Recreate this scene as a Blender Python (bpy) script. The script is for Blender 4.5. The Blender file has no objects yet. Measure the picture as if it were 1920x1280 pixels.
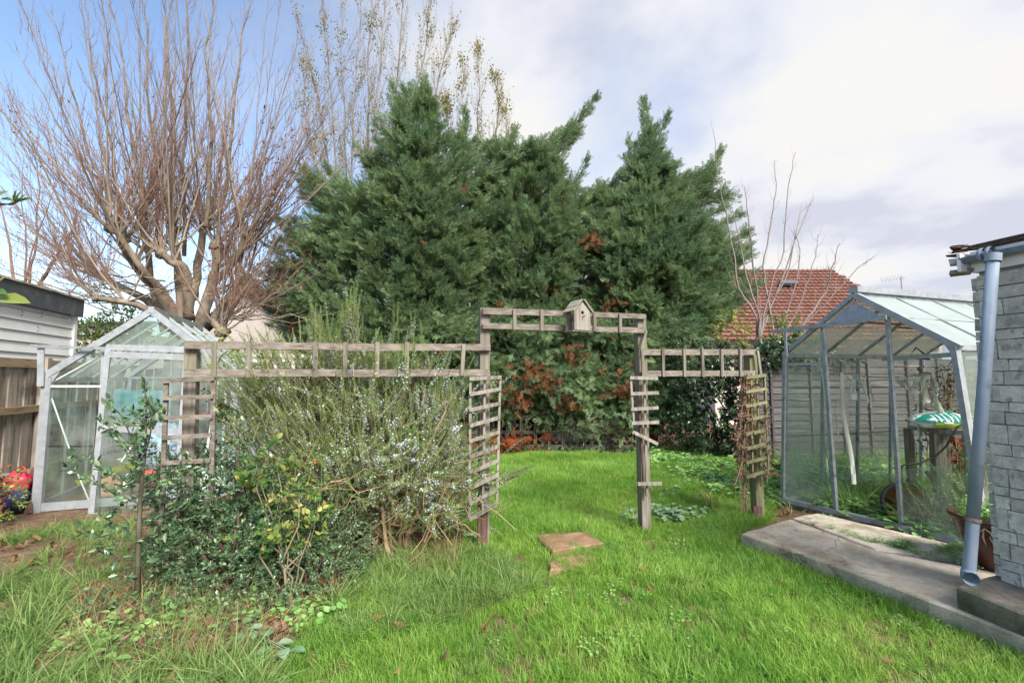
import bpy, math, random
import numpy as np
from mathutils import Vector, Matrix
random.seed(7); rng = np.random.default_rng(7)
S = bpy.context.scene
C = S.collection
R = math.radians

# ---------------------------------------------------------------- camera
CAMZ, PITCH, FPX = 1.55, R(4.62), 853.3
cam = bpy.data.cameras.new('camera'); cam.lens = 16; cam.sensor_width = 36
cam.clip_start = .05; cam.clip_end = 500
co = bpy.data.objects.new('camera', cam); C.objects.link(co)
co.location = (0, 0, CAMZ); co.rotation_euler = (math.pi/2 + PITCH, 0, 0)
S.camera = co

# ---------------------------------------------------------------- sky, sun, exposure
SUN_EL, SUN_AZ = R(42), R(150)          # azimuth clockwise from +Y: behind the camera, slightly to its right
w = bpy.data.worlds.new('World'); S.world = w; w.use_nodes = True
nt = w.node_tree; nt.nodes.clear()
def N(nt, t, **k):
    n = nt.nodes.new(t)
    for a, b in k.items():
        if a.startswith('i_'):
            n.inputs[a[2:].replace('_', ' ')].default_value = b
        else: setattr(n, a, b)
    return n
sky = N(nt, 'ShaderNodeTexSky', sky_type='NISHITA', sun_disc=False, sun_elevation=SUN_EL, sun_rotation=SUN_AZ, air_density=1.0, dust_density=.6)
bg1 = N(nt, 'ShaderNodeBackground', i_Strength=.10); bg2 = N(nt, 'ShaderNodeBackground', i_Strength=1.0)
tc = N(nt, 'ShaderNodeTexCoord'); sep = N(nt, 'ShaderNodeSeparateXYZ')
L = nt.links.new
L(tc.outputs['Generated'], sep.inputs[0])
def mth(nt, op, a, b=None, clamp=False):
    n = nt.nodes.new('ShaderNodeMath'); n.operation = op; n.use_clamp = clamp
    for i, v in enumerate((a, b)):
        if v is None: continue
        if isinstance(v, (int, float)): n.inputs[i].default_value = v
        else: nt.links.new(v, n.inputs[i])
    return n.outputs[0]
zz = mth(nt, 'ADD', mth(nt, 'MAXIMUM', sep.outputs[2], 0.0), .22)
comb = N(nt, 'ShaderNodeCombineXYZ')
L(mth(nt, 'DIVIDE', sep.outputs[0], zz), comb.inputs[0]); L(mth(nt, 'DIVIDE', sep.outputs[1], zz), comb.inputs[1])
n1 = N(nt, 'ShaderNodeTexNoise', i_Scale=.85, i_Detail=6.0, i_Roughness=.52, i_Distortion=.35)
mp = N(nt, 'ShaderNodeMapping'); mp.inputs['Location'].default_value = (4.2, 1.7, 0)
L(comb.outputs[0], mp.inputs[0]); L(mp.outputs[0], n1.inputs['Vector'])
n2 = N(nt, 'ShaderNodeTexNoise', i_Scale=1.7, i_Detail=6.0, i_Roughness=.52)
mp2 = N(nt, 'ShaderNodeMapping'); mp2.inputs['Location'].default_value = (1.1, 7.7, 2)
L(comb.outputs[0], mp2.inputs[0]); L(mp2.outputs[0], n2.inputs['Vector'])
# cloud cover thins towards the left of the view (west), the same on both sides of the sky
cov = mth(nt, 'ADD', mth(nt, 'MULTIPLY', mth(nt, 'SUBTRACT', n1.outputs['Fac'], .5), 4.0),
          mth(nt, 'ADD', mth(nt, 'MULTIPLY', sep.outputs[0], 1.9), .86))
cov = mth(nt, 'ADD', cov, mth(nt, 'MULTIPLY', mth(nt, 'SUBTRACT', .32, sep.outputs[2]), .9), clamp=True)
rmp = N(nt, 'ShaderNodeValToRGB')
e = rmp.color_ramp.elements
e[0].position = .40; e[0].color = (.235, .245, .285, 1)
e[1].position = .60; e[1].color = (.325, .322, .315, 1)
m = e.new(.5); m.color = (.30, .305, .325, 1)
L(n2.outputs['Fac'], rmp.inputs[0]); L(rmp.outputs[0], bg2.inputs['Color'])
L(sky.outputs[0], bg1.inputs['Color'])
mx = N(nt, 'ShaderNodeMixShader'); L(cov, mx.inputs[0]); L(bg1.outputs[0], mx.inputs[1]); L(bg2.outputs[0], mx.inputs[2])
wo = N(nt, 'ShaderNodeOutputWorld'); L(mx.outputs[0], wo.inputs[0])

sl = bpy.data.lights.new('sun', 'SUN'); sl.energy = 3.1; sl.angle = R(24); sl.color = (1, .95, .88)
so = bpy.data.objects.new('sun', sl); C.objects.link(so)
sd = Vector((math.sin(SUN_AZ)*math.cos(SUN_EL), math.cos(SUN_AZ)*math.cos(SUN_EL), math.sin(SUN_EL)))
so.rotation_euler = sd.to_track_quat('Z', 'Y').to_euler(); so.location = (10, -10, 20)
S.view_settings.view_transform = 'Standard'; S.view_settings.look = 'None'
S.view_settings.exposure = 1.55; S.view_settings.gamma = 1
S.render.engine = 'CYCLES'
S.cycles.transparent_max_bounces = 32; S.cycles.max_bounces = 8

# ---------------------------------------------------------------- projection helpers (photo pixels, 1920 wide, to places)
CT, ST = math.cos(PITCH), math.sin(PITCH)
def ray(px, py):
    u = (640-py)/FPX
    return Vector(((px-960)/FPX, CT-u*ST, ST+u*CT))
def at(px, py, Y):
    v = ray(px, py); t = Y/v.y
    return Vector((v.x*t, Y, CAMZ+v.z*t))
def gr(px, py, z=0.0):
    v = ray(px, py); t = (z-CAMZ)/v.z
    return Vector((v.x*t, v.y*t, z))
def onp(px, py, P, n, off=0.0):
    v = ray(px, py); o = Vector((0, 0, CAMZ)); P = Vector(P)+Vector(n)*off
    t = (P-o).dot(n)/v.dot(n)
    return o+v*t
V = Vector

# ---------------------------------------------------------------- materials
def srgb(r, g, b):
    f = lambda c: ((c/255+.055)/1.055)**2.4 if c > 10 else c/255/12.92
    return (f(r), f(g), f(b), 1)
def newmat(name):
    m = bpy.data.materials.new(name); m.use_nodes = True
    nt = m.node_tree; nt.nodes.clear()
    out = nt.nodes.new('ShaderNodeOutputMaterial'); p = nt.nodes.new('ShaderNodeBsdfPrincipled')
    nt.links.new(p.outputs[0], out.inputs[0])
    return m, nt, p, out
def surf(name, cols, scale=5, stretch=(1, 1, 1), rough=.7, bump=.3, detail=6, spots=None, spotscale=3, spotlo=.55, spothi=.65, metal=0, fine=40, isl=.25, spec=.3, dist=.0, grit=0):
    """ramp of colours over stretched noise, optional stains of another colour, bump, variation per piece"""
    m, nt, p, out = newmat(name); L = nt.links.new
    tc = N(nt, 'ShaderNodeTexCoord'); mp = N(nt, 'ShaderNodeMapping'); mp.inputs['Scale'].default_value = stretch
    oi = N(nt, 'ShaderNodeObjectInfo'); geo = N(nt, 'ShaderNodeNewGeometry')
    L(tc.outputs['Object'], mp.inputs[0])
    rsum = mth(nt, 'ADD', oi.outputs['Random'], geo.outputs['Random Per Island'])
    cv = N(nt, 'ShaderNodeCombineXYZ'); sh = mth(nt, 'MULTIPLY', rsum, 37.0)
    L(sh, cv.inputs[0]); L(sh, cv.inputs[1]); L(sh, cv.inputs[2]); L(cv.outputs[0], mp.inputs['Location'])
    n = N(nt, 'ShaderNodeTexNoise', i_Scale=scale, i_Detail=float(detail), i_Roughness=.6, i_Distortion=dist); L(mp.outputs[0], n.inputs['Vector'])
    rp = N(nt, 'ShaderNodeValToRGB'); el = rp.color_ramp.elements
    k = len(cols); lo, hi = .3, .7
    el[0].position = lo; el[0].color = cols[0]; el[1].position = hi; el[1].color = cols[-1]
    for i in range(1, k-1):
        q = el.new(lo+(hi-lo)*i/(k-1)); q.color = cols[i]
    L(n.outputs['Fac'], rp.inputs[0]); col = rp.outputs[0]
    hs = N(nt, 'ShaderNodeHueSaturation'); L(col, hs.inputs['Color'])
    L(mth(nt, 'ADD', mth(nt, 'MULTIPLY', mth(nt, 'FRACT', rsum), isl), 1-isl/2), hs.inputs['Value']); col = hs.outputs[0]
    if spots:
        ns = N(nt, 'ShaderNodeTexNoise', i_Scale=spotscale, i_Detail=5.0, i_Roughness=.6); L(mp.outputs[0] if stretch == (1, 1, 1) else tc.outputs['Object'], ns.inputs['Vector'])
        mr = N(nt, 'ShaderNodeMapRange'); mr.inputs['From Min'].default_value = spotlo; mr.inputs['From Max'].default_value = spothi
        L(ns.outputs['Fac'], mr.inputs['Value'])
        mxn = N(nt, 'ShaderNodeMixRGB'); L(mr.outputs[0], mxn.inputs[0]); L(col, mxn.inputs[1]); mxn.inputs[2].default_value = spots; col = mxn.outputs[0]
    if grit:
        g1 = N(nt, 'ShaderNodeTexNoise', i_Scale=95.0, i_Detail=3.0, i_Roughness=.7); L(tc.outputs['Object'], g1.inputs['Vector'])
        g2 = N(nt, 'ShaderNodeTexNoise', i_Scale=14.0, i_Detail=6.0, i_Roughness=.7); L(tc.outputs['Object'], g2.inputs['Vector'])
        wp = N(nt, 'ShaderNodeTexNoise', i_Scale=3.0, i_Detail=4.0); L(tc.outputs['Object'], wp.inputs['Vector'])
        ad = N(nt, 'ShaderNodeVectorMath', operation='MULTIPLY_ADD'); L(wp.outputs['Color'], ad.inputs[0]); ad.inputs[1].default_value = (.5, .5, .5); L(tc.outputs['Object'], ad.inputs[2])
        vo = N(nt, 'ShaderNodeTexVoronoi', feature='DISTANCE_TO_EDGE', i_Scale=.55); L(ad.outputs[0], vo.inputs['Vector'])
        cr = N(nt, 'ShaderNodeMapRange'); cr.inputs['From Min'].default_value = .001; cr.inputs['From Max'].default_value = .004; cr.inputs['To Min'].default_value = .55 if 'concrete' in name else 1.0; L(vo.outputs['Distance'], cr.inputs['Value'])
        vv = mth(nt, 'ADD', mth(nt, 'MULTIPLY', g1.outputs['Fac'], grit*1.5), mth(nt, 'MULTIPLY', g2.outputs['Fac'], grit*1.5)); vv = mth(nt, 'MULTIPLY', mth(nt, 'ADD', vv, 1-grit*1.5), cr.outputs[0])
        h2 = N(nt, 'ShaderNodeHueSaturation'); L(col, h2.inputs['Color']); L(vv, h2.inputs['Value']); col = h2.outputs[0]
    L(col, p.inputs['Base Color'])
    nf = N(nt, 'ShaderNodeTexNoise', i_Scale=scale*fine/8, i_Detail=4.0, i_Roughness=.65); L(mp.outputs[0], nf.inputs['Vector'])
    b1 = N(nt, 'ShaderNodeBump', i_Strength=bump, i_Distance=.01)
    L(mth(nt, 'ADD', n.outputs['Fac'], mth(nt, 'MULTIPLY', nf.outputs['Fac'], .6)), b1.inputs['Height']); L(b1.outputs[0], p.inputs['Normal'])
    p.inputs['Roughness'].default_value = rough; p.inputs['Metallic'].default_value = metal; p.inputs['Specular IOR Level'].default_value = spec
    return m
def leafm(name, cols, rough=.5, trans=.25, spec=.35, patch=None, patchscale=.6, pos=None, tint=None):
    m, nt, p, out = newmat(name); L = nt.links.new
    oi = N(nt, 'ShaderNodeObjectInfo'); geo = N(nt, 'ShaderNodeNewGeometry')
    r = mth(nt, 'FRACT', mth(nt, 'ADD', mth(nt, 'MULTIPLY', geo.outputs['Random Per Island'], .73), oi.outputs['Random']))
    rp = N(nt, 'ShaderNodeValToRGB'); el = rp.color_ramp.elements; k = len(cols)
    el[0].color = cols[0]; el[1].color = cols[-1]; 
    for i in range(1, k-1):
        q = el.new(pos[i] if pos else i/(k-1)); q.color = cols[i]
    L(r, rp.inputs[0]); col = rp.outputs[0]
    if patch:
        nz = N(nt, 'ShaderNodeTexNoise', i_Scale=patchscale, i_Detail=3.0); L(geo.outputs['Position'], nz.inputs['Vector'])
        mr = N(nt, 'ShaderNodeMapRange'); mr.inputs['From Min'].default_value = .42; mr.inputs['From Max'].default_value = .62; L(nz.outputs['Fac'], mr.inputs['Value'])
        mxn = N(nt, 'ShaderNodeMixRGB'); mxn.blend_type = 'MULTIPLY'; L(mr.outputs[0], mxn.inputs[0]); L(col, mxn.inputs[1]); mxn.inputs[2].default_value = patch; col = mxn.outputs[0]
    if tint:
        nz = N(nt, 'ShaderNodeTexNoise', i_Scale=2.1, i_Detail=5.0, i_Roughness=.6); L(geo.outputs['Position'], nz.inputs['Vector'])
        mr = N(nt, 'ShaderNodeMapRange'); mr.inputs['From Min'].default_value = .54; mr.inputs['From Max'].default_value = .72; mr.inputs['To Max'].default_value = .4; L(nz.outputs['Fac'], mr.inputs['Value'])
        mxn = N(nt, 'ShaderNodeMixRGB'); L(mr.outputs[0], mxn.inputs[0]); L(col, mxn.inputs[1]); mxn.inputs[2].default_value = tint; col = mxn.outputs[0]
    L(col, p.inputs['Base Color']); p.inputs['Roughness'].default_value = rough; p.inputs['Specular IOR Level'].default_value = spec
    if trans:
        t = N(nt, 'ShaderNodeBsdfTranslucent'); L(col, t.inputs['Color'])
        mx = N(nt, 'ShaderNodeMixShader', i_Fac=trans); L(p.outputs[0], mx.inputs[1]); L(t.outputs[0], mx.inputs[2]); L(mx.outputs[0], out.inputs[0])
    return m
def glassm(name, dirt=(.55, .62, .58, 1), lo=.44, hi=.78, base=.03, amax=.38, scale=2.0, tint=(.93, .97, .95, 1), stretch=(1, 1, 1)):
    m, nt, p, out = newmat(name); L = nt.links.new; nt.nodes.remove(p)
    tr = N(nt, 'ShaderNodeBsdfTransparent', i_Color=tint); gl = N(nt, 'ShaderNodeBsdfGlossy', i_Roughness=.04)
    df = N(nt, 'ShaderNodeBsdfDiffuse', i_Color=dirt); tl = N(nt, 'ShaderNodeBsdfTranslucent', i_Color=dirt)
    ds = N(nt, 'ShaderNodeMixShader', i_Fac=.5); L(df.outputs[0], ds.inputs[1]); L(tl.outputs[0], ds.inputs[2])
    lw = N(nt, 'ShaderNodeLayerWeight'); fr = mth(nt, 'ADD', mth(nt, 'MULTIPLY', mth(nt, 'POWER', lw.outputs['Facing'], 4.0), .55), .035)
    a = N(nt, 'ShaderNodeMixShader'); L(fr, a.inputs[0]); L(tr.outputs[0], a.inputs[1]); L(gl.outputs[0], a.inputs[2])
    tc = N(nt, 'ShaderNodeTexCoord'); oi = N(nt, 'ShaderNodeObjectInfo')
    mp = N(nt, 'ShaderNodeMapping'); mp.inputs['Scale'].default_value = stretch
    L(tc.outputs['Object'], mp.inputs[0])
    cv = N(nt, 'ShaderNodeCombineXYZ'); sh = mth(nt, 'MULTIPLY', oi.outputs['Random'], 20.0); L(sh, cv.inputs[0]); L(sh, cv.inputs[2]); L(cv.outputs[0], mp.inputs['Location'])
    n = N(nt, 'ShaderNodeTexNoise', i_Scale=scale, i_Detail=7.0, i_Roughness=.62); L(mp.outputs[0], n.inputs['Vector'])
    mr = N(nt, 'ShaderNodeMapRange'); mr.inputs['From Min'].default_value = lo; mr.inputs['From Max'].default_value = hi
    mr.inputs['To Min'].default_value = base; mr.inputs['To Max'].default_value = amax; L(n.outputs['Fac'], mr.inputs['Value'])
    b = N(nt, 'ShaderNodeMixShader'); L(mr.outputs[0], b.inputs[0]); L(a.outputs[0], b.inputs[1]); L(ds.outputs[0], b.inputs[2])
    L(b.outputs[0], out.inputs[0])
    return m

M = {}
wl = [srgb(86, 79, 72), srgb(118, 110, 101), srgb(146, 138, 128)]
M['wood_z'] = surf('weathered_wood_upright', wl, 6, (6, 6, .5), .85, .6, spots=srgb(112, 116, 84), spotscale=2.2, spotlo=.52, spothi=.72)
M['wood_x'] = surf('weathered_wood_level', wl, 6, (.5, 6, 6), .85, .6, spots=srgb(118, 112, 92), spotscale=3, spotlo=.55, spothi=.75)
M['wood_green'] = surf('algae_green_wood', [srgb(88, 90, 62), srgb(116, 116, 86), srgb(136, 130, 104)], 6, (6, 6, .6), .9, .5)
M['wood_dark'] = surf('damp_brown_wood', [srgb(60, 46, 42), srgb(92, 70, 62), srgb(110, 88, 78)], 6, (6, 6, .5), .85, .5)
M['wood_grey'] = surf('pale_grey_wood', [srgb(98, 92, 84), srgb(132, 126, 118), srgb(156, 149, 140)], 7, (6, 6, .5), .85, .5)
M['roofboard'] = surf('mossy_roof_board', [srgb(110, 106, 92), srgb(146, 142, 126), srgb(120, 124, 92)], 10, (3, 1, 3), .9, .5)
M['fence'] = surf('fence_board_wood', [srgb(120, 110, 100), srgb(156, 144, 132), srgb(184, 172, 160)], 5, (5, 5, .5), .9, .5, isl=.35, spots=srgb(96, 90, 82), spotscale=1.5)
M['fence_rail'] = surf('fence_rail_wood', [srgb(112, 92, 72), srgb(150, 128, 104), srgb(120, 112, 78)], 4, (.7, .7, 6), .9, .5)
M['waney'] = surf('waney_fence_wood', [srgb(64, 62, 62), srgb(82, 79, 79), srgb(100, 96, 96)], 4, (.5, 3, 6), .9, .6, isl=.35)
M['alu'] = surf('oxidised_aluminium', [srgb(134, 140, 144), srgb(148, 154, 158), srgb(160, 164, 168)], 14, (1, 1, 1), .5, .12, metal=.25, isl=.1, spots=srgb(108, 114, 110), spotscale=8, spotlo=.64, spothi=.8)
M['alu_dark'] = surf('dull_aluminium', [srgb(112, 118, 124), srgb(136, 142, 147), srgb(154, 159, 163)], 14, (1, 1, 1), .45, .12, metal=.35, isl=.1, spots=srgb(78, 84, 80), spotscale=9, spotlo=.6, spothi=.72)
M['alu_panel'] = surf('aluminium_sheet', [srgb(122, 130, 142), srgb(140, 148, 160), srgb(128, 136, 146)], 5, (1, 1, 1), .55, .05, metal=.2)
M['moss'] = surf('moss', [srgb(70, 76, 38), srgb(104, 108, 52), srgb(84, 70, 48)], 30, rough=1, bump=1)
M['concrete'] = surf('old_concrete', [srgb(142, 132, 116), srgb(172, 162, 145), srgb(192, 182, 165)], 4, rough=.95, bump=.7, detail=10, spots=srgb(136, 125, 106), spotscale=2.4, spotlo=.5, spothi=.66, fine=70, grit=.55)
M['concrete_dark'] = surf('damp_concrete', [srgb(84, 80, 72), srgb(112, 106, 96), srgb(132, 126, 114)], 5, rough=.95, bump=.8, detail=10, spots=srgb(70, 76, 52), spotscale=2.2, spotlo=.5, spothi=.64, grit=.55)
M['paver'] = surf('sandstone_paver', [srgb(108, 84, 64), srgb(138, 108, 84), srgb(154, 128, 102)], 7, rough=.95, bump=.9, grit=.45, spots=srgb(92, 104, 56), spotscale=5, spotlo=.55, spothi=.66)
M['screenblock'] = surf('screen_block_concrete', [srgb(66, 65, 54), srgb(88, 87, 74), srgb(104, 102, 90)], 8, rough=.95, bump=.5, spots=srgb(58, 62, 42), spotscale=4)
M['stone'] = surf('grey_walling_stone', [srgb(160, 160, 154), srgb(190, 188, 181), srgb(210, 207, 198)], 9, rough=.92, bump=1.2, detail=10, isl=.3, spots=srgb(150, 150, 142), spotscale=16, spotlo=.56, spothi=.62, fine=50, grit=.5)
M['mortar'] = surf('mortar', [srgb(140, 140, 138), srgb(166, 166, 162)], 20, rough=1, bump=.5)
M['pvc'] = surf('grey_pvc_pipe', [srgb(108, 122, 138), srgb(124, 138, 154), srgb(136, 148, 160)], 6, (1, 1, .4), .6, .1, isl=.05, spots=srgb(98, 106, 106), spotscale=9, spotlo=.56, spothi=.74, spec=.3)
M['white_paint'] = surf('white_paint', [srgb(214, 216, 216), srgb(226, 228, 228)], 3, rough=.6, bump=.05, isl=.04, spots=srgb(190, 192, 186), spotscale=7, spotlo=.66, spothi=.8)
M['render_wall'] = surf('cream_render', [srgb(186, 174, 166), srgb(198, 188, 180)], 3, rough=.9, bump=.1)
M['fascia'] = surf('charcoal_fascia', [srgb(74, 80, 86), srgb(88, 94, 100)], 6, rough=.5, bump=.05, spots=srgb(96, 100, 100), spotscale=5)
M['felt'] = surf('torn_roof_felt', [srgb(64, 52, 48), srgb(104, 86, 78), srgb(136, 122, 112)], 14, rough=.95, bump=1)
M['rooftile'] = surf('red_roof_tile', [srgb(102, 68, 58), srgb(126, 86, 74), srgb(140, 106, 94)], 12, rough=.85, bump=.4, isl=.35, spots=srgb(128, 108, 98), spotscale=1.6, spotlo=.52, spothi=.72)
M['rooftile2'] = surf('brown_roof_tile', [srgb(112, 78, 66), srgb(142, 98, 80), srgb(158, 116, 98)], 12, rough=.9, bump=.4, isl=.3)
M['bark_grey'] = surf('smooth_grey_bark', [srgb(80, 70, 60), srgb(118, 106, 92), srgb(146, 134, 118)], 5, (1, 1, .6), .9, .8, spots=srgb(84, 80, 56), spotscale=3, spotlo=.5, spothi=.7)
M['shoot'] = surf('young_shoot_bark', [srgb(112, 101, 90), srgb(140, 129, 115)], 3, (1, 1, .3), .8, .2, isl=.3)
M['twig_red'] = surf('reddish_twig', [srgb(94, 68, 60), srgb(120, 92, 78), srgb(108, 82, 70)], 3, rough=.7, bump=.1, isl=.4)
M['twig_grey'] = surf('pale_twig', [srgb(112, 102, 98), srgb(142, 130, 126)], 3, rough=.85, bump=.1, isl=.35)
M['twig_olive'] = surf('olive_twig', [srgb(92, 86, 66), srgb(134, 124, 100)], 3, rough=.85, bump=.1, isl=.4)
M['twig_dry'] = surf('dry_straw_twig', [srgb(128, 104, 78), srgb(166, 144, 112)], 3, rough=.9, bump=.1, isl=.4)
M['bark_dark'] = surf('dark_conifer_bark', [srgb(58, 46, 38), srgb(92, 74, 60)], 4, (4, 4, .6), .95, .8)
M['sapling_bark'] = surf('olive_sapling_bark', [srgb(58, 54, 44), srgb(82, 78, 64), srgb(104, 98, 82)], 20, (1, 1, .4), .85, .6)
M['soil'] = surf('damp_soil', [srgb(74, 58, 46), srgb(102, 80, 64), srgb(128, 104, 84)], 9, rough=1, bump=1, detail=10, grit=.5)
M['grass'] = leafm('lawn_blade', [(.15, .30, .045, 1), (.22, .41, .055, 1), (.31, .51, .085, 1), (.43, .59, .16, 1)], .5, .5, .3, patch=(.66, .80, .72, 1), patchscale=1.3, tint=(.36, .36, .13, 1))
M['grass_long'] = leafm('long_grass_blade', [(.10, .19, .05, 1), (.16, .28, .07, 1), (.23, .36, .10, 1), (.34, .40, .15, 1)], .45, .38, .3, patch=(.7, .75, .7, 1))
M['conifer'] = leafm('cypress_green', [(.085, .14, .07, 1), (.16, .245, .115, 1), (.24, .34, .15, 1), (.37, .48, .23, 1)], .6, .48, .35, patch=(.68, .78, .84, 1), patchscale=1.6)
M['conifer_dead'] = leafm('dead_cypress', [(.10, .038, .018, 1), (.17, .065, .028, 1), (.24, .10, .05, 1)], .9, .15, .1)
M['dead_red'] = leafm('rust_red_fronds', [(.20, .035, .012, 1), (.32, .065, .02, 1), (.40, .12, .04, 1)], .9, .2, .1)
M['holly'] = leafm('holly_leaf', [(.04, .085, .05, 1), (.065, .13, .06, 1), (.10, .18, .07, 1), (.28, .36, .21, 1)], .32, .1, .55, pos=[0, .35, .8, 1])
M['darkleaf'] = leafm('dark_shrub_leaf', [(.045, .09, .045, 1), (.07, .14, .055, 1), (.11, .19, .07, 1), (.28, .36, .24, 1)], .35, .15, .5, pos=[0, .35, .75, 1])
M['ovalleaf'] = leafm('oval_leaf', [(.05, .13, .03, 1), (.08, .18, .04, 1), (.14, .23, .05, 1), (.36, .34, .08, 1)], .45, .3, .4)
M['yellowleaf'] = leafm('yellowing_leaf', [(.22, .30, .08, 1), (.38, .40, .12, 1), (.42, .34, .14, 1)], .5, .3, .3)
M['ivy'] = leafm('ivy_leaf', [(.012, .034, .016, 1), (.022, .056, .024, 1), (.045, .09, .035, 1), (.12, .18, .10, 1)], .3, .1, .5, pos=[0, .4, .85, 1])
M['weed'] = leafm('weed_leaf', [(.16, .32, .09, 1), (.23, .42, .12, 1), (.32, .50, .17, 1)], .45, .3, .3)
M['weedgrey'] = leafm('silvery_weed_leaf', [(.13, .24, .13, 1), (.20, .32, .19, 1), (.26, .38, .25, 1)], .45, .2, .4)
M['rosemary'] = leafm('rosemary_needle', [(.18, .26, .08, 1), (.27, .37, .12, 1), (.41, .47, .21, 1)], .6, .25, .3)
M['rosetip'] = leafm('rosemary_tip', [(.16, .28, .07, 1), (.25, .38, .12, 1)], .6, .25, .3)
M['flower'] = leafm('pale_blue_flower', [(.50, .54, .74, 1), (.62, .66, .80, 1), (.74, .76, .84, 1)], .7, .3, .2)
M['rust'] = leafm('rust_leaf', [(.16, .06, .035, 1), (.25, .10, .05, 1), (.26, .16, .09, 1), (.12, .065, .05, 1)], .8, .2, .2)
M['ochre'] = leafm('ochre_leaf', [(.16, .19, .05, 1), (.30, .27, .08, 1), (.36, .28, .09, 1), (.22, .17, .08, 1)], .7, .3, .2)
M['straw'] = leafm('dry_straw', [(.30, .20, .10, 1), (.42, .31, .18, 1), (.22, .13, .07, 1)], .9, .2, .1)
M['brownvine'] = leafm('withered_vine', [(.12, .07, .05, 1), (.20, .12, .085, 1), (.28, .19, .13, 1)], .95, .1, .1)
M['hip'] = leafm('red_hip', [(.45, .03, .02, 1), (.5, .06, .02, 1)], .3, 0, .5)
M['glass'] = glassm('old_greenhouse_glass')
M['glass_dirty'] = glassm('algae_stained_glass', (.40, .47, .41, 1), .40, .75, .08, .5, 1.6, stretch=(1, 1, .6))
M['glass_milk'] = glassm('whitened_roof_glass', (.50, .57, .56, 1), .25, .6, .62, .92, 1.2)
M['glass_brown'] = glassm('lichened_roof_glass', (.66, .60, .52, 1), .35, .66, .22, .72, 3.5)
M['terracotta'] = surf('brown_glaze', [srgb(62, 30, 26), srgb(80, 38, 32)], 6, rough=.3, bump=.05, spec=.5)
M['cream'] = surf('cream_slip', [srgb(190, 160, 130), srgb(210, 186, 156)], 20, rough=.5, bump=.2)
M['clay'] = surf('tan_clay', [srgb(170, 128, 88), srgb(196, 156, 112)], 6, rough=.8, bump=.3, spots=srgb(120, 96, 70), spotscale=9)
M['black'] = surf('black_rubber', [srgb(34, 34, 36), srgb(50, 50, 52)], 10, rough=.6, bump=.1)
M['tealtarp'] = surf('faded_teal_sheet', [srgb(66, 128, 140), srgb(104, 158, 166), srgb(140, 170, 172)], 4, (1, 1, 3), .5, .4)
M['bluebag'] = surf('pale_blue_plastic', [srgb(120, 140, 176), srgb(168, 182, 208), srgb(206, 212, 222)], 9, rough=.4, bump=.4)
M['greybin'] = surf('grey_plastic', [srgb(96, 98, 90), srgb(126, 126, 114)], 5, rough=.6, bump=.2)
M['limehose'] = surf('yellow_green_plastic', [srgb(134, 138, 40), srgb(160, 164, 58)], 5, rough=.5, bump=.2)
M['orange'] = surf('orange_red_plastic', [srgb(206, 72, 46), srgb(222, 90, 62)], 5, rough=.4, bump=.1)
M['card'] = surf('tan_card', [srgb(196, 150, 120), srgb(214, 172, 142)], 5, rough=.9, bump=.1)
M['redbag'] = surf('red_pink_plastic', [srgb(176, 34, 58), srgb(196, 70, 92)], 5, rough=.35, bump=.3)
M['navy'] = surf('navy_plastic', [srgb(34, 42, 78), srgb(48, 56, 96)], 5, rough=.4, bump=.2)
M['whiteplastic'] = surf('white_plastic', [srgb(206, 208, 206), srgb(226, 228, 226)], 8, rough=.4, bump=.2)
M['tealprint'] = surf('teal_print', [srgb(22, 128, 116), srgb(36, 146, 132)], 5, rough=.35, bump=.1)
M['limeprint'] = surf('lime_print', [srgb(178, 204, 60), srgb(196, 216, 84)], 5, rough=.35, bump=.1)
M['redpipe'] = surf('red_painted_metal', [srgb(134, 44, 36), srgb(158, 60, 48)], 8, rough=.5, bump=.2)
M['ribbon'] = surf('pale_cloth_strip', [srgb(188, 188, 170), srgb(214, 212, 198)], 8, rough=.9, bump=.2, isl=.2, spots=srgb(150, 160, 96), spotscale=3, spotlo=.6, spothi=.7)
M['corr'] = surf('corrugated_sheet', [srgb(176, 176, 172), srgb(196, 196, 192)], 6, rough=.6, bump=.1)
M['wire'] = surf('galvanised_wire', [srgb(130, 132, 134), srgb(150, 152, 154)], 6, rough=.5, bump=.1, metal=.5)
M['darkroof'] = surf('dark_slate', [srgb(84, 76, 74), srgb(110, 100, 96)], 8, (1, 1, 5), .9, .3)

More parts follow.
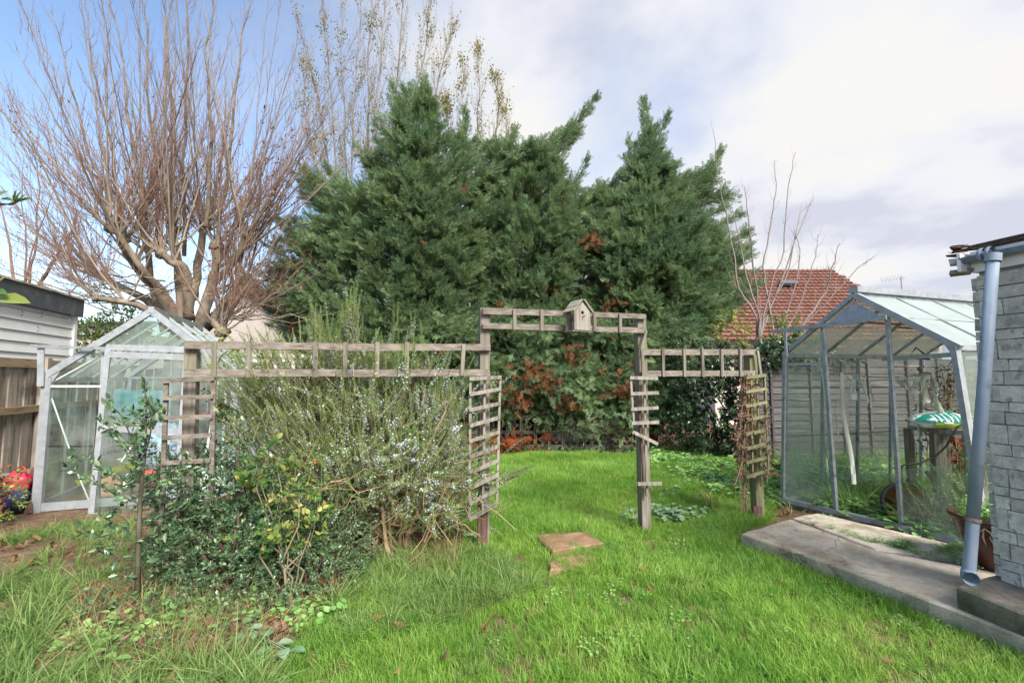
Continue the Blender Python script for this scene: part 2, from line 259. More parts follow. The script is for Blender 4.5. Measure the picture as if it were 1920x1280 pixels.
# ---------------------------------------------------------------- mesh builder
ORG = {}
class MB:
    def __init__(s): s.v = []; s.f = []
    def add(s, vs, fs):
        b = len(s.v); s.v.extend([tuple(x) for x in vs]); s.f.extend([tuple(i+b for i in f) for f in fs]); return s
    def hexa(s, p):       # 8 corners: bottom 4 ccw, top 4
        return s.add(p, [(3, 2, 1, 0), (4, 5, 6, 7), (0, 1, 5, 4), (1, 2, 6, 5), (2, 3, 7, 6), (3, 0, 4, 7)])
    def beam(s, a, b, w, h, up=(0, 0, 1), jit=0):
        a = V(a); b = V(b); d = (b-a).normalized(); up = V(up)
        if abs(d.dot(up)) > .98: up = V((0, 1, 0)) if abs(d.y) < .9 else V((1, 0, 0))
        x = d.cross(up).normalized(); y = x.cross(d).normalized()
        P = []
        for c in (a, b):
            for sx, sy in ((-1, -1), (1, -1), (1, 1), (-1, 1)):
                q = c+x*sx*w/2+y*sy*h/2
                if jit: q = q+V((random.uniform(-jit, jit) for _ in range(3)))
                P.append(q)
        return s.hexa([P[0], P[1], P[2], P[3], P[4], P[5], P[6], P[7]])
    def box(s, c, sx, sy, sz, yaw=0):
        c = V(c); cx = V((math.cos(yaw), math.sin(yaw), 0)); cy = V((-math.sin(yaw), math.cos(yaw), 0)); P = []
        for z in (-1, 1):
            for a, b in ((-1, -1), (1, -1), (1, 1), (-1, 1)): P.append(c+cx*a*sx/2+cy*b*sy/2+V((0, 0, z*sz/2)))
        return s.hexa(P)
    def prism(s, poly, off):   # polygon swept by off vector
        n = len(poly); off = V(off); a = [V(p) for p in poly]; b = [p+off for p in a]
        return s.add(a+b, [tuple(range(n))[::-1], tuple(range(n, 2*n))]+[(i, (i+1) % n, n+(i+1) % n, n+i) for i in range(n)])
    def tube(s, pts, rad, n=6, cap=True):
        P = np.array([tuple(p) for p in pts], float); k = len(P)
        r = np.full(k, rad, float) if isinstance(rad, (int, float)) else np.array(rad, float)
        T = np.gradient(P, axis=0); T /= (np.linalg.norm(T, axis=1)[:, None]+1e-9)
        ref = np.array([0, 0, 1.]) if abs(T[0, 2]) < .85 else np.array([1., 0, 0])
        X = np.cross(T, ref); X /= (np.linalg.norm(X, axis=1)[:, None]+1e-9); Y = np.cross(T, X)
        a = np.arange(n)*2*math.pi/n
        ring = P[:, None]+r[:, None, None]*(np.cos(a)[None, :, None]*X[:, None]+np.sin(a)[None, :, None]*Y[:, None])
        b = len(s.v); s.v.extend(map(tuple, ring.reshape(-1, 3).tolist()))
        for i in range(k-1):
            for j in range(n):
                j2 = (j+1) % n
                s.f.append((b+i*n+j, b+(i+1)*n+j, b+(i+1)*n+j2, b+i*n+j2))
        if cap and n > 2: s.f.append(tuple(b+j for j in range(n))); s.f.append(tuple(b+(k-1)*n+j for j in range(n))[::-1])
        return s
    def lathe(s, prof, c, n=28, axis=(0, 0, 1)):
        q = V(axis).to_track_quat('Z', 'Y'); c = V(c); vs = []; m = len(prof)
        for r, z in prof:
            for j in range(n):
                a = 2*math.pi*j/n; vs.append(c+q @ V((r*math.cos(a), r*math.sin(a), z)))
        return s.add(vs, [(i*n+j, i*n+(j+1) % n, (i+1)*n+(j+1) % n, (i+1)*n+j) for i in range(m-1) for j in range(n)])
    def build(s, name, mat, parent=None, smooth=False, org=None, **props):
        me = bpy.data.meshes.new(name); o = bpy.data.objects.new(name, me); C.objects.link(o)
        if parent is not None:
            o.parent = parent; og = ORG.get(parent.name, V((0, 0, 0)))
        else:
            og = V(org) if org is not None else V((0, 0, 0)); o.location = og
        ORG[o.name] = og
        ar = np.array(s.v, float).reshape(-1, 3)-np.array(og)
        me.from_pydata(ar.tolist(), [], s.f)
        if smooth: me.polygons.foreach_set('use_smooth', [True]*len(me.polygons))
        for m in (mat if isinstance(mat, (list, tuple)) else [mat]): me.materials.append(m)
        me.update()
        for k, v in props.items(): o[k] = v
        return o
def thing(name, label, cat, loc, group=None):
    o = bpy.data.objects.new(name, None); C.objects.link(o); o.location = loc; o.empty_display_size = .1
    ORG[o.name] = V(loc); o['label'] = label; o['category'] = cat
    if group: o['group'] = group
    return o
def solo(mb, name, mat, label, cat, org, group=None, smooth=False, kind=None):
    o = mb.build(name, mat, None, smooth, org); o['label'] = label; o['category'] = cat
    if group: o['group'] = group
    if kind: o['kind'] = kind
    return o

# ---------------------------------------------------------------- scatter (real meshes placed by geometry nodes)
def eulers(D, roll):
    D = D/(np.linalg.norm(D, axis=1)[:, None]+1e-9)
    ref = np.where(np.abs(D[:, 2:3]) < .9, np.array([[0, 0, 1.]]), np.array([[1., 0, 0]]))
    X = np.cross(ref, D); X /= np.linalg.norm(X, axis=1)[:, None]; Y = np.cross(D, X)
    c, s_ = np.cos(roll)[:, None], np.sin(roll)[:, None]
    X2 = X*c+Y*s_; Y2 = np.cross(D, X2)
    ry = -np.arcsin(np.clip(X2[:, 2], -1, 1)); rx = np.arctan2(Y2[:, 2], D[:, 2]); rz = np.arctan2(X2[:, 1], X2[:, 0])
    return np.stack([rx, ry, rz], 1)
PROTO = {}
def proto(key, builders):
    """collection of small source meshes, not linked to the scene"""
    col = bpy.data.collections.new('source_'+key)
    for i, (mb, mats, mi) in enumerate(builders):
        me = bpy.data.meshes.new(key+'_source'); me.from_pydata(mb.v, [], mb.f)
        for m in mats: me.materials.append(m)
        if mi is not None: me.polygons.foreach_set('material_index', mi)
        me.update(); o = bpy.data.objects.new('%s_%02d' % (key, i), me); col.objects.link(o)
    PROTO[key] = (col, len(builders))
def scatter(name, key, pts, dirs, scl, parent=None, roll=None, idx=None, kind='stuff', label=None, cat=None, group=None):
    pts = np.array(pts, float).reshape(-1, 3); n = len(pts); dirs = np.array(dirs, float).reshape(-1, 3)
    col, k = PROTO[key]
    if roll is None: roll = rng.uniform(0, 2*math.pi, n)
    if idx is None: idx = rng.integers(0, k, n)
    eu = eulers(dirs, np.asarray(roll, float))
    me = bpy.data.meshes.new(name); o = bpy.data.objects.new(name, me); C.objects.link(o)
    og = np.zeros(3)
    if parent is not None: o.parent = parent; og = np.array(ORG.get(parent.name, V((0, 0, 0))))
    ORG[o.name] = V(og)
    me.vertices.add(n); me.vertices.foreach_set('co', (pts-og).ravel())
    a = me.attributes.new('rot', 'FLOAT_VECTOR', 'POINT'); a.data.foreach_set('vector', eu.ravel())
    a = me.attributes.new('scl', 'FLOAT', 'POINT'); a.data.foreach_set('value', np.broadcast_to(np.asarray(scl, float), (n,)).copy())
    a = me.attributes.new('idx', 'INT', 'POINT'); a.data.foreach_set('value', np.asarray(idx, np.int32))
    me.update()
    g = bpy.data.node_groups.new('place_'+name, 'GeometryNodeTree')
    g.interface.new_socket('Geometry', in_out='INPUT', socket_type='NodeSocketGeometry')
    g.interface.new_socket('Geometry', in_out='OUTPUT', socket_type='NodeSocketGeometry')
    gi = g.nodes.new('NodeGroupInput'); go = g.nodes.new('NodeGroupOutput')
    ip = g.nodes.new('GeometryNodeInstanceOnPoints'); ci = g.nodes.new('GeometryNodeCollectionInfo')
    ci.inputs['Collection'].default_value = col; ci.inputs['Separate Children'].default_value = True; ci.inputs['Reset Children'].default_value = True
    def na(nm, dt):
        q = g.nodes.new('GeometryNodeInputNamedAttribute'); q.data_type = dt; q.inputs['Name'].default_value = nm
        return [x for x in q.outputs if x.enabled][0] if False else q.outputs['Attribute']
    er = g.nodes.new('FunctionNodeEulerToRotation'); g.links.new(na('rot', 'FLOAT_VECTOR'), er.inputs[0])
    g.links.new(gi.outputs[0], ip.inputs['Points']); g.links.new(ci.outputs[0], ip.inputs['Instance'])
    ip.inputs['Pick Instance'].default_value = True
    g.links.new(na('idx', 'INT'), ip.inputs['Instance Index']); g.links.new(er.outputs[0], ip.inputs['Rotation']); g.links.new(na('scl', 'FLOAT'), ip.inputs['Scale'])
    g.links.new(ip.outputs[0], go.inputs[0])
    md = o.modifiers.new('place', 'NODES'); md.node_group = g
    if kind: o['kind'] = kind
    if label: o['label'] = label; o['category'] = cat
    if group: o['group'] = group
    return o
U = lambda a, b, n: rng.uniform(a, b, n)
def rdir(n, up=0.0):
    d = rng.normal(size=(n, 3)); d /= np.linalg.norm(d, axis=1)[:, None]; d[:, 2] += up
    return d

# source shapes: all grow along +Z, flat side faces +-Y
def blade(mb, base, lean, h, w, seg, az):
    ca, sa = math.cos(az), math.sin(az); vs = []
    for i in range(seg+1):
        t = i/seg; out = lean*t*t*h; z = h*t*(1-.35*lean*t*t*.9); ww = w*(1-t)**.6/2
        cx, cy = base[0]+ca*out, base[1]+sa*out
        if i == seg: vs.append((cx, cy, z))
        else: vs += [(cx-sa*ww, cy+ca*ww, z), (cx+sa*ww, cy-ca*ww, z)]
    fs = [(2*i, 2*i+1, 2*i+3, 2*i+2) for i in range(seg-1)]+[(2*seg-2, 2*seg-1, 2*seg)]
    mb.add(vs, fs)
def tuft(n, rad, h0, h1, w, lean, seg=3):
    mb = MB()
    for _ in range(n):
        a = random.uniform(0, 6.28); r = rad*math.sqrt(random.random())
        blade(mb, (r*math.cos(a), r*math.sin(a)), random.uniform(.1, lean), random.uniform(h0, h1), w*random.uniform(.6, 1.3), seg, a+random.uniform(-1.3, 1.3))
    return mb
proto('tuft', [(tuft(34, .055, .035, .085, .0045, 1.0), [M['grass']], None) for _ in range(4)]+[(tuft(22, .05, .06, .13, .0045, 1.2), [M['grass']], None) for _ in range(2)])
proto('longtuft', [(tuft(20, .04, .12, .30, .008, 1.9, 5), [M['grass_long']], None) for _ in range(4)])
proto('midtuft', [(tuft(22, .04, .07, .20, .006, 1.5, 4), [M['grass_long']], None) for _ in range(3)])
def leaf(mb, p, d, nrm, L_, W_, shape='oval', fold=.12, curl=.1):
    d = V(d).normalized(); nrm = V(nrm); x = d.cross(nrm)
    x = x.normalized() if x.length > 1e-4 else V((1, 0, 0)); nn = x.cross(d).normalized(); p = V(p)
    if shape == 'oval': prof = [(0, .0), (.25, .75), (.55, 1), (.82, .6), (1, 0)]
    elif shape == 'lance': prof = [(0, 0), (.3, 1), (.7, .7), (1, 0)]
    elif shape == 'holly': prof = [(0, .1), (.14, .75), (.26, .45), (.40, 1.05), (.52, .6), (.66, .95), (.78, .4), (.88, .5), (1, 0)]
    elif shape == 'ivy': prof = [(0, .15), (.08, .8), (.25, .72), (.42, 1.1), (.55, .5), (1, 0)]
    elif shape == 'round': prof = [(0, .25), (.2, .9), (.5, 1.05), (.8, .75), (1, .1)]
    vs = []; m = len(prof)
    for t, wv in prof:
        c = p+d*(t*L_)-nn*(curl*L_*t*t)
        vs += [c-x*(wv*W_/2)+nn*(fold*W_*wv), c, c+x*(wv*W_/2)+nn*(fold*W_*wv)]
    fs = []
    for i in range(m-1): fs += [(3*i, 3*i+1, 3*i+4, 3*i+3), (3*i+1, 3*i+2, 3*i+5, 3*i+4)]
    mb.add(vs, fs)
def sprig(n, L_, leafL, leafW, shape, mat, stem=.002, ang=(.6, 1.1), twig='twig_olive', tip=True):
    mb = MB(); pts = [(math.sin(i*.9)*.02*L_, math.cos(i*1.3)*.02*L_, i/4*L_) for i in range(5)]
    mb.tube(pts, [stem, stem*.9, stem*.8, stem*.7, stem*.5], 3); k = len(mb.f)
    for i in range(n):
        t = .12+.88*i/n; a = i*2.4+random.uniform(-.4, .4); th = random.uniform(*ang)*(1-.3*t)
        d = V((math.cos(a)*math.sin(th), math.sin(a)*math.sin(th), math.cos(th)))
        leaf(mb, (0, 0, t*L_), d, V((-d.x*d.z, -d.y*d.z, 1)), leafL*random.uniform(.7, 1.15), leafW*random.uniform(.8, 1.1), shape, random.uniform(.05, .25), random.uniform(-.05, .35))
    return (mb, [M[twig], M[mat]], [0]*k+[1]*(len(mb.f)-k))
proto('holly', [sprig(11, .15, .042, .026, 'holly', 'holly') for _ in range(4)])
proto('dark', [sprig(12, .15, .032, .017, 'oval', 'darkleaf') for _ in range(4)])
proto('oval', [sprig(7, .16, .055, .032, 'oval', 'ovalleaf') for _ in range(3)])
proto('yellow', [sprig(6, .15, .062, .042, 'oval', 'yellowleaf') for _ in range(3)])
proto('ivy', [sprig(9, .22, .06, .055, 'ivy', 'ivy', .003, (.9, 1.5)) for _ in range(3)])
proto('lance', [sprig(12, .30, .10, .03, 'lance', 'ovalleaf', .003) for _ in range(2)])
def rose_stem(flow, tipn):
    mb = MB(); L_ = .34; mb.tube([(0, 0, 0), (.004, .003, L_/2), (0, 0, L_)], [.0025, .002, .001], 3); mi = [0]*len(mb.f)
    for i in range(74):
        t = .06+.94*i/74; a = i*2.4; th = .55 if t > .75 else .9
        d = V((math.cos(a)*math.sin(th), math.sin(a)*math.sin(th), math.cos(th))); side = V((-math.sin(a), math.cos(a), 0))*.0026
        p = V((0, 0, t*L_)); ln = random.uniform(.020, .032)*(1 if t < .85 else .7)
        k0 = len(mb.f); mb.add([p-side, p+side, p+d*ln+side*.5, p+d*ln-side*.5], [(0, 1, 2, 3)]); mi += [2 if t > .72 and tipn else 1]
    for i in range(flow):
        t = random.uniform(.15, .8); a = random.uniform(0, 6.28); p = V((math.cos(a)*.012, math.sin(a)*.012, t*L_))
        for k in range(3):
            b = a+(k-1)*.9; d = V((math.cos(b), math.sin(b), random.uniform(-.2, .6))); leaf(mb, p, d, (0, 0, 1), random.uniform(.010, .016), .009, 'lance')
            mi += [3]*(len(mb.f)-len(mi))
    return (mb, [M['twig_dry'], M['rosemary'], M['rosetip'], M['flower']], mi)
proto('rosemary', [rose_stem(18, 1), rose_stem(4, 1), rose_stem(0, 1), rose_stem(4, 0)])
def cyp(mat, dens=9, w=.0095):
    """one feathery frond of cypress, .32 m long, side shoots in a loose plane"""
    mb = MB(); L_ = .32
    def strip(a, b, w):
        d = (b-a).normalized(); s_ = d.cross(V((random.uniform(-.5, .5), 1, random.uniform(-.3, .3)))).normalized()*w/2
        m_ = a.lerp(b, .45)+V((0, random.uniform(-.004, .004), 0)); mb.add([a-s_*.6, a+s_*.6, m_+s_, b, m_-s_], [(0, 1, 2, 4), (4, 2, 3)])
    strip(V((0, 0, 0)), V((.01, 0, L_)), w*1.1)
    for i in range(dens):
        t = .06+.88*i/dens
        for sgn in (-1, 1):
            if random.random() < .12: continue
            ln = L_*(.42*(1-t)+.12)*random.uniform(.6, 1.15); an = R(random.uniform(24, 44)); tw_ = random.uniform(-.5, .5)
            dx = V((sgn*math.sin(an)*math.cos(tw_), math.sin(an)*math.sin(tw_), math.cos(an)))
            a = V((0, 0, t*L_)); b = a+dx*ln; strip(a, b, w)
            for q in (.35, .65):
                if ln < .05 and q != .35: continue
                c = a.lerp(b, q); l2 = ln*.42*(1.15-q)+.012
                for s2 in (-1, 1):
                    d2 = (dx+V((s2*.55*math.cos(an), random.uniform(-.45, .45), -s2*sgn*.3))).normalized(); strip(c, c+d2*l2, w*.8)
    return (mb, [M[mat]], None)
proto('cypress', [cyp('conifer') for _ in range(4)])
proto('cypress_dead', [cyp('conifer_dead', 8) for _ in range(2)])
proto('redfrond', [cyp('dead_red', 8, .008) for _ in range(2)])
def rosette(n, r, lw, mat, h=.05, shape='round'):
    mb = MB()
    for i in range(n):
        a = i*2.4+random.uniform(-.4, .4); rr = r*random.uniform(.25, 1); z = h*random.uniform(.4, 1.2)
        p = V((math.cos(a)*rr, math.sin(a)*rr, z)); leaf(mb, p, (math.cos(a+random.uniform(-.6, .6)), math.sin(a), random.uniform(-.25, .3)), (0, 0, 1), lw*random.uniform(.7, 1.2), lw*random.uniform(.8, 1), shape, .1, .15)
        mb.tube([(p.x*.15, p.y*.15, 0), tuple(p)], .0012, 3, False)
    return (mb, [M[mat]], None)
proto('rosette', [rosette(13, .08, .038, 'weed') for _ in range(3)])
proto('rosette_grey', [rosette(15, .13, .06, 'weedgrey', .08) for _ in range(2)])
proto('smallweed', [rosette(16, .07, .022, 'weed', .05, 'oval') for _ in range(3)])
def one(mat, L_, W_, shape, curl, fold=.2):
    mb = MB(); leaf(mb, (0, 0, 0), (0, 0, 1), (0, 1, 0), L_, W_, shape, fold, curl); return (mb, [M[mat]], None)
proto('rustleaf', [one('rust', .06, .04, 'ivy', .7, .5), one('rust', .06, .035, 'oval', .6), one('rust', .05, .035, 'oval', -.4, .5)])
proto('ochreleaf', [one('ochre', .05, .03, 'oval', .3), one('ochre', .045, .026, 'oval', -.3)])
proto('budleaf', [one('rust', .085, .03, 'lance', .4), one('rust', .06, .035, 'oval', .6)])
proto('vineleaf', [one('brownvine', .06, .035, 'oval', .8, .5), one('brownvine', .05, .02, 'lance', .6, .5), one('brownvine', .09, .012, 'lance', .5, .2)])
proto('straw', [(tuft(12, .05, .10, .26, .004, 2.0, 4), [M['straw']], None) for _ in range(2)])
proto('bladegold', [(tuft(12, .05, .14, .30, .014, 1.2, 4), [M['yellowleaf']], None), (tuft(14, .05, .10, .24, .012, 1.8, 4), [M['rust']], None)])

# ================================================================ GROUND
def inpoly(x, y, poly):
    x = np.asarray(x); y = np.asarray(y); c = np.zeros(x.shape, bool); n = len(poly)
    for i in range(n):
        x1, y1 = poly[i]; x2, y2 = poly[(i+1) % n]
        t = ((y1 > y) != (y2 > y)) & (x < (x2-x1)*(y-y1)/(y2-y1+1e-12)+x1); c ^= t
    return c
def gz(x, y):
    return .018*np.sin(x*1.7+.6*y)*np.cos(y*1.3-.4*x)+.008*np.sin(x*5.1)*np.sin(y*4.3)
xs = np.concatenate([[-90, -50, -30, -20, -14], np.arange(-11, 11.1, .2), [14, 20, 30, 50, 90]])
ys = np.concatenate([[-30, -10, -3], np.arange(-1, 13.1, .2), [15, 20, 30, 50, 120]])
mb = MB(); X, Y = np.meshgrid(xs, ys); Z = gz(X, Y); nx = len(xs)
mb.v = np.stack([X, Y, Z], -1).reshape(-1, 3).tolist()
mb.f = [(j*nx+i, j*nx+i+1, (j+1)*nx+i+1, (j+1)*nx+i) for j in range(len(ys)-1) for i in range(nx-1)]
mb.build('ground', M['soil'], smooth=True, kind='structure')
def P2(*pp, z=0.0):
    return [tuple(gr(a, b, z)[:2]) for a, b in pp]
lawn = P2((430, 1500), (560, 1190), (690, 1120), (760, 1075), (860, 1045), (880, 1000), (820, 930), (870, 880), (950, 852), (1180, 852), (1290, 842), (1400, 870), (1455, 925), (1440, 985), (1390, 1000), (1392, 1022), (1560, 1080), (1790, 1155), (1925, 1220), (2300, 1420), (2300, 1500))
rough = P2((-60, 945), (70, 962), (170, 985), (330, 985), (470, 960), (640, 960), (800, 960), (860, 1000), (850, 1045), (740, 1075), (680, 1125), (560, 1190), (430, 1500), (-700, 1500), (-500, 1180))
backweed = P2((1240, 835), (1420, 850), (1480, 905), (1450, 960), (1330, 930), (1230, 880), (1180, 850))
gh_r = [(3.38, 5.55), (4.14, 4.1), (6.4, 4.85), (5.7, 6.3)]
def spread(poly, n, excl=()):
    P = np.array(poly); lo, hi = P.min(0), P.max(0); out = []
    got = 0
    while got < n:
        x = U(lo[0], hi[0], n*2); y = U(lo[1], hi[1], n*2); k = inpoly(x, y, poly)
        for e_ in excl: k &= ~inpoly(x, y, e_)
        out.append(np.stack([x[k], y[k]], 1)); got += int(k.sum())
        if got == 0: break
    return np.concatenate(out)[:n]
def onground(p): return np.concatenate([p, gz(p[:, 0], p[:, 1])[:, None]-.004], 1)
def updir(n, k=.22):
    d = rng.normal(size=(n, 3))*k; d[:, 2] = 1; return d
stone1 = P2((1003, 1003), (1096, 997), (1130, 1022), (1034, 1040)); stone2 = P2((1034, 1044), (1118, 1033), (1132, 1042), (1060, 1066))
slabp = P2((1385, 998), (1530, 960), (1800, 1010), (2300, 1200), (2300, 1400), (1920, 1225), (1560, 1078), (1385, 1025))
nz2 = lambda p, s, o=0: np.sin(p[:, 0]*s+1.3*np.sin(p[:, 1]*s*.7+o))*np.sin(p[:, 1]*s*1.1+1.7*np.sin(p[:, 0]*s*.6+o*2))
p = spread(lawn, 17000, (stone1, stone2, slabp))
sc = (1.0+.28*nz2(p, 2.6)+U(-.15, .2, len(p)))*np.where(p[:, 1] > 6, 1.15, 1)
dd = updir(len(p), .25); dd[:, :2] += .25*np.stack([nz2(p, 1.9, 1), nz2(p, 2.3, 2)], 1)
ii = np.where(rng.random(len(p)) < .15+.35*(nz2(p, 1.5, 3) > .3), rng.integers(4, 6, len(p)), rng.integers(0, 4, len(p)))
scatter('lawn_grass', 'tuft', onground(p), dd, sc, idx=ii, label='short bright green lawn grass in the middle of the garden', cat='grass')
p = spread(rough, 5200, (P2((40, 905), (330, 905), (330, 975), (60, 958)),)); k = (nz2(p, 1.7, 2)+.45*nz2(p, 4.1, 1)) > -.18-.5*(p[:, 1] < 2.6)
bare = inpoly(p[:, 0], p[:, 1], P2((-200, 1035), (60, 1030), (130, 995), (330, 990), (470, 1060), (400, 1100), (230, 1080), (0, 1095), (-200, 1100))); k &= ~(bare & (rng.random(len(p)) < .72))
bram = inpoly(p[:, 0], p[:, 1], P2((120, 1110), (330, 1060), (640, 1080), (640, 1150), (540, 1210), (420, 1250), (240, 1280), (60, 1280))); k &= ~(bram & (rng.random(len(p)) < .86)); far = (p[:, 1] > 3.3); k &= ~(far & (rng.random(len(p)) < .12))
p = p[k]
scatter('rough_grass', 'longtuft', onground(p), updir(len(p), .5), U(.45, .95, len(p))*np.where(p[:, 1] > 3.3, .75, 1), label='long arching uncut grass on the left side in front of the left greenhouse', cat='grass')
p = spread(P2((640, 1075), (760, 1030), (900, 1040), (960, 1060), (1000, 1110), (820, 1180), (640, 1200)), 700)
p_l = spread(lawn, 1500, (stone1, stone2, slabp)); k = nz2(p_l, 3.1, 4) > .25; p_l = p_l[k]
scatter('lush_lawn_tufts', 'midtuft', onground(p_l), updir(len(p_l), .45), U(.35, .75, len(p_l)), label='longer lush tufts standing up unevenly from the lawn', cat='grass')
scatter('tall_grass_under_bush', 'midtuft', onground(p), updir(len(p), .35), U(.6, 1.0, len(p)), label='tall darker grass around the foot of the left arch post', cat='grass')
p = spread(backweed, 520)
scatter('ground_elder', 'rosette', onground(p), updir(len(p)), U(1.0, 2.0, len(p)), label='round leaved green weeds covering the far right corner of the lawn', cat='ground cover')
q = []
for (px, py, rx, ry, n) in [(1260, 965, 40, 14, 6), (1385, 915, 60, 12, 22), (1330, 1000, 60, 14, 14), (1170, 1120, 40, 16, 8), (1430, 1040, 50, 14, 16), (1640, 1130, 60, 16, 20), (1850, 1185, 60, 14, 20), (1300, 1040, 80, 20, 16), (1740, 1175, 50, 12, 14), (1480, 1060, 50, 10, 10), (1160, 1200, 30, 10, 8), (960, 1110, 120, 40, 14), (1250, 1180, 200, 50, 30)]:
    for _ in range(n//2): q.append(tuple(gr(px+random.gauss(0, rx*.8), py+random.gauss(0, ry*.5))))
scatter('lawn_weeds', 'smallweed', q, updir(len(q)), U(.5, 1.0, len(q)), label='small round leaved weeds dotted through the lawn grass', cat='weeds')
q = [tuple(gr(a+random.gauss(0, s), b+random.gauss(0, s*.3))) for a, b, s, n in [(1255, 972, 20, 10), (1380, 915, 30, 14), (1270, 930, 14, 3)] for _ in range(n)]
scatter('silvery_weeds', 'rosette_grey', q, updir(len(q)), U(.8, 1.2, len(q)), label='silvery lobed weeds beside the right arch post', cat='weeds')
q = [tuple(gr(random.gauss(1335, 22), random.gauss(948, 7))) for _ in range(26)]
scatter('withered_crocosmia', 'bladegold', q, updir(len(q), .35), U(.55, .9, len(q)), idx=(rng.random(len(q)) < .75).astype(int), label='clump of rusty and yellow withered leaves in the lawn before the right end post', cat='plant')
q = [tuple(gr(random.gauss(1480, 25), random.gauss(968, 6))) for _ in range(14)]
scatter('withered_border_plant', 'bladegold', q, updir(len(q), .35), U(.4, .8, len(q)), label='rusty leaved clump at the corner of the right greenhouse base', cat='plant')
p = spread(P2((-200, 985), (60, 975), (330, 985), (640, 1060), (680, 1120), (560, 1200), (430, 1400), (-600, 1400)), 2600); k = rng.random(len(p)) < .35+.65*(nz2(p, 2.2, 5) > .1); k &= rng.random(len(p)) < .5; p = onground(p[k]); p[:, 2] += U(.0, .05, len(p))
scatter('fallen_leaves', 'rustleaf', p, rdir(len(p), .15), U(.6, 1.2, len(p)), label='rust brown fallen leaves littering the bare soil at the left', cat='leaves')
q = [tuple(gr(a, b)+V((0, 0, .05))) for a, b in [(757, 1190), (911, 1197), (935, 1165), (825, 1258), (1420, 1265), (1560, 1105), (1036, 1060), (1046, 1058), (992, 1155), (752, 1268), (1378, 1112), (1000, 1290), (700, 1180), (1240, 1245)]]
pl2 = spread(lawn, 70, (stone1, slabp)); q += [tuple(v) for v in (onground(pl2)+[0, 0, .045])]
scatter('leaves_on_lawn', 'rustleaf', q, rdir(len(q)), U(.8, 1.1, len(q)), label='scattered curled red brown leaves lying on the lawn', cat='leaves')
p = spread(P2((150, 1120), (330, 1075), (640, 1090), (640, 1150), (500, 1230), (330, 1270), (120, 1270)), 420); 
scatter('dry_stalks', 'straw', onground(p), updir(len(p), .7), U(.5, 1.0, len(p)), label='dry straw coloured stalks under the holly shrubs at the front left', cat='dead stalks')
p = spread(P2((740, 1030), (870, 1030), (860, 1080), (760, 1085)), 80)
scatter('dead_grass_patch', 'straw', onground(p), updir(len(p), .6), U(.5, .9, len(p)), label='tan dead grass patch under the rosemary beside the left arch post', cat='grass')

p = spread(P2((170, 1120), (330, 1085), (640, 1110), (620, 1150), (540, 1200), (420, 1262), (240, 1290), (80, 1290)), 1500); p = onground(p); p[:, 2] += U(0, .06, len(p))
scatter('leaf_litter', 'vineleaf', p, rdir(len(p), .1), U(.6, 1.3, len(p)), label='brown leaf litter and broken stems on the ground below the holly shrubs', cat='leaf litter')
q = []
fe = [(1392, 1022), (1480, 1050), (1560, 1080), (1640, 1108), (1700, 1128), (1790, 1160), (1925, 1222)]
for a_, b_ in zip(fe[:-1], fe[1:]):
    for t in np.linspace(0, 1, 26): q.append(tuple(gr(a_[0]+(b_[0]-a_[0])*t, a_[1]+(b_[1]-a_[1])*t+random.uniform(-6, 8))))
scatter('edge_grass', 'midtuft', q, updir(len(q), .5), U(.25, .75, len(q)), label='longer grass leaning against the front edge of the concrete path', cat='grass')
q2 = [q[random.randrange(len(q))] for _ in range(60)]
scatter('edge_weeds', 'smallweed', q2, updir(len(q2), .4), U(.5, 1.1, len(q2)), label='small green weeds along the foot of the concrete path edge', cat='weeds')
# stepping stones, slab path, step
def slab(poly3, h, inset=.0, seg=1, rough=.006):
    """concrete sheet with softened, slightly ragged edge"""
    top = []; n = len(poly3)
    c = sum((V(p) for p in poly3), V((0, 0, 0)))/n
    ring = []
    for i in range(n):
        a, b = V(poly3[i]), V(poly3[(i+1) % n]); m_ = max(1, int((b-a).length/.12))
        for k in range(m_): ring.append(a.lerp(b, k/m_)+V((random.uniform(-rough, rough), random.uniform(-rough, rough), random.uniform(-.003, .003))))
    mb = MB(); m_ = len(ring); low = [V((p.x, p.y, p.z-h)) for p in ring]; mid = [p+V((0, 0, -.012)) for p in ring]; tp = [p.lerp(c, .012/max(.1, (p-c).length)) for p in ring]
    mb.add(low+mid+tp, [(i, (i+1) % m_, m_+(i+1) % m_, m_+i) for i in range(m_)]+[(m_+i, m_+(i+1) % m_, 2*m_+(i+1) % m_, 2*m_+i) for i in range(m_)]+[tuple(range(2*m_, 3*m_))])
    return mb
s1 = [gr(*q, .075) for q in [(1002, 1002), (1098, 996), (1132, 1016), (1036, 1032)]]
solo(slab(s1, .09), 'stepping_stone', M['paver'], 'upper brown stepping stone with a raised front edge in the lawn under the arch', 'stepping stone', s1[0], 'stepping stones in the lawn')
s2 = [gr(*q, .05) for q in [(1028, 1046), (1116, 1036), (1126, 1048), (1070, 1066), (1030, 1066)]]
solo(slab(s2, .05), 'stepping_stone', M['paver'], 'lower half buried brown stepping stone nearest the camera', 'stepping stone', s2[0], 'stepping stones in the lawn')
q = []
for sp4 in (s1, s2):
    for i in range(4):
        for t in np.linspace(0, 1, 16): c_ = V(sp4[i]).lerp(V(sp4[(i+1) % 4]), t); q.append((c_.x+random.gauss(0, .018), c_.y+random.gauss(-.01, .02), 0.0))
for (x, y) in ((906, 1036), (1209, 999), (1422, 979)):
    g_ = gr(x, y)
    for _ in range(26): a_ = random.uniform(0, 6.28); q.append((g_.x+.075*math.cos(a_)+random.gauss(0, .01), g_.y+.07*math.sin(a_)+random.gauss(0, .01), 0.0))
scatter('stone_edge_grass', 'tuft', q, updir(len(q), .45), U(.7, 1.35, len(q)), label='taller grass tufts round the stepping stones and the feet of the arch posts', cat='grass')
ZS = .13
bk = 1800
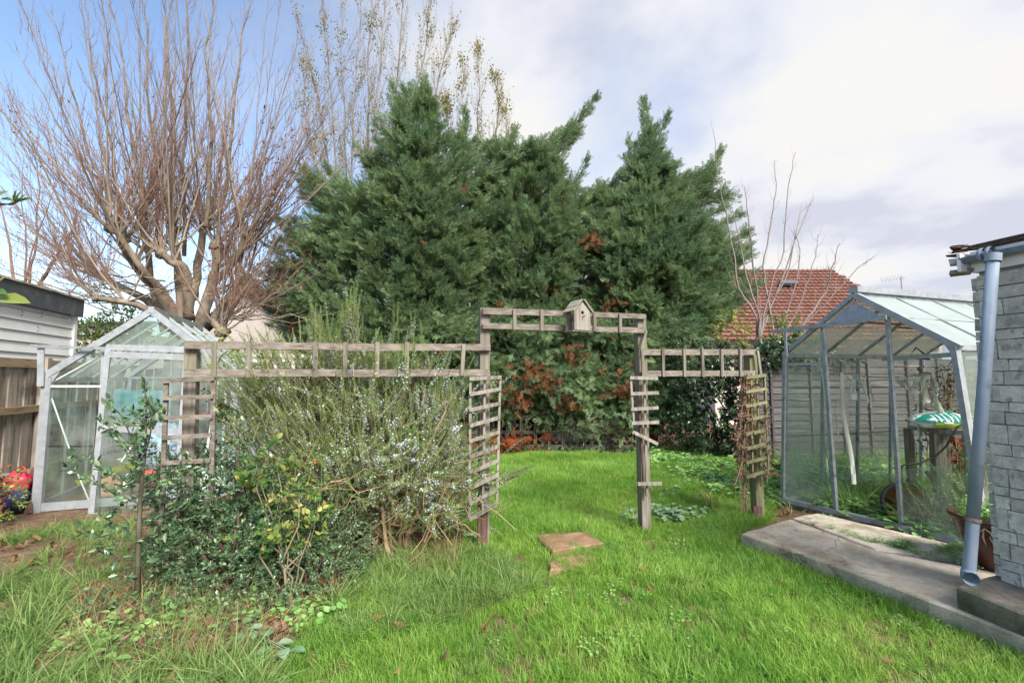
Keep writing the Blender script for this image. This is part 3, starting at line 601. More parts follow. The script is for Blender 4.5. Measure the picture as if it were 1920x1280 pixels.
f1 = [gr(*q, ZS) for q in [(1390, 998), (1478, 976), (1640, 1030), (1830, 1062)]]
front = [gr(*q, ZS) for q in [(1390, 1000), (1560, 1058), (1700, 1108), (1790, 1143), (1925, 1195), (2250, 1320)]]
pathpoly = front+[V((4.3, .2, ZS)), V((6.4, .2, ZS)), V((6.4, 3.9, ZS))]+[gr(1838, 1066, ZS), gr(1640, 1032, ZS), gr(1480, 972, ZS)]
pth = thing('concrete_path', 'raised grey concrete slab path beside the right greenhouse', 'path', front[0]); del pth['label']; del pth['category']; pth['kind'] = 'structure'
slab(pathpoly, .22, rough=.012).build('slab', M['concrete'], pth)
strip = [gr(*q, ZS-.004) for q in [(1484, 970), (1532, 961), (1780, 1018), (1850, 1058), (1640, 1028)]]
slab(strip, .2, rough=.004).build('slab', M['concrete'], pth)
st = [gr(*q, ZS+.13) for q in [(1790, 1098), (1925, 1150), (2120, 1230)]]+[V((5.2, 1.8, ZS+.13)), V((4.2, 3.0, ZS+.13))]+[gr(1870, 1074, ZS+.13)]
solo(slab(st, .2, rough=.006), 'concrete_step', M['concrete_dark'], 'thick grey concrete step at the foot of the stone wall, under the open pipe end', 'step', st[0])
q = []
for t in np.linspace(0, 1, 60):
    a = gr(1500+330*t, 975+90*t+2*math.sin(t*20), ZS)
    if random.random() < (.9 if .3 < t < .75 or t > .9 else .35): q.append(tuple(a+V((random.gauss(0, .012), random.gauss(0, .012), 0))))
q += [tuple(gr(random.gauss(1690, 16), random.gauss(1022, 3), ZS)) for _ in range(22)]+[tuple(gr(random.gauss(1790, 14), random.gauss(1033, 7), ZS)) for _ in range(34)]
scatter('crack_weeds', 'smallweed', q, updir(len(q)), U(.35, .8, len(q)), label='low green weeds growing from the joint between the path slabs', cat='weeds')

# ================================================================ BUILDINGS AND BOUNDARIES
# stone outbuilding corner at the right
WC = gr(1878, 1088, ZS+.13); wd = V((.26, -.966, 0)).normalized(); wn = V((-wd.y*-1, wd.x*-1, 0)); wn = V((-.966, -.26, 0))
ob = thing('stone_outbuilding', 'corner of a grey stone block outbuilding with a torn roof edge', 'building', WC)
WL, WH = 1.7, 2.27
core = MB(); core.prism([WC-wn*.03+V((0, 0, .0)), WC-wn*.03+wd*WL, WC-wn*.35+wd*WL, WC-wn*.35], (0, 0, WH-WC.z)); core.build('wall', M['mortar'], ob)
z = .0; cid = 0; hs = [.085, .07, .12, .085, .15, .09, .065, .13, .09, .08, .14, .09, .07, .12, .1, .085, .14, .075, .1, .12, .09, .1, .1, .08]
random.seed(11); unit = None
for h in hs:
    h *= .9
    if z+h > WH-WC.z-.02: h = WH-WC.z-.02-z
    if h < .03: break
    s = -.0-random.uniform(.0, .0)
    first = random.uniform(.05, .13)
    while s < WL-.02:
        ln = first if s <= 0 else random.uniform(.09, .26); ln = min(ln, WL-s); first = .1
        a = WC+wd*(s+.0025)+V((0, 0, z+h/2)); b = WC+wd*(s+ln-.0025)+V((0, 0, z+h/2)); off = wn*random.uniform(-.007, .001)
        mb = MB(); mb.beam(a-wn*.02+off, b-wn*.02+off, .05, h-.006, jit=.003); mb.build('block', M['stone'], ob); s += ln
    # end face blocks
    a = WC+V((0, 0, z+h/2))-wn*.05-wd*.03; mb = MB(); mb.beam(a, a-wn*random.uniform(.16, .3), .055, h-.009, jit=.003); mb.build('block', M['stone'], ob); z += h
top = WH
mb = MB(); fa = V((WC.x, WC.y, top+.06))+wn*.012-wd*.012; mb.beam(fa, fa+wd*(WL), .02, .14); mb.build('fascia_board', M['white_paint'], ob)
mb = MB(); q0 = fa-wd*.02-wn*.0; mb.beam(q0+wn*.09, q0-wn*.35, .02, .12); mb.build('barge_board', M['white_paint'], ob)
rf = MB()
for i in range(3):
    a = fa+V((0, 0, .085+.010*i))-wd*(.035-.01*(i % 3))+wn*(.06-random.uniform(0, .05)); b = a-wn*.9+V((0, 0, .12)); rf.prism([a, a+wd*WL, b+wd*WL, b], (0, 0, .007))
rf.build('roof', M['felt'], ob)
rg = MB()
for i in range(9):
    a = fa-wd*random.uniform(.01, .05)+V((0, 0, random.uniform(.05, .13)))+wn*random.uniform(-.04, .06); rg.beam(a, a-wd*random.uniform(.03, .07)+V((0, 0, random.uniform(-.03, .03)))+wn*random.uniform(-.02, .06), .05, .008, jit=.008)
rg.build('torn_felt', M['felt'], ob)
for dz, ln, k in ((.02, .09, 'alu'), (-.05, .09, 'wood_grey')):
    mb = MB(); a = fa+V((0, 0, dz))+wn*.0; mb.beam(a, a-wd*ln*1.1+wn*.05, .05, .035, jit=.01); mb.build('broken_batten', M[k], ob)
# gutter with bracket
gt = MB(); gp = fa+wn*.052+V((0, 0, -.0)); prof = []
for i in range(11):
    a = math.pi+math.pi*i/10; prof.append((.040*math.cos(a), .040*math.sin(a)))
vs = []
for c in (gp-wd*.02, gp+wd*WL):
    for r_ in (1, .9):
        for (u_, z_) in prof: vs.append(c+wn*u_*r_+V((0, 0, z_*r_+.03)))
fs = [(i, i+1, 22+i+1, 22+i) for i in range(10)]+[(11+i, 33+i, 33+i+1, 11+i+1) for i in range(10)]+[(i, 11+i, 11+i+1, i+1) for i in range(10)]
gt.add(vs, fs); gt.add(vs[:11]+[gp-wd*.02+V((0, 0, .03))], [tuple(range(12))])
gt.build('gutter', M['pvc'], ob, smooth=True)
for s in (.09, .13):
    mb = MB(); mb.lathe([(.043, -.012), (.047, -.006), (.047, .006), (.043, .012)], gp+wd*s+V((0, 0, .025)), 18, wd); mb.build('gutter_clip', M['pvc'], ob, smooth=True)
# downpipe, loose and leaning
pt = at(1862, 482, 2.80); pb = at(1816, 1080, 2.80)
dp = thing('downpipe', 'loose grey plastic downpipe leaning past the brown pot, open end on the step', 'pipe', pb)
mb = MB(); mid = pt.lerp(pb, .83); mb.tube([pt, pt.lerp(mid, .5)+V((.004, 0, 0)), mid], .032, 20); mb.build('upper_pipe', M['pvc'], dp, smooth=True)
mb = MB(); mb.tube([mid, mid.lerp(pb, .9)], .0315, 20, False); mb.build('lower_pipe', M['pvc'], dp, smooth=True)
dv = (pb-pt).normalized(); mb = MB(); mb.lathe([(.039, -.012), (.039, .010)], mid, 20, dv); mb.build('sealing_band', M['felt'], dp, smooth=True)
mb = MB(); e0 = mid.lerp(pb, .86); e1 = pb+V((-.018, -.035, .0)); mb.tube([e0, e0.lerp(pb, .35), e0.lerp(pb, .36), pb, e1], [.034, .034, .038, .038, .038], 20, False); mb.tube([e1, pb, e0], [.038, .033, .029], 20, False); mb.build('socket', M['pvc'], dp, smooth=True)
mb = MB(); mb.lathe([(.041, 0), (.041, .05)], pt-dv*.02, 20, dv); mb.build('outlet_collar', M['pvc'], dp, smooth=True)

# left timber fence
FD = V((-.352, .936, 0)); F0 = V((-5.98, 5.25, 0)); FN = V((.936, .352, 0))
lf = thing('board_fence', 'brown close board fence at the left behind the red bag', 'fence', F0)
FT = 1.84
for i in range(44):
    t = -2.6+i*.155; tilt = random.uniform(-.008, .008)
    mb = MB(); a = F0+FD*t+FN*(.008 if i % 2 else -.006)+V((0, 0, .05)); mb.beam(a, a+V((tilt, 0, FT-.18+random.uniform(-.015, .01))), .148, .018, up=FN); mb.build('board', M['fence'], lf)
for zc in (.35, 1.16):
    mb = MB(); a = F0+FD*-2.6+FN*.045+V((0, 0, zc)); mb.beam(a, a+FD*6.7, .05, .085); mb.build('rail', M['fence_rail'], lf)
mb = MB(); a = F0+FD*-2.6+FN*.02+V((0, 0, FT-.10)); mb.beam(a, a+FD*6.7, .06, .11); mb.build('top_rail', M['fence_rail'], lf)
for t in (-1.75, .85, 3.4):
    mb = MB(); a = F0+FD*t+FN*.07; mb.beam(a, a+V((0, 0, FT-.02)), .1, .09, up=FN); mb.build('post', M['fence'], lf)
# back fence behind the left greenhouse
B0 = F0+FD*4.1; 
bf = thing('board_fence', 'grey board fence seen through the glass of the left greenhouse', 'fence', B0)
for i in range(30):
    a = B0+V((i*.155, .045*i, .03)); mb = MB(); mb.beam(a, a+V((0, 0, 1.72+random.uniform(-.02, .02))), .15, .02, up=(0, 1, 0)); mb.build('board', M['waney'], bf)
mb = MB(); a = B0+V((0, -.03, 1.2)); mb.beam(a, a+V((4.6, 1.34, 0)), .05, .08); mb.build('rail', M['waney'], bf)

# white clad building behind the left fence
SC = at(133, 640, 7.6); SDr = V((.335, -1, 0)).normalized()   # towards the camera
SC = V((SC.x, SC.y, 0)); sn = V((-SDr.y, SDr.x, 0)); sn = sn if sn.x > 0 else -sn
wb = thing('clad_outbuilding', 'white weatherboarded outbuilding with a charcoal fascia behind the left fence', 'building', SC)
STP = at(133, 592, 7.6).z
mb = MB(); mb.prism([SC-sn*.04, SC-sn*.04+SDr*5, SC-sn*2.5+SDr*5, SC-sn*2.5], (0, 0, STP)); mb.build('wall', M['white_paint'], wb)
zb = .4
while zb < STP-.02:
    mb = MB(); h = min(.152, STP-zb); a = SC+V((0, 0, zb)); P_ = [a, a+SDr*5, a+SDr*5+V((0, 0, h-.008))-sn*.022, a+V((0, 0, h-.008))-sn*.022]
    mb.prism([p+sn*.03 for p in P_], -sn*.03); mb.build('cladding_board', M['white_paint'], wb); zb += .152
mb = MB(); mb.beam(SC+sn*.02+V((0, 0, .2)), SC+sn*.02+V((0, 0, STP)), .07, .07, up=sn); mb.build('corner_trim', M['white_paint'], wb)
mb = MB(); a = SC+V((0, 0, STP+.13))+sn*.08-SDr*.08; mb.beam(a, a+SDr*5.2, .05, .28); mb.build('fascia', M['fascia'], wb)
mb = MB(); mb.beam(a+V((0, 0, .0)), a-sn*2.6, .05, .28); mb.build('fascia', M['fascia'], wb)
mb = MB(); a2 = a+V((0, 0, .145)); mb.prism([a2+sn*.05-SDr*.03, a2+sn*.05+SDr*5.2, a2-sn*2.6+SDr*5.2, a2-sn*2.6-SDr*.03], (0, 0, .03)); mb.build('roof', M['concrete'], wb)
for (px, py) in ((40, 588), (77, 590), (70, 617)):
    c = onp(px, py, SC+sn*.05, sn); mb = MB(); mb.tube([c+V((0, 0, -.03)), c+sn*.03, c+V((0, 0, .04))], .006, 5); mb.build('hook', M['black'], wb)

# waney lap fence on the right boundary
wf = thing('lap_fence', 'dark grey overlapping board fence behind the right greenhouse', 'fence', (4.2, 8.3, 0))
def W_(x): return V((x, 8.3+.05*(x-4.2), 0))
for k in range(4):
    x0 = 4.25+k*1.85
    for j in range(15):
        zc = .12+j*.123; a = W_(x0+.05)+V((0, random.uniform(-.004, .004), zc)); b = W_(x0+1.78)+V((0, 0, zc+random.uniform(-.01, .01)))
        mb = MB(); n_ = 7; vs = []
        for i in range(n_+1):
            c = a.lerp(b, i/n_); w0 = random.uniform(-.012, .012)
            vs += [c+V((0, -.020, -.075+w0)), c+V((0, .0, .062)), c+V((0, .012, .062)), c+V((0, -.008, -.075+w0))]
        fs = [(4*i+s_, 4*i+(s_+1) % 4, 4*i+4+(s_+1) % 4, 4*i+4+s_) for i in range(n_) for s_ in range(4)]
        mb.add(vs, fs); mb.build('board', M['waney'], wf)
    mb = MB(); mb.beam(W_(x0-.02), W_(x0-.02)+V((0, 0, 1.98)), .09, .09, up=(0, 1, 0)); mb.build('post', M['waney'], wf)
    for s_ in (.45, 1.2):
        mb = MB(); mb.beam(W_(x0+s_)+V((0, -.04, .1)), W_(x0+s_)+V((0, -.04, 1.9)), .035, .02, up=(0, 1, 0)); mb.build('batten', M['waney'], wf)

# screen block wall
sw = thing('screen_block_wall', 'low pierced concrete screen block wall under the conifers', 'wall', (-1.5, 9.9, 0))
BS = .30
def screen_block(x, z0):
    mb = MB(); Y0 = 9.9; T = .09; h = BS/2-.004; cx, cz = x, z0+BS/2
    for (a, b) in (((-h, -h), (h, -h)), ((-h, h), (h, h))):
        s_ = 1 if a[1] < 0 else -1
        mb.box((cx, Y0, cz+a[1]+s_*.014), 2*h, T, .028)
    for s_ in (-1, 1): mb.box((cx+s_*(h-.014), Y0, cz), .028, T-.004, 2*h-.056)
    m_ = h-.028
    for q_ in range(4):          # four arcs meeting in the middle of each side
        ang = q_*math.pi/2; pts = []
        for i in range(7):
            b = math.pi/2*i/6; pts.append((m_-m_*math.cos(b)*1.0, m_-m_*math.sin(b)*1.0))
        c, s_ = math.cos(ang), math.sin(ang)
        for (p0, p1) in zip(pts[:-1], pts[1:]):
            r0 = (p0[0]*c-p0[1]*s_, p0[0]*s_+p0[1]*c); r1 = (p1[0]*c-p1[1]*s_, p1[0]*s_+p1[1]*c)
            mb.beam((cx+r0[0], Y0, cz+r0[1]), (cx+r1[0], Y0, cz+r1[1]), T-.02, .018, up=(0, 0, 1) if abs(r1[1]-r0[1]) < abs(r1[0]-r0[0]) else (1, 0, 0))
    return mb
for i in range(14):
    for j in range(2):
        screen_block(-1.45+i*BS, .10+j*BS).build('screen_block', M['screenblock'], sw)
mb = MB(); mb.beam((-1.65, 9.9, .735), (2.65, 9.9, .735), .14, .06); mb.build('coping', M['screenblock'], sw)
mb = MB(); mb.beam((-1.65, 9.9, .04), (2.65, 9.9, .04), .16, .12); mb.build('footing', M['screenblock'], sw)
for x in (-1.70, 2.70):
    mb = MB(); mb.box((x, 9.9, .4), .16, .18, .8); mb.build('pier', M['screenblock'], sw)
# low stone kerb in front
for i, (px, py, ln) in enumerate([(1060, 838, .5), (1098, 834, .35), (1030, 842, .3)]):
    c = gr(px, py); mb = MB(); mb.beam(c+V((-ln/2, 0, .03)), c+V((ln/2, .05, .04)), .12, .07, jit=.012)
    solo(mb, 'edging_stone', M['paver'], ['long pale edging stone in front of the screen block wall', 'short pale edging stone right of the long one below the block wall', 'short edging stone left of the long one below the block wall'][i], 'stone', c, 'edging stones below the block wall')

# houses beyond
def roof_tiles(mb, a, b, up, rows, cols, tw=.02):
    """a,b eave ends; up vector to ridge; each tile a small raised half-round"""
    a = V(a); b = V(b); up = V(up); nrm = (b-a).cross(up).normalized()
    if nrm.y > 0: nrm = -nrm
    for r_ in range(rows):
        for c_ in range(cols):
            p0 = a.lerp(b, c_/cols)+up*(r_/rows); p1 = a.lerp(b, (c_+1)/cols)+up*(r_/rows); q = up/rows*1.08; m_ = p0.lerp(p1, .4)
            lift = nrm*.075; j = nrm*random.uniform(0, .012)
            mb.add([p0+lift+j, m_+lift+nrm*.04+j, p1+lift+j, p0+q+j, m_+q+nrm*.035+j, p1+q+j, p0, p1], [(0, 1, 4, 3), (1, 2, 5, 4), (0, 6, 7, 2, 1)])
A_ = at(1330, 640, 15); B_ = at(1760, 640, 15); RL = at(1330, 506, 18.5); RR = at(1556, 528, 18.5)
rh = thing('tiled_house', 'house with a red pantiled roof behind the right fence', 'house', (A_.x, 15, 0))
mb = MB(); mb.prism([V((A_.x+.3, 15.4, 0)), V((B_.x-.3, 15.4, 0)), V((B_.x-.3, 20, 0)), V((A_.x+.3, 20, 0))], (0, 0, A_.z-.05)); mb.build('wall', M['render_wall'], rh)
mb = MB(); upv = V((0, 3.5, RL.z-A_.z)); rows, cols = 21, 44
nrm = V((1, 0, 0)).cross(upv).normalized()
for r_ in range(rows):
    for c_ in range(cols):
        x = A_.x-.2+(B_.x-A_.x+.4)*c_/cols; p0 = V((x, A_.y, A_.z))+upv*(r_/rows)
        hipx = B_.x+.2-(B_.x+.2-RR.x)*(r_/rows)
        if x > hipx: continue
        wdt = (B_.x-A_.x+.4)/cols; q = upv/rows*1.1; lift = V((0, -.045, .055)); 
        mb.add([p0+lift, p0+V((wdt*.45, -.03, .035))+lift, p0+V((wdt, 0, 0))+lift, p0+q, p0+q+V((wdt*.45, -.02, .025)), p0+q+V((wdt, 0, 0)), p0, p0+V((wdt, 0, 0))], [(0, 1, 4, 3), (1, 2, 5, 4), (0, 6, 7, 2, 1)])
mb.build('roof_tiles', M['rooftile'], rh, kind='stuff')
mb = MB(); mb.prism([A_+V((-.2, .03, -.03)), B_+V((.2, .03, -.03)), RR+V((0, .03, -.03)), RL+V((0, .03, -.03))], (0, .05, -.05)); mb.prism([B_+V((.2, .03, -.03)), B_+V((.2, 6, -.03)), RR+V((0, .03, -.03))], (0, .02, -.04)); mb.build('roof', M['rooftile'], rh)
mb = MB(); mb.beam(RL, RR, .2, .14); mb.build('ridge', M['rooftile'], rh); mb = MB(); mb.beam(RR, B_+V((.2, 0, 0)), .2, .14); mb.build('hip', M['rooftile'], rh)
pk = at(1450, 508, 18.6); pl_ = at(1395, 545, 18.2); pr = at(1500, 545, 18.2)
mb = MB(); mb.add([pl_, pk, pk+V((.4, 3, 0)), pl_+V((0, 3, 0)), pr, pr+V((.4, 3, 0))], [(0, 1, 2, 3), (1, 4, 5, 2), (0, 4, 1)]); mb.build('dormer_roof', M['rooftile'], rh)
mb = MB(); mb.beam(A_+V((-.2, -.08, -.06)), B_+V((.2, -.08, -.06)), .12, .12); mb.build('gutter', M['black'], rh)
mb = MB(); mb.beam(A_+V((-.2, .15, -.24)), B_+V((.2, .15, -.24)), .05, .28); mb.build('soffit_board', M['render_wall'], rh)
sk = V((.0, 0, 0)); c = A_+V((4.1, 0, 0))+upv*.68+V((0, -.12, .14)); mb = MB(); mb.prism([c+V((-.25, 0, 0)), c+V((.35, 0, 0)), c+V((.35, .22, .17)), c+V((-.25, .22, .17))], (0, -.06, .08)); mb.build('roof_window', M['fascia'], rh)
def aerial(px, py, Y, name_label, s=1):
    b = at(px, py, Y); mb = MB(); mb.tube([b, b+V((0, 0, 1.0*s))], .022, 6); t_ = b+V((0, 0, .95*s)); o = thing('tv_aerial', name_label, 'aerial', b, 'roof aerials'); mb.build('mast', M['wire'], o)
    mb = MB(); mb.tube([t_-V((.9*s, 0, .12*s)), t_+V((.25*s, 0, .03*s))], .016, 5)
    for i in range(8):
        q = t_-V((.85*s-.13*s*i, 0, .11*s-.017*s*i)); mb.tube([q-V((0, .05, .13*s)), q+V((0, .05, .13*s))], .009, 4)
    mb.build('boom', M['wire'], o)
aerial(1692, 560, 20, 'thin aerial poking above the ridge of the right greenhouse', 1.0); aerial(1556, 545, 18.6, 'aerial on the hip of the red tiled roof', 1.0)
# white rendered house behind the pollarded tree
G1, G2, G3, G4 = at(395, 700, 17), at(560, 700, 17), at(395, 640, 17), at(470, 545, 17)
gb = thing('rendered_house', 'pale rendered gable house behind the pollarded tree', 'house', (G1.x, 17, 0))
e2 = at(545, 615, 17); e0_ = at(380, 635, 17)
mb = MB(); mb.prism([V((e0_.x, 17, 0)), V((e2.x, 17, 0)), e2, G4, e0_], (0, 6, 0)); mb.build('wall', M['render_wall'], gb)
mb = MB(); mb.prism([G4+V((0, -.2, .1)), e2+V((.25, -.2, -.05)), e2+V((.25, 6, -.05)), G4+V((0, 6, .1))], (.02, 0, .12)); mb.prism([G4+V((0, -.2, .1)), e0_+V((-.25, -.2, -.05)), e0_+V((-.25, 6, -.05)), G4+V((0, 6, .1))], (-.02, 0, .12)); mb.build('roof', M['rooftile2'], gb)
mb = MB(); mb.beam(G4+V((0, -.23, .06)), e2+V((.25, -.23, -.09)), .04, .2, up=(0, 1, 0)); mb.build('barge_board', M['rooftile'], gb)
D1 = at(100, 625, 22); D2 = at(255, 625, 22)
gh = thing('slate_house', 'far house with a dark roof between the clad outbuilding and the tree', 'house', (D1.x, 22, 0))
mb = MB(); mb.prism([V((D1.x, 22.3, 0)), V((D2.x, 22.3, 0)), V((D2.x, 26, 0)), V((D1.x, 26, 0))], (0, 0, D1.z)); mb.build('wall', M['render_wall'], gh)
mb = MB(); mb.prism([D1+V((-.2, 0, 0)), D2+V((.2, 0, 0)), D2+V((-.8, 2.2, .8)), D1+V((.8, 2.2, .8))], (0, .02, .08)); mb.build('roof', M['darkroof'], gh)

# ================================================================ PERGOLA ARCH
PP = V((-.255, 4.21, 0)); pu = (V((2.68, 5.07, 0))-PP).normalized(); pn = V((pu.y, -pu.x, 0))
def pp(px, py, off=0.0): return onp(px, py, PP, pn, off)
arch = thing('trellis_arch', 'weathered wooden garden arch with ladder like trellis wings on both sides', 'trellis arch', PP)
def post(px0, py0, px1, py1, mat, w=.082, off=0.0):
    a = pp(px0, py0, off); b = pp(px1, py1, off); b = V((a.x+(b.x-a.x)*1, b.y, b.z)); mb = MB(); mb.beam(V((a.x, a.y, -.05)), b, w, .085, up=pn); return mb.build('post', M[mat], arch)
post(906, 1035, 908, 578, 'wood_z', .092, -.05); post(1209, 998, 1199, 592, 'wood_z', .10, -.05); post(1422, 978, 1406, 655, 'wood_green', .105, -.05)
post(355, 1010, 361, 642, 'wood_z', .085, -.05); 
mb = MB(); a = pp(904.5, 1040, .012); mb.beam(V((a.x, a.y, 0)), V((a.x, a.y, .40)), .088, .02, up=pn); mb.build('post_sleeve', M['wood_dark'], arch)
mb = MB(); a = pp(1421, 985, .012); mb.beam(V((a.x, a.y, 0)), V((a.x, a.y, .17)), .112, .02, up=pn); mb.build('post_sleeve', M['wood_dark'], arch)
def rail(p0, p1, th=.057, mat='wood_x', off=.022, name='rail', d=.036):
    mb = MB(); mb.beam(pp(*p0, off), pp(*p1, off), d, th, jit=.0045); return mb.build(name, M[mat], arch)
rail((346, 647), (630, 650)); rail((630, 651), (919, 651)); rail((346, 699), (630, 699)); rail((630, 700), (918, 698))
rail((905, 583), (1060, 588), .052); rail((1060, 588.5), (1210, 594), .052); rail((905, 611), (1211, 619.5), .052)
rail((1204, 660), (1418, 660), .060); rail((1204, 700), (1414, 699), .060)
def slat(x0, y0, x1, y1, w=.034, mat='wood_z', off=.05, name='slat', d=.016):
    mb = MB(); mb.beam(pp(x0, y0, off), pp(x1, y1, off), w, d, up=pn, jit=.0015); return mb.build(name, M[mat], arch)
for x in (402, 467, 592, 648, 708, 763): slat(x, 641, x-1, 707)
slat(870, 645, 866, 704)
for x, a, b in ((965, 579, 618), (1016, 580, 620), (1115, 585, 621), (1163, 588, 623)): slat(x, a, x, b, .032)
for x in (1243, 1283, 1317, 1353, 1388): slat(x, 654, x+1, 706, .030)
slat(1204, 656, 1206, 706, .03); slat(1212, 620, 1202, 655, .024, 'wood_grey'); slat(1420, 657, 1427, 706, .028, 'wood_grey')
def ladder(l0, l1, r0, r1, rungs, w=.021, mat='wood_grey', off=.07, right=True):
    slat(*l0, *l1, w, mat, off, 'stile', .02)
    if right: slat(*r0, *r1, w, mat, off, 'stile', .02)
    for a, b in rungs:
        mb = MB(); mb.beam(pp(*a, off+.02), pp(*b, off+.02), .018, .032, jit=.0015); mb.build('rung', M[mat], arch)
ladder((882, 709), (880, 974), (938, 706), (931, 947), [((880, 710+i*29.3), (940-i*.9, 707+i*26.8-(i > 0)*5)) for i in range(10)])
slat(909, 712, 905, 965, .02, 'wood_grey', .045, 'stile')
ladder((1182, 708), (1188, 792), None, None, [((1181, 708), (1233, 709)), ((1182, 738), (1234, 736)), ((1183, 767), (1234, 764)), ((1184, 793), (1235, 791)), ((1186, 809), (1233, 832)), ((1195, 907), (1240, 906))], right=False)
slat(1208, 712, 1213, 930, .026, 'wood_z', .045, 'stile'); slat(1198, 760, 1207, 905, .016, 'wood_dark', .045, 'stile')
ladder((1408, 706), (1411, 885), (1433, 704), (1441, 880), [((1398, 708+i*26.6), (1436+i*.8, 703+i*25.5)) for i in range(8)], mat='wood_green')
slat(1418, 712, 1428, 912, .018, 'wood_green', .045, 'stile')
ladder((312, 712), (303, 1000), (401, 712), (394, 1010), [((306, 714), (402, 709)), ((306, 746), (400, 743)), ((305, 783), (398, 781)), ((304, 821), (396, 815)), ((303, 868), (395, 862)), ((302, 940), (330, 938))], .03, 'wood_x', .07)

# bird house on the arch
bc = pp(1084, 620, .16); ya = R(28); bfn = V((math.sin(ya), -math.cos(ya), 0)); bfx = V((math.cos(ya), math.sin(ya), 0))
bh = thing('bird_house', 'small grey wooden bird house with one open side sitting on the arch rail', 'bird house', bc)
hw, dp_, hh, ap = .093, .145, .175, .265
base_ = bc+V((0, 0, .0))
def bp(x, y, z_): return base_+bfx*x+bfn*y+V((0, 0, z_))   # y forward
mb = MB(); outl = [(-hw, 0), (hw, 0), (hw, hh), (0, ap), (-hw, hh)]; cc = (0, .165); rr = .017
def ringpts(n=20):
    res = []
    for i in range(n):
        a = 2*math.pi*i/n; d = (math.cos(a), math.sin(a)); best = 9
        for k in range(5):
            x1, y1 = outl[k]; x2, y2 = outl[(k+1) % 5]; ex, ey = x2-x1, y2-y1; det = d[0]*(-ey)+d[1]*ex
            if abs(det) < 1e-9: continue
            t = ((x1-cc[0])*(-ey)+(y1-cc[1])*ex)/det; s_ = (d[0]*(y1-cc[1])-d[1]*(x1-cc[0]))/det
            if t > 0 and -1e-6 <= s_ <= 1+1e-6: best = min(best, t)
        res.append((cc[0]+d[0]*best, cc[1]+d[1]*best))
    return res
# include corners exactly
n_ = 40; rp_ = ringpts(n_); 
for cx_, cy_ in outl:
    k = min(range(n_), key=lambda i: (rp_[i][0]-cx_)**2+(rp_[i][1]-cy_)**2); rp_[k] = (cx_, cy_)
inn = [(cc[0]+rr*math.cos(2*math.pi*i/n_), cc[1]+rr*math.sin(2*math.pi*i/n_)) for i in range(n_)]
yf = dp_/2
vs = [bp(x, yf, z_) for x, z_ in rp_]+[bp(x, yf, z_) for x, z_ in inn]+[bp(x, yf-.012, z_) for x, z_ in inn]+[bp(x, yf-.012, z_) for x, z_ in rp_]
fs = [(i, (i+1) % n_, n_+(i+1) % n_, n_+i) for i in range(n_)]+[(n_+i, n_+(i+1) % n_, 2*n_+(i+1) % n_, 2*n_+i) for i in range(n_)]+[(2*n_+i, 2*n_+(i+1) % n_, 3*n_+(i+1) % n_, 3*n_+i) for i in range(n_)]+[(3*n_+i, 3*n_+(i+1) % n_, (i+1) % n_, i) for i in range(n_)]
mb.add(vs, fs); mb.build('front_panel', M['wood_grey'], bh)
mb = MB(); mb.prism([bp(x, -yf, z_) for x, z_ in outl], bfn*.012); mb.build('back_panel', M['wood_grey'], bh)
mb = MB(); mb.prism([bp(hw, -yf+.013, 0), bp(hw, yf-.013, 0), bp(hw, yf-.013, hh), bp(hw, -yf+.013, hh)], -bfx*.012); mb.build('side_panel', M['wood_grey'], bh)
mb = MB(); mb.prism([bp(-hw-.01, -yf-.01, -.013), bp(hw, -yf-.01, -.013), bp(hw, yf-.01, -.013), bp(-hw-.01, yf-.01, -.013)], (0, 0, .012)); mb.build('floor', M['roofboard'], bh)
sl_ = (V((0, 0, ap))+bfx*0)-(V((0, 0, hh))-bfx*hw); 
for sg in (-1, 1):
    dirv = bfx*sg*hw+V((0, 0, hh-ap)); dirv = dirv.normalized(); nr = V((0, 0, 1))*abs(dirv.dot(bfx))+bfx*sg*abs(dirv.z)
    r0 = bp(0, 0, ap+.006)
    for (s0, s1, l) in ((-.003, .080, .016), (.070, .148, .006)):
        mb = MB(); a = r0+dirv*s0+nr*l; b = r0+dirv*s1+nr*l*.6; mb.prism([a+bfn*(yf+.02), b+bfn*(yf+.02), b-bfn*(yf+.015), a-bfn*(yf+.015)], nr*.010); mb.build('roof_board', M['roofboard'], bh)
mb = MB(); mb.tube([bp(.0, yf-.004, .128), bp(.0, yf+.035, .130)], .005, 7); mb.build('perch', M['wood_dark'], bh)

# ================================================================ LEFT GREENHOUSE
LF = V((-5.558, 5.432, 0)); lu = V((math.cos(.36), math.sin(.36), 0)); lk = V((-math.sin(.36), math.cos(.36), 0)); ln_ = -lk
LW, LE, LR, LL = 2.008, 1.557, 2.41, 2.25
def lp(px, py, off=0.0): return onp(px, py, LF, ln_, off)
lg = thing('greenhouse', 'left aluminium greenhouse with its door hanging askew behind the holly', 'greenhouse', LF, 'greenhouses')
def bar(o, name, a, b, w, d, mat='alu', up=None):
    mb = MB(); mb.beam(a, b, w, d, up=up or (0, 0, 1)); return mb.build(name, M[mat], o)
zv = V((0, 0, 1))
C0, C1 = LF, LF+lu*LW; A0 = LF+lu*LW/2
for o_, dd_ in ((0, 0), (LL, 1)):
    a, b, r_ = C0+lk*o_, C1+lk*o_, A0+lk*o_
    bar(lg, 'corner_post', a+lu*.03, a+zv*LE+lu*.03, .085, .07, up=lk); bar(lg, 'corner_post', b-lu*.03, b+zv*LE-lu*.03, .085, .07, up=lk)
    bar(lg, 'rafter', a+zv*LE-lu*.02, r_+zv*LR, .075, .05, up=lk); bar(lg, 'rafter', b+zv*LE+lu*.02, r_+zv*LR, .075, .05, up=lk)
    bar(lg, 'sill', a+zv*.05, b+zv*.05, .05, .09)
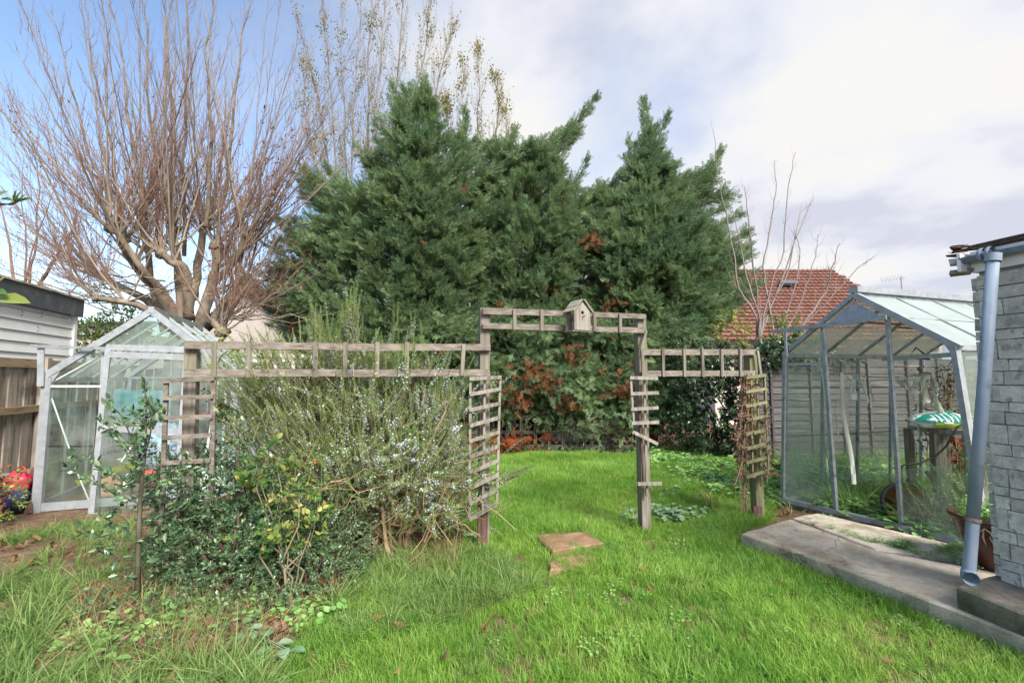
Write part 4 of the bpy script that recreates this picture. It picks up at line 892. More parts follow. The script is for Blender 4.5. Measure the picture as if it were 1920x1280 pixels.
bar(lg, 'eaves_bar', C0+zv*(LE-.02), C0+zv*(LE-.02)+lk*LL, .05, .06); bar(lg, 'eaves_bar', C1+zv*(LE-.02), C1+zv*(LE-.02)+lk*LL, .05, .06)
bar(lg, 'ridge_bar', A0+zv*(LR+.01)-lk*.03, A0+zv*(LR+.01)+lk*(LL+.03), .06, .08)
bar(lg, 'sill', C0+zv*.05, C0+zv*.05+lk*LL, .05, .09); bar(lg, 'sill', C1+zv*.05, C1+zv*.05+lk*LL, .05, .09)
for i in range(1, 4):
    s = LL*i/4
    for sg, cn in ((1, C0), (-1, C1)):
        bar(lg, 'glazing_bar', cn+lk*s, cn+lk*s+zv*LE, .03, .03, up=lk)
        bar(lg, 'glazing_bar', cn+lk*s+zv*LE, A0+lk*s+zv*LR, .03, .03, up=lk)
mo = MB()
for i in range(0, 4):     # moss and leaf litter along the bars of the right slope
    s = LL*i/4+.06
    for q in range(16):
        t = random.random(); c = (C1+lk*s+zv*(LE+.02)).lerp(A0+lk*s+zv*(LR+.02), t); mo.box(c+lk*random.uniform(-.02, .02)+zv*.012, random.uniform(.02, .07), .02, .016, random.uniform(0, 3))
mo.build('moss', M['moss'], lg, kind='stuff')
def gp_(o, pts, nrm, mat, name='pane', t=.004):
    mb = MB(); mb.prism([V(p) for p in pts], V(nrm)*t); return mb.build(name, M[mat], o)
for i in range(4):
    s0, s1 = LL*i/4+.016, LL*(i+1)/4-.016
    for cn, nr in ((C0, -lu), (C1, lu)):
        gp_(lg, [cn+lk*s0+zv*.1, cn+lk*s1+zv*.1, cn+lk*s1+zv*.85, cn+lk*s0+zv*.85], nr, 'glass'); gp_(lg, [cn+lk*s0+zv*.86, cn+lk*s1+zv*.86, cn+lk*s1+zv*(LE-.05), cn+lk*s0+zv*(LE-.05)], nr, 'glass')
        gp_(lg, [cn+lk*s0+zv*LE, cn+lk*s1+zv*LE, A0+lk*s1+zv*(LR-.03), A0+lk*s0+zv*(LR-.03)], zv, 'glass_milk' if cn is C1 and i in (1, 2) else 'glass')
# front gable details
dl, dr = lp(192, 700), lp(340, 700)
bar(lg, 'mullion', lp(197, 652), lp(180, 972), .05, .04, up=lk)
bar(lg, 'mullion', V((lp(352, 720).x, lp(352, 720).y, 0)), lp(354, 645), .05, .04, up=lk)
bar(lg, 'transom', lp(88, 724, .01), lp(190, 724, .01), .03, .025, 'white_paint'); bar(lg, 'transom', lp(350, 712, .01), lp(446, 712, .01), .03, .03)
bar(lg, 'header_rail', lp(200, 649, .0), lp(352, 653, .0), .03, .05)
bar(lg, 'door_track', lp(58, 648, .09), lp(200, 653, .09), .02, .035, 'alu_dark'); bar(lg, 'door_track', lp(200, 653, .09), lp(356, 659, .09), .02, .035, 'alu')
bar(lg, 'track_bracket', lp(77, 652, .06), lp(76, 724, .06), .06, .02, up=lk); bar(lg, 'brace', lp(92, 732, -.02), lp(130, 840, -.02), .012, .012, 'white_paint'); bar(lg, 'brace', lp(146, 888, -.02), lp(168, 940, -.02), .012, .012, 'white_paint')
bar(lg, 'brace', lp(100, 715, -.02), lp(200, 660, -.02), .012, .012, 'white_paint')
bar(lg, 'gusset', lp(88, 722, .01), lp(112, 690, .01), .05, .012, up=lk)
b_ = LF+zv*LE
gp_(lg, [lp(94, 727), lp(182, 727), lp(176, 835), lp(90, 835)], ln_, 'glass'); gp_(lg, [lp(90, 838), lp(176, 838), lp(168, 965), lp(78, 955)], ln_, 'glass_dirty')
gp_(lg, [lp(96, 718), lp(193, 718), lp(197, 663), lp(186, 663)], ln_, 'glass'); gp_(lg, [lp(200, 646), lp(350, 648), lp(281, 596)], ln_, 'glass_dirty')
gp_(lg, [lp(358, 708), lp(440, 708), lp(358, 655)], ln_, 'glass'); gp_(lg, [lp(358, 716), lp(440, 716), lp(436, 830), lp(356, 830)], ln_, 'glass'); gp_(lg, [lp(356, 834), lp(436, 834), lp(430, 930), lp(350, 940)], ln_, 'glass')
# back gable glass
kb = lk*LL
gp_(lg, [C0+kb+zv*.1+lu*.05, C1+kb+zv*.1-lu*.05, C1+kb+zv*LE-lu*.05, A0+kb+zv*(LR-.05), C0+kb+zv*LE+lu*.05], lk, 'glass')
for s in (.6, 1.4): bar(lg, 'glazing_bar', C0+kb+lu*s, C0+kb+lu*s+zv*(LE+.5), .03, .03, up=lk)
bar(lg, 'transom', C0+kb+zv*LE, C1+kb+zv*LE, .03, .04)
# sliding door, swung out at the bottom
def dq(px, py): f_ = max(0, (py-655)/320); return lp(px, py, .11+.12*f_)
door = MB(); door.beam(dq(203, 656), dq(170, 975), .055, .03, up=lk); dr_ = door.build('door', M['alu'], lg)
def sub(name, mb, mat, par): return mb.build(name, M[mat], par)
mb = MB(); mb.beam(dq(350, 668), dq(327, 978), .055, .03, up=lk); sub('stile', mb, 'alu', dr_)
mb = MB(); mb.beam(dq(204, 664), dq(349, 670), .03, .075); sub('top_rail', mb, 'alu', dr_)
mb = MB(); mb.beam(dq(186, 803), dq(340, 808), .03, .07); sub('middle_rail', mb, 'alu', dr_)
mb = MB(); mb.beam(dq(170, 968), dq(328, 974), .03, .085); sub('bottom_rail', mb, 'alu', dr_)
gp_(dr_, [dq(209, 672), dq(343, 678), dq(336, 800), dq(191, 796)], ln_, 'glass', 'pane'); gp_(dr_, [dq(189, 812), dq(335, 816), dq(328, 964), dq(173, 960)], ln_, 'glass', 'pane')
mb = MB(); mb.beam(dq(262, 815), dq(228, 865), .012, .03, up=ln_); sub('brace', mb, 'white_paint', dr_)

def blob(c, rx, ry, rz, amp=.12, n=14, seed=0, fr=3.0, flat=0):
    from mathutils import noise
    mb = MB(); vs = []; m = n
    for i in range(m+1):
        th = math.pi*i/m
        for j in range(2*n):
            ph = math.pi*j/n; d = V((math.sin(th)*math.cos(ph), math.sin(th)*math.sin(ph), math.cos(th)))
            k = 1+amp*noise.noise(d*fr+V((seed, seed*2.1, 0)))*2; z_ = d.z*rz*k
            if flat: z_ = max(z_, -rz*flat)
            vs.append(V(c)+V((d.x*rx*k, d.y*ry*k, z_)))
    w_ = 2*n; mb.add(vs, [(i*w_+j, i*w_+(j+1) % w_, (i+1)*w_+(j+1) % w_, (i+1)*w_+j) for i in range(m) for j in range(w_)][w_*0:])
    return mb
# contents of the left greenhouse
def inside(s, d): return LF+lu*s+lk*d
c = inside(.52, 1.3); mb = MB(); n_ = 16; vs = []
for i in range(n_+1):
    for z_ in (.95, 1.16, 1.38): vs.append(c+lu*(-.34+.7*i/n_)+lk*(.03*math.sin(i*1.3)+.02*z_)+zv*(z_+.02*math.sin(i*.9)))
m3 = [(3*i+j, 3*i+3+j, 3*i+4+j, 3*i+1+j) for i in range(n_) for j in (0, 1)]
mb.add(vs, m3); mb.add([v+lk*.006 for v in vs], m3)
solo(mb, 'plastic_sheet', M['tealtarp'], 'faded teal plastic sheet folded inside the left greenhouse behind its left pane', 'sheet', c, smooth=True)
c = inside(.45, 1.25); mb = MB(); mb.prism([c-lu*.38-lk*.15, c+lu*.3-lk*.15, c+lu*.38+lk*.3, c-lu*.38+lk*.3], (0, 0, .02)); mb.prism([c-lu*.3-lk*.1+zv*.45, c+lu*.25-lk*.1+zv*.45, c+lu*.2-lk*.1+zv*.02, c-lu*.25-lk*.1+zv*.02], lk*.35); 
mb.prism([c-lu*.38-lk*.15+zv*.93, c+lu*.35-lk*.15+zv*.93, c+lu*.35+lk*.3+zv*.93, c-lu*.38+lk*.3+zv*.93], (0, 0, .03)); mb.beam(c-lu*.36+zv*.02, c-lu*.36+zv*.93, .05, .05, up=lk); mb.beam(c+lu*.33+zv*.02, c+lu*.33+zv*.93, .05, .05, up=lk)
solo(mb, 'potting_bench', M['greybin'], 'grey bench with a tub beneath it inside the left greenhouse', 'bench', c)
mb = MB(); c = inside(.42, .75); pts = [c+lu*(-.36+.72*t)+lk*.1*math.sin(t*3.1)+zv*(.17+.17*t*(2-t)) for t in np.linspace(0, 1, 12)]
mb2 = MB()
for a, b in zip(pts[:-1], pts[1:]): mb2.beam(a, b+(b-a)*.1, .03, .07)
solo(mb2, 'garden_edging', M['limehose'], 'curved yellow green plastic strip low inside the left greenhouse', 'edging', c)
c = inside(.5, .5)+zv*.12; solo(blob(c, .2, .16, .14, .2, 12, 3, flat=.8), 'compost_sack', M['card'], 'slumped tan sack on the floor inside the left greenhouse', 'sack', c, smooth=True)
bagr = thing('compost_bag', 'pale blue and white printed compost bag behind the greenhouse door', 'bag', inside(1.05, .75))
blob(inside(1.05, .75)+zv*.5, .36, .2, .40, .16, 16, 5, 4).build('bag', M['bluebag'], bagr, smooth=True)
def textobj(s, loc, size, mat, parent, face, name='print', ext=.001, up=None):
    cu = bpy.data.curves.new(name, 'FONT'); cu.body = s; cu.size = size; cu.extrude = ext; cu.align_x = 'CENTER'; cu.align_y = 'CENTER'; cu.materials.append(M[mat])
    tmp = bpy.data.objects.new(name, cu); me = bpy.data.meshes.new_from_object(tmp); me.materials.clear(); me.materials.append(M[mat])
    o = bpy.data.objects.new(name, me); C.objects.link(o); o.parent = parent; o.location = V(loc)-ORG[parent.name]
    f_ = V(face).normalized(); u_ = V(up) if up else zv; x_ = u_.cross(f_).normalized(); u_ = f_.cross(x_)
    o.rotation_euler = Matrix((x_, u_, f_)).transposed().to_euler(); return o
textobj('NO', inside(1.14, .52)+zv*.60, .12, 'navy', bagr, ln_)
c = inside(.98, .42); mb = MB(); mb.lathe([(.0, 0), (.13, 0), (.16, .26), (.168, .26), (.168, .28), (.15, .28), (.12, .02)], c+zv*.04, 22)
solo(mb, 'bucket', M['orange'], 'orange red bucket behind the lower pane of the greenhouse door', 'bucket', c, smooth=True)
c = inside(1.32, .45); mb = MB(); mb.box(c+zv*.13, .34, .24, .22, .36)
bx_ = thing('cardboard_box', 'tan topped box with grey printed sides beside the orange bucket', 'box', c); mb.build('box', M['bluebag'], bx_)
mb = MB(); mb.prism([c-lu*.19-lk*.14+zv*.245, c+lu*.19-lk*.14+zv*.245, c+lu*.17+lk*.12+zv*.29, c-lu*.17+lk*.12+zv*.29], (0, 0, .012)); mb.build('lid', M['card'], bx_)
c = inside(1.75, .35); mb = MB(); mb.box(c+zv*.16, .36, .2, .3, .36); mb2 = MB()
wbx = thing('white_box', 'white box with a red end in the right corner of the left greenhouse', 'box', c); mb.build('box', M['whiteplastic'], wbx); mb2.box(c+lu*.19+zv*.16, .03, .18, .26, .36); mb2.build('end_panel', M['redpipe'], wbx)
c = inside(1.45, 1.0); mb = MB(); mb.box(c+zv*1.0, .5, .25, .05, .36)
solo(mb, 'seed_tray', M['redpipe'], 'shallow brick red tray on the shelf in the left greenhouse', 'tray', c)
sh = MB(); c = inside(1.3, 1.05); sh.box(c+zv*.955, 1.3, .4, .025, .36)
for s in (-.6, .6):
    for d in (-.17, .17): sh.beam(c+lu*s+lk*d, c+lu*s+lk*d+zv*.94, .03, .03, up=lk)
solo(sh, 'staging_shelf', M['alu'], 'aluminium staging shelf along the right side of the left greenhouse', 'shelf', c)
mb = MB(); c = inside(1.95, 3.1); vs = []
for i in range(40):
    z_ = 1.35+.018*i; o_ = .012*math.sin(i*2*math.pi/6); vs += [c+lu*-.5+lk*o_+zv*(z_-.0), c+lu*.9+lk*o_+zv*z_]
mb.add(vs, [(2*i, 2*i+1, 2*i+3, 2*i+2) for i in range(39)]); mb.add([v+lk*.004 for v in vs], [(2*i, 2*i+1, 2*i+3, 2*i+2) for i in range(39)]); mb.prism([c-lu*.5+zv*0, c+lu*.9, c+lu*.9+zv*1.35, c-lu*.5+zv*1.35], lk*.02)
solo(mb, 'corrugated_shed', M['corr'], 'pale corrugated metal panel standing behind the left greenhouse', 'metal sheet', c)
# odd white laths and canes in the right half of the left greenhouse
c = inside(1.7, 1.5); rt = thing('stored_canes', 'bundle of white laths and canes leaning inside the right half of the left greenhouse', 'canes', c)
for i, (s0, s1, m_) in enumerate([(1.5, 1.62, 'white_paint'), (1.6, 1.55, 'ribbon'), (1.72, 1.70, 'whiteplastic'), (1.78, 1.86, 'white_paint'), (1.85, 1.8, 'twig_dry'), (1.9, 1.95, 'ribbon'), (1.66, 1.8, 'twig_dry')]):
    mb = MB(); mb.beam(inside(s0, .6+.05*i), inside(s1, .75+.05*i)+zv*random.uniform(1.2, 1.6), .028, .02, up=lk); mb.build('lath' if i % 2 == 0 else 'cane', M[m_], rt)
# white string and a red bag outside
c = V((-5.9, 5.0, 0)); c = gr(28, 960); 
rb = thing('rubbish_bag', 'shiny red and navy plastic bag by the left fence behind the leaning boards', 'bag', c)
blob(at(33, 905, 5.35), .12, .11, .12, .22, 14, 9, 3).build('upper_bag', M['redbag'], rb, smooth=True); blob(at(22, 935, 5.3), .15, .14, .13, .2, 12, 2, 3).build('lower_bag', M['navy'], rb, smooth=True)
blob(at(15, 893, 5.42), .10, .05, .035, .35, 10, 4, 6).build('clear_fold', M['greybin'], rb, smooth=True)
mb = MB(); mb.tube([at(40+9*math.cos(a), 884-10*math.sin(a), 5.33) for a in np.linspace(-.3, 3.4, 10)], .009, 6); mb.build('handle', M['redpipe'], rb, smooth=True)
for i, (x0, y0, x1, y1, lab) in enumerate([(50, 888, 24, 960, 'widest grey board leaning beside the red bag'), (57, 880, 42, 962, 'narrow board leaning between the wide board and the greenhouse post'), (64, 876, 52, 964, 'darkest board leaning tight against the greenhouse post')]):
    mb = MB(); a = gr(x1, y1); b = at(x0, y0, a.y+.25); mb.beam(a, b, [.13, .07, .08][i], .022, up=(0, 1, 0)); solo(mb, 'leaning_board', M[['wood_grey', 'wood_x', 'wood_dark'][i]], lab, 'board', a, 'boards leaning by the left greenhouse')

# ================================================================ RIGHT GREENHOUSE
RF = V((3.336, 5.548, 0)); rd = V((math.sin(.481), -math.cos(.481), 0)); rn = V((rd.y, -rd.x, 0)); rn = rn if rn.y < 0 else -rn
rk = V((math.cos(.32), math.sin(.32), 0)); RW, RE, RR_, RS, RB, RLn = 1.563, 1.842, 2.449, .107, .115, 2.5
def rp(px, py, off=0.0): return onp(px, py, RF, rn, off)
rg_ = thing('greenhouse', 'right aluminium greenhouse with missing panes and white roof glass beside the concrete path', 'greenhouse', RF, 'greenhouses')
F0e, F1e, Fa = RF+zv*RE, RF+rd*RW+zv*RE, RF+rd*RW/2+zv*RR_
F0b, F1b = RF-rd*RS+zv*RB, RF+rd*(RW+RS)+zv*RB
for s, nm in ((0, 1), (RLn, 0)):
    o_ = rk*s
    bar(rg_, 'corner_post', F0b+o_, F0e+o_, .038, .05, 'alu_dark', up=rk); bar(rg_, 'corner_post', F1b+o_, F1e+o_, .045, .07, 'alu', up=rk)
    bar(rg_, 'rafter', F0e+o_-rd*.02, Fa+o_, .045, .04, 'alu_dark', up=rk); bar(rg_, 'rafter', F1e+o_+rd*.04-zv*.02, Fa+o_, .06, .06, 'alu', up=rk)
    bar(rg_, 'base_rail', F0b+o_-zv*.03, F1b+o_-zv*.03, .05, .06, 'alu')
for e_, nm in ((F0e, 'alu_dark'), (F1e, 'alu')):
    bar(rg_, 'eaves_bar', e_-zv*.01, e_-zv*.01+rk*RLn, .045, .05, nm)
bar(rg_, 'base_rail', F0b-zv*.03, F0b-zv*.03+rk*RLn, .05, .06); bar(rg_, 'base_rail', F1b-zv*.03, F1b-zv*.03+rk*RLn, .05, .06)
bar(rg_, 'ridge_cap', Fa+zv*.055-rk*.02, Fa+zv*.055+rk*(RLn+.05), .10, .065, 'alu'); bar(rg_, 'ridge_bar', Fa+zv*.01, Fa+zv*.01+rk*RLn, .05, .05, 'alu_dark')
mb = MB(); mb.prism([F0b-zv*.05-rd*.06-rk*.03, F1b-zv*.05+rd*.06-rk*.03, F1b-zv*.05+rd*.06+rk*.08, F0b-zv*.05-rd*.06+rk*.08], (0, 0, -.14)); mb.prism([F0b-zv*.05-rd*.06-rk*.03, F0b-zv*.05-rd*.06+rk*(RLn+.1), F0b-zv*.05+rd*.06+rk*(RLn+.1), F0b-zv*.05+rd*.06-rk*.03], (0, 0, -.139)); mb.build('plinth', M['concrete_dark'], rg_)
NB = 4
for i in range(1, NB):
    s = RLn*i/NB; o_ = rk*s
    for eb, ee in ((F0b, F0e), (F1b, F1e)):
        bar(rg_, 'glazing_bar', eb+o_, ee+o_, .03, .03, 'alu_dark', up=rk); bar(rg_, 'glazing_bar', ee+o_, Fa+o_, .03, .035, 'alu_dark', up=rk)
for i in range(NB):
    s0, s1 = RLn*i/NB+.018, RLn*(i+1)/NB-.018
    for eb, ee, sg in ((F0b, F0e, -1), (F1b, F1e, 1)):
        m_ = eb.lerp(ee, .45); m2 = eb.lerp(ee, .455)
        gp_(rg_, [eb+rk*s0, eb+rk*s1, m_+rk*s1, m_+rk*s0], rd*sg, 'glass_dirty' if sg < 0 else 'glass'); gp_(rg_, [m2+rk*s0, m2+rk*s1, ee+rk*s1, ee+rk*s0], rd*sg, 'glass' if sg < 0 else 'glass_dirty')
        h_ = ee.lerp(Fa, .5)
        if sg < 0:
            gp_(rg_, [ee+rk*s0, ee+rk*s1, h_+rk*s1, h_+rk*s0], zv, 'glass_brown')
            if i in (0, 1, 3): gp_(rg_, [h_+rk*s0+zv*.012, h_+rk*s1+zv*.012, Fa+rk*s1, Fa+rk*s0], zv, 'glass_brown')
        else:
            gp_(rg_, [ee+rk*s0, ee+rk*s1, h_+rk*s1, h_+rk*s0], zv, 'glass_milk'); gp_(rg_, [h_+rk*s0+zv*.010, h_+rk*s1+zv*.010, Fa+rk*s1, Fa+rk*s0], zv, 'glass_milk')
# front gable bars, photographed positions lie on the gable plane
bar(rg_, 'mullion', rp(1568, 958, 0), rp(1543, 612, 0), .032, .04, 'alu_dark', up=rk); bar(rg_, 'mullion', rp(1691, 996, 0), rp(1664, 594, 0), .032, .04, 'alu_dark', up=rk)
bar(rg_, 'door_track', rp(1449, 622, .05), rp(1662, 595, .05), .03, .045, 'alu_dark')
bar(rg_, 'track_bracket', rp(1472, 624, .04), rp(1475, 668, .04), .025, .02, 'alu', up=rk)
bar(rg_, 'transom', rp(1473, 683, -.01), rp(1547, 681, -.01), .025, .03, 'alu')
gp_(rg_, [rp(1600, 566), rp(1553, 607), rp(1655, 594)], rn, 'alu_panel', 'gable_panel'); mb = MB(); mb.prism([rp(1592, 573, .006), rp(1608, 571, .006), rp(1608, 583, .006), rp(1592, 585, .006)], rn*.002); mb.build('sticker', M['alu'], rg_)
for (px, py) in ((1591, 565), (1604, 563)):
    mb = MB(); mb.box(rp(px, py, .008), .012, .012, .012); mb.build('bolt', M['black'], rg_)
gp_(rg_, [rp(1476, 688), rp(1546, 686), rp(1554, 772), rp(1475, 768)], rn, 'glass'); gp_(rg_, [rp(1475, 772), rp(1554, 776), rp(1560, 862), rp(1475, 866)], rn, 'glass_dirty'); gp_(rg_, [rp(1475, 868), rp(1560, 864), rp(1566, 952), rp(1477, 938)], rn, 'glass')
gp_(rg_, [rp(1482, 670), rp(1544, 670), rp(1541, 620)], rn, 'glass'); gp_(rg_, [rp(1687, 880), rp(1826, 866), rp(1846, 1018), rp(1694, 988)], rn, 'glass')
gp_(rg_, [rp(1785, 652), rp(1768, 642), rp(1790, 672)], rn, 'alu', 'gusset')
for i, s in enumerate((.45, 1.1)):   # inside, rear gable
    bar(rg_, 'glazing_bar', F0b+rk*RLn+rd*s, F0e+rk*RLn+rd*s+zv*(.3), .03, .03, 'alu_dark', up=rk)
gp_(rg_, [F0b+rk*RLn+rd*.05, F1b+rk*RLn-rd*.05, F1e+rk*RLn-rd*.04, Fa+rk*RLn-zv*.05, F0e+rk*RLn+rd*.04], rk, 'glass')
for s in (.5, 1.15):
    for f_ in (.42, .76): bar(rg_, 'glazing_clip_bar', F0b.lerp(F0e, f_)+rk*.05, F0b.lerp(F0e, f_)+rk*(RLn-.05), .012, .012, 'alu')
bar(rg_, 'vent_frame', F0e.lerp(Fa, .52)+rk*1.3+zv*.02, F0e.lerp(Fa, .52)+rk*1.9+zv*.02, .03, .03, 'moss'); bar(rg_, 'vent_bar', F0e.lerp(Fa, .60)+rk*.55, F0e.lerp(Fa, .60)+rk*1.85, .02, .02, 'redpipe')
bar(rg_, 'cross_tie', F1e+rk*1.0-zv*.02, F1e+rk*1.0-rd*1.15-zv*.06, .03, .05, 'alu'); mb = MB(); mb.tube([F1e+rk*1.0-rd*.75-zv*.02, F1e+rk*1.0-rd*.82+zv*.06, F1e+rk*1.0-rd*.9-zv*.06, F1e+rk*1.0-rd*.7-zv*.08], .01, 6); mb.build('vent_catch', M['black'], rg_)
def rin(s, d): return RF+rd*s+rk*d
# string of ribbons
s0, s1 = at(1545, 690, 5.3), at(1783, 690, 4.75)
rbn = thing('ribbon_line', 'string hung with limp white cloth strips inside the right greenhouse', 'string', s0)
sp = [s0.lerp(s1, t)-zv*(.10*4*t*(1-t)) for t in np.linspace(0, 1, 16)]
mb = MB(); mb.tube(sp, .006, 4); mb.build('string', M['twig_grey'], rbn)
def strip_(p, ln, wd, sway, mat='ribbon'):
    mb = MB(); n_ = 12; ph = random.uniform(0, 6); L_ = []; 
    for i in range(n_+1):
        t = i/n_; c = p-zv*(ln*t)+V((sway*t+.018*math.sin(ph+t*7), .02*math.cos(ph+t*6), 0)); a = ph+t*random.uniform(1, 3); L_.append((c, V((math.cos(a*.6), math.sin(a*.6), 0))*wd/2))
    vs = []; 
    for c, x in L_: vs += [c-x, c+x, c+x+V((0, .003, 0)), c-x+V((0, .003, 0))]
    mb.add(vs, [(4*i+a, 4*i+(a+1) % 4, 4*i+4+(a+1) % 4, 4*i+4+a) for i in range(n_) for a in range(4)]); return mb.build('cloth_strip', M[mat], rbn, smooth=True)
for px, ln, wd, sw in [(1538, 1.4, .03, .02), (1566, .78, .012, 0), (1578, 1.25, .045, .08), (1598, .22, .05, .05), (1606, .28, .06, -.03), (1612, .2, .035, .1), (1625, .3, .02, .02), (1640, .26, .02, .0), (1690, .14, .06, .1), (1700, .3, .03, .1), (1716, .7, .035, .05), (1726, .35, .03, .05), (1736, .3, .045, .02), (1745, .5, .045, .14), (1756, .25, .03, .02), (1765, .22, .03, 0), (1772, .2, .025, .02), (1705, .12, .05, -.05), (1730, .2, .06, -.06), (1618, .12, .04, .02)]:
    t = (px-1545)/240; t = max(-.03, min(1, t)); strip_(s0.lerp(s1, t)-zv*(.10*4*max(0, t)*(1-t)), ln, wd, sw)
# bench, sack, red stand, cable, fallen pot
bn = thing('work_bench', 'small rough wooden bench with a plank top inside the right greenhouse', 'bench', at(1775, 915, 4.95))
b0, b1 = at(1744, 811, 4.95), at(1822, 816, 4.6)
mb = MB(); mb.prism([b0, b1, b1+V((.12, .42, 0)), b0+V((.12, .42, 0))], (0, 0, .045)); mb.build('top', M['wood_grey'], bn)
for q, w_ in ((b0.lerp(b1, .2), .09), (b0.lerp(b1, .98), .07), (b0+V((.12, .38, 0)), .07), (b1+V((.1, .38, 0)), .07)):
    mb = MB(); mb.beam(V((q.x, q.y+.03, -.02)), V((q.x, q.y+.03, q.z)), w_, .06, up=(0, 1, 0)); mb.build('leg', M['wood_z'], bn)
sk_ = thing('compost_sack', 'green and white printed compost sack lying on the bench in the right greenhouse', 'sack', b0+V((.35, .15, .05)))
sc_ = b0.lerp(b1, .62)+V((.06, .2, .12)); skm = blob(sc_, .33, .17, .09, .10, 18, 7, 2.5, flat=.8); skm.build('sack', M['whiteplastic'], sk_, smooth=True)
def decal(poly, mat, nm, lift=.0):   # printed band following the sack front
    mb = MB(); mb.prism([at(x, y, 4.62+lift) for x, y in poly], (0, .004, 0)); return mb.build(nm, M[mat], sk_)
bx0 = sc_-V((.33, 0, 0))
sg = MB(); vs = []; fs = []; rng2 = np.linspace(-1, 1, 25)
def sackpt(u, v, k=1.012):   # u -1..1 along, v angle up the front face
    x = u*.33; r = math.sqrt(max(0, 1-u*u)); return sc_+V((x, -.17*r*math.cos(v)*k, .09*r*math.sin(v)*k))
def sackband(u0, u1, v0, v1, mat, nm, k):
    mb = MB(); a = 10; b = 6; vs = [sackpt(u0+(u1-u0)*i/a, v0+(v1-v0)*j/b, k) for i in range(a+1) for j in range(b+1)]
    mb.add(vs, [(i*(b+1)+j, (i+1)*(b+1)+j, (i+1)*(b+1)+j+1, i*(b+1)+j+1) for i in range(a) for j in range(b)]); mb.build(nm, M[mat], sk_, smooth=True)
sackband(-.97, .12, -.1, 1.3, 'tealprint', 'printed_band', 1.10); sackband(-.6, .98, -.7, -.12, 'limeprint', 'printed_band', 1.10)
for u in (-.62, -.50, -.36, -.20, -.04): sackband(u, u+.045, .05, 1.0, 'whiteplastic', 'printed_letter', 1.13)
for u, v in ((-.36, .05), (-.36, .9), (-.20, .5), (-.20, .95)): sackband(u, u+.1, v, v+.12, 'whiteplastic', 'printed_letter', 1.13)
mb = MB(); mb.tube([sc_+V((-.02, -.05, .085)), sc_+V((.06, -.03, .10)), sc_+V((.13, 0, .13))], [.014, .014, .006], 6); mb.build('sack_corner', M['tealprint'], sk_, smooth=True)
rs = thing('red_tube_stand', 'dark red metal tube stand behind the wooden bench leg', 'stand', at(1752, 915, 5.1))
for (x0, y0, x1, y1, r_) in ((1750, 815, 1753, 905, .035), (1800, 822, 1803, 925, .038), (1783, 822, 1798, 835, .035)):
    mb = MB(); mb.tube([at(x0, y0, 5.05), at(x1, y1, 5.05)], r_, 12); mb.build('tube', M['redpipe'], rs, smooth=True)
for y in (853, 862): mb = MB(); mb.tube([at(1752, y, 5.05), at(1850, y-2, 5.05)], .018, 8); mb.build('cross_tube', M['redpipe'], rs, smooth=True)
for (x, y) in ((1752, 838), (1752, 855), (1752, 872), (1802, 845), (1802, 868)): mb = MB(); a = at(x, y, 5.05); mb.lathe([(.042, -.015), (.046, 0), (.042, .015)], a, 12); mb.build('clamp', M['alu'], rs, smooth=True)
mb = MB(); mb.tube([rp(1690, 905, -.02), rp(1690, 876, -.03), rp(1694, 871, -.05), at(1725, 868, 4.7), at(1755, 855, 4.7), at(1775, 835, 4.65), at(1795, 800, 4.6), at(1808, 793, 4.6)], .010, 6)
solo(mb, 'black_hose', M['black'], 'thin black hose curving from the greenhouse mullion up to the sack', 'hose', rp(1690, 905), smooth=True)
pc = at(1702, 945, 4.75); ax = V((-.42, -.86, .16)).normalized()
po = thing('fallen_pot', 'pale clay pot lying on its side with a dark rim in the right greenhouse', 'pot', pc)
mb = MB(); mb.lathe([(.0, -.34), (.13, -.34), (.145, -.33), (.205, -.02), (.21, 0), (.19, 0), (.185, -.02), (.13, -.31), (0, -.31)], pc, 30, ax); mb.build('body', M['clay'], po, smooth=True)
mb = MB(); mb.lathe([(.205, -.03), (.222, -.03), (.222, .012), (.19, .012), (.19, -.02)], pc, 30, ax); mb.build('rim', M['black'], po, smooth=True)
# brown glazed planter
pb_ = V((3.70, 3.53, ZS)); gpz = thing('glazed_planter', 'large brown glazed planter with cream swirls between the downpipe and stone wall', 'planter', pb_)
prof = [(r_*.88, z_*.88) for r_, z_ in [(0, .0), (.19, .0), (.20, .02), (.235, .12), (.275, .22), (.305, .32), (.32, .385), (.345, .40), (.352, .42), (.345, .44), (.32, .435), (.30, .39), (0, .385)]]
mb = MB(); mb.lathe(prof, pb_, 48); mb.build('body', M['terracotta'], gpz, smooth=True)
def onpot(a, z_, k=.004):
    r = np.interp(z_, [.02, .12, .22, .32, .385], [.182, .22, .25, .275, .29])+k; return pb_+V((r*math.cos(a), r*math.sin(a), z_))
for a0 in (-2.62, -2.05, -1.45):
    sw = MB()
    for (pts) in ([(-.16, .30), (-.08, .33), (0, .31), (.05, .27), (.0, .24), (-.04, .27)], [(0, .30), (.10, .33), (.17, .30), (.2, .25)], [(-.02, .28), (.03, .22), (.06, .15), (.04, .10)], [(.03, .29), (.09, .25), (.10, .18)], [(-.10, .32), (-.14, .26), (-.12, .2)]):
        P_ = [onpot(a0+u*1.2, z_) for u, z_ in pts]; sw.tube(P_, [.003]+[.007]*(len(P_)-2)+[.002], 5)
    sw.build('swirl', M['cream'], gpz, smooth=True)
n = 260; a = U(0, 6.28, n); r = .26*np.sqrt(U(0, 1, n)); q = np.stack([pb_.x+r*np.cos(a), pb_.y+r*np.sin(a), np.full(n, ZS+.34)+U(-.02, .05, n)], 1)
scatter('planter_weeds', 'smallweed', q[:90], updir(90, .4), U(.7, 1.3, 90), label='bushy green weeds filling the brown glazed planter', cat='plant')
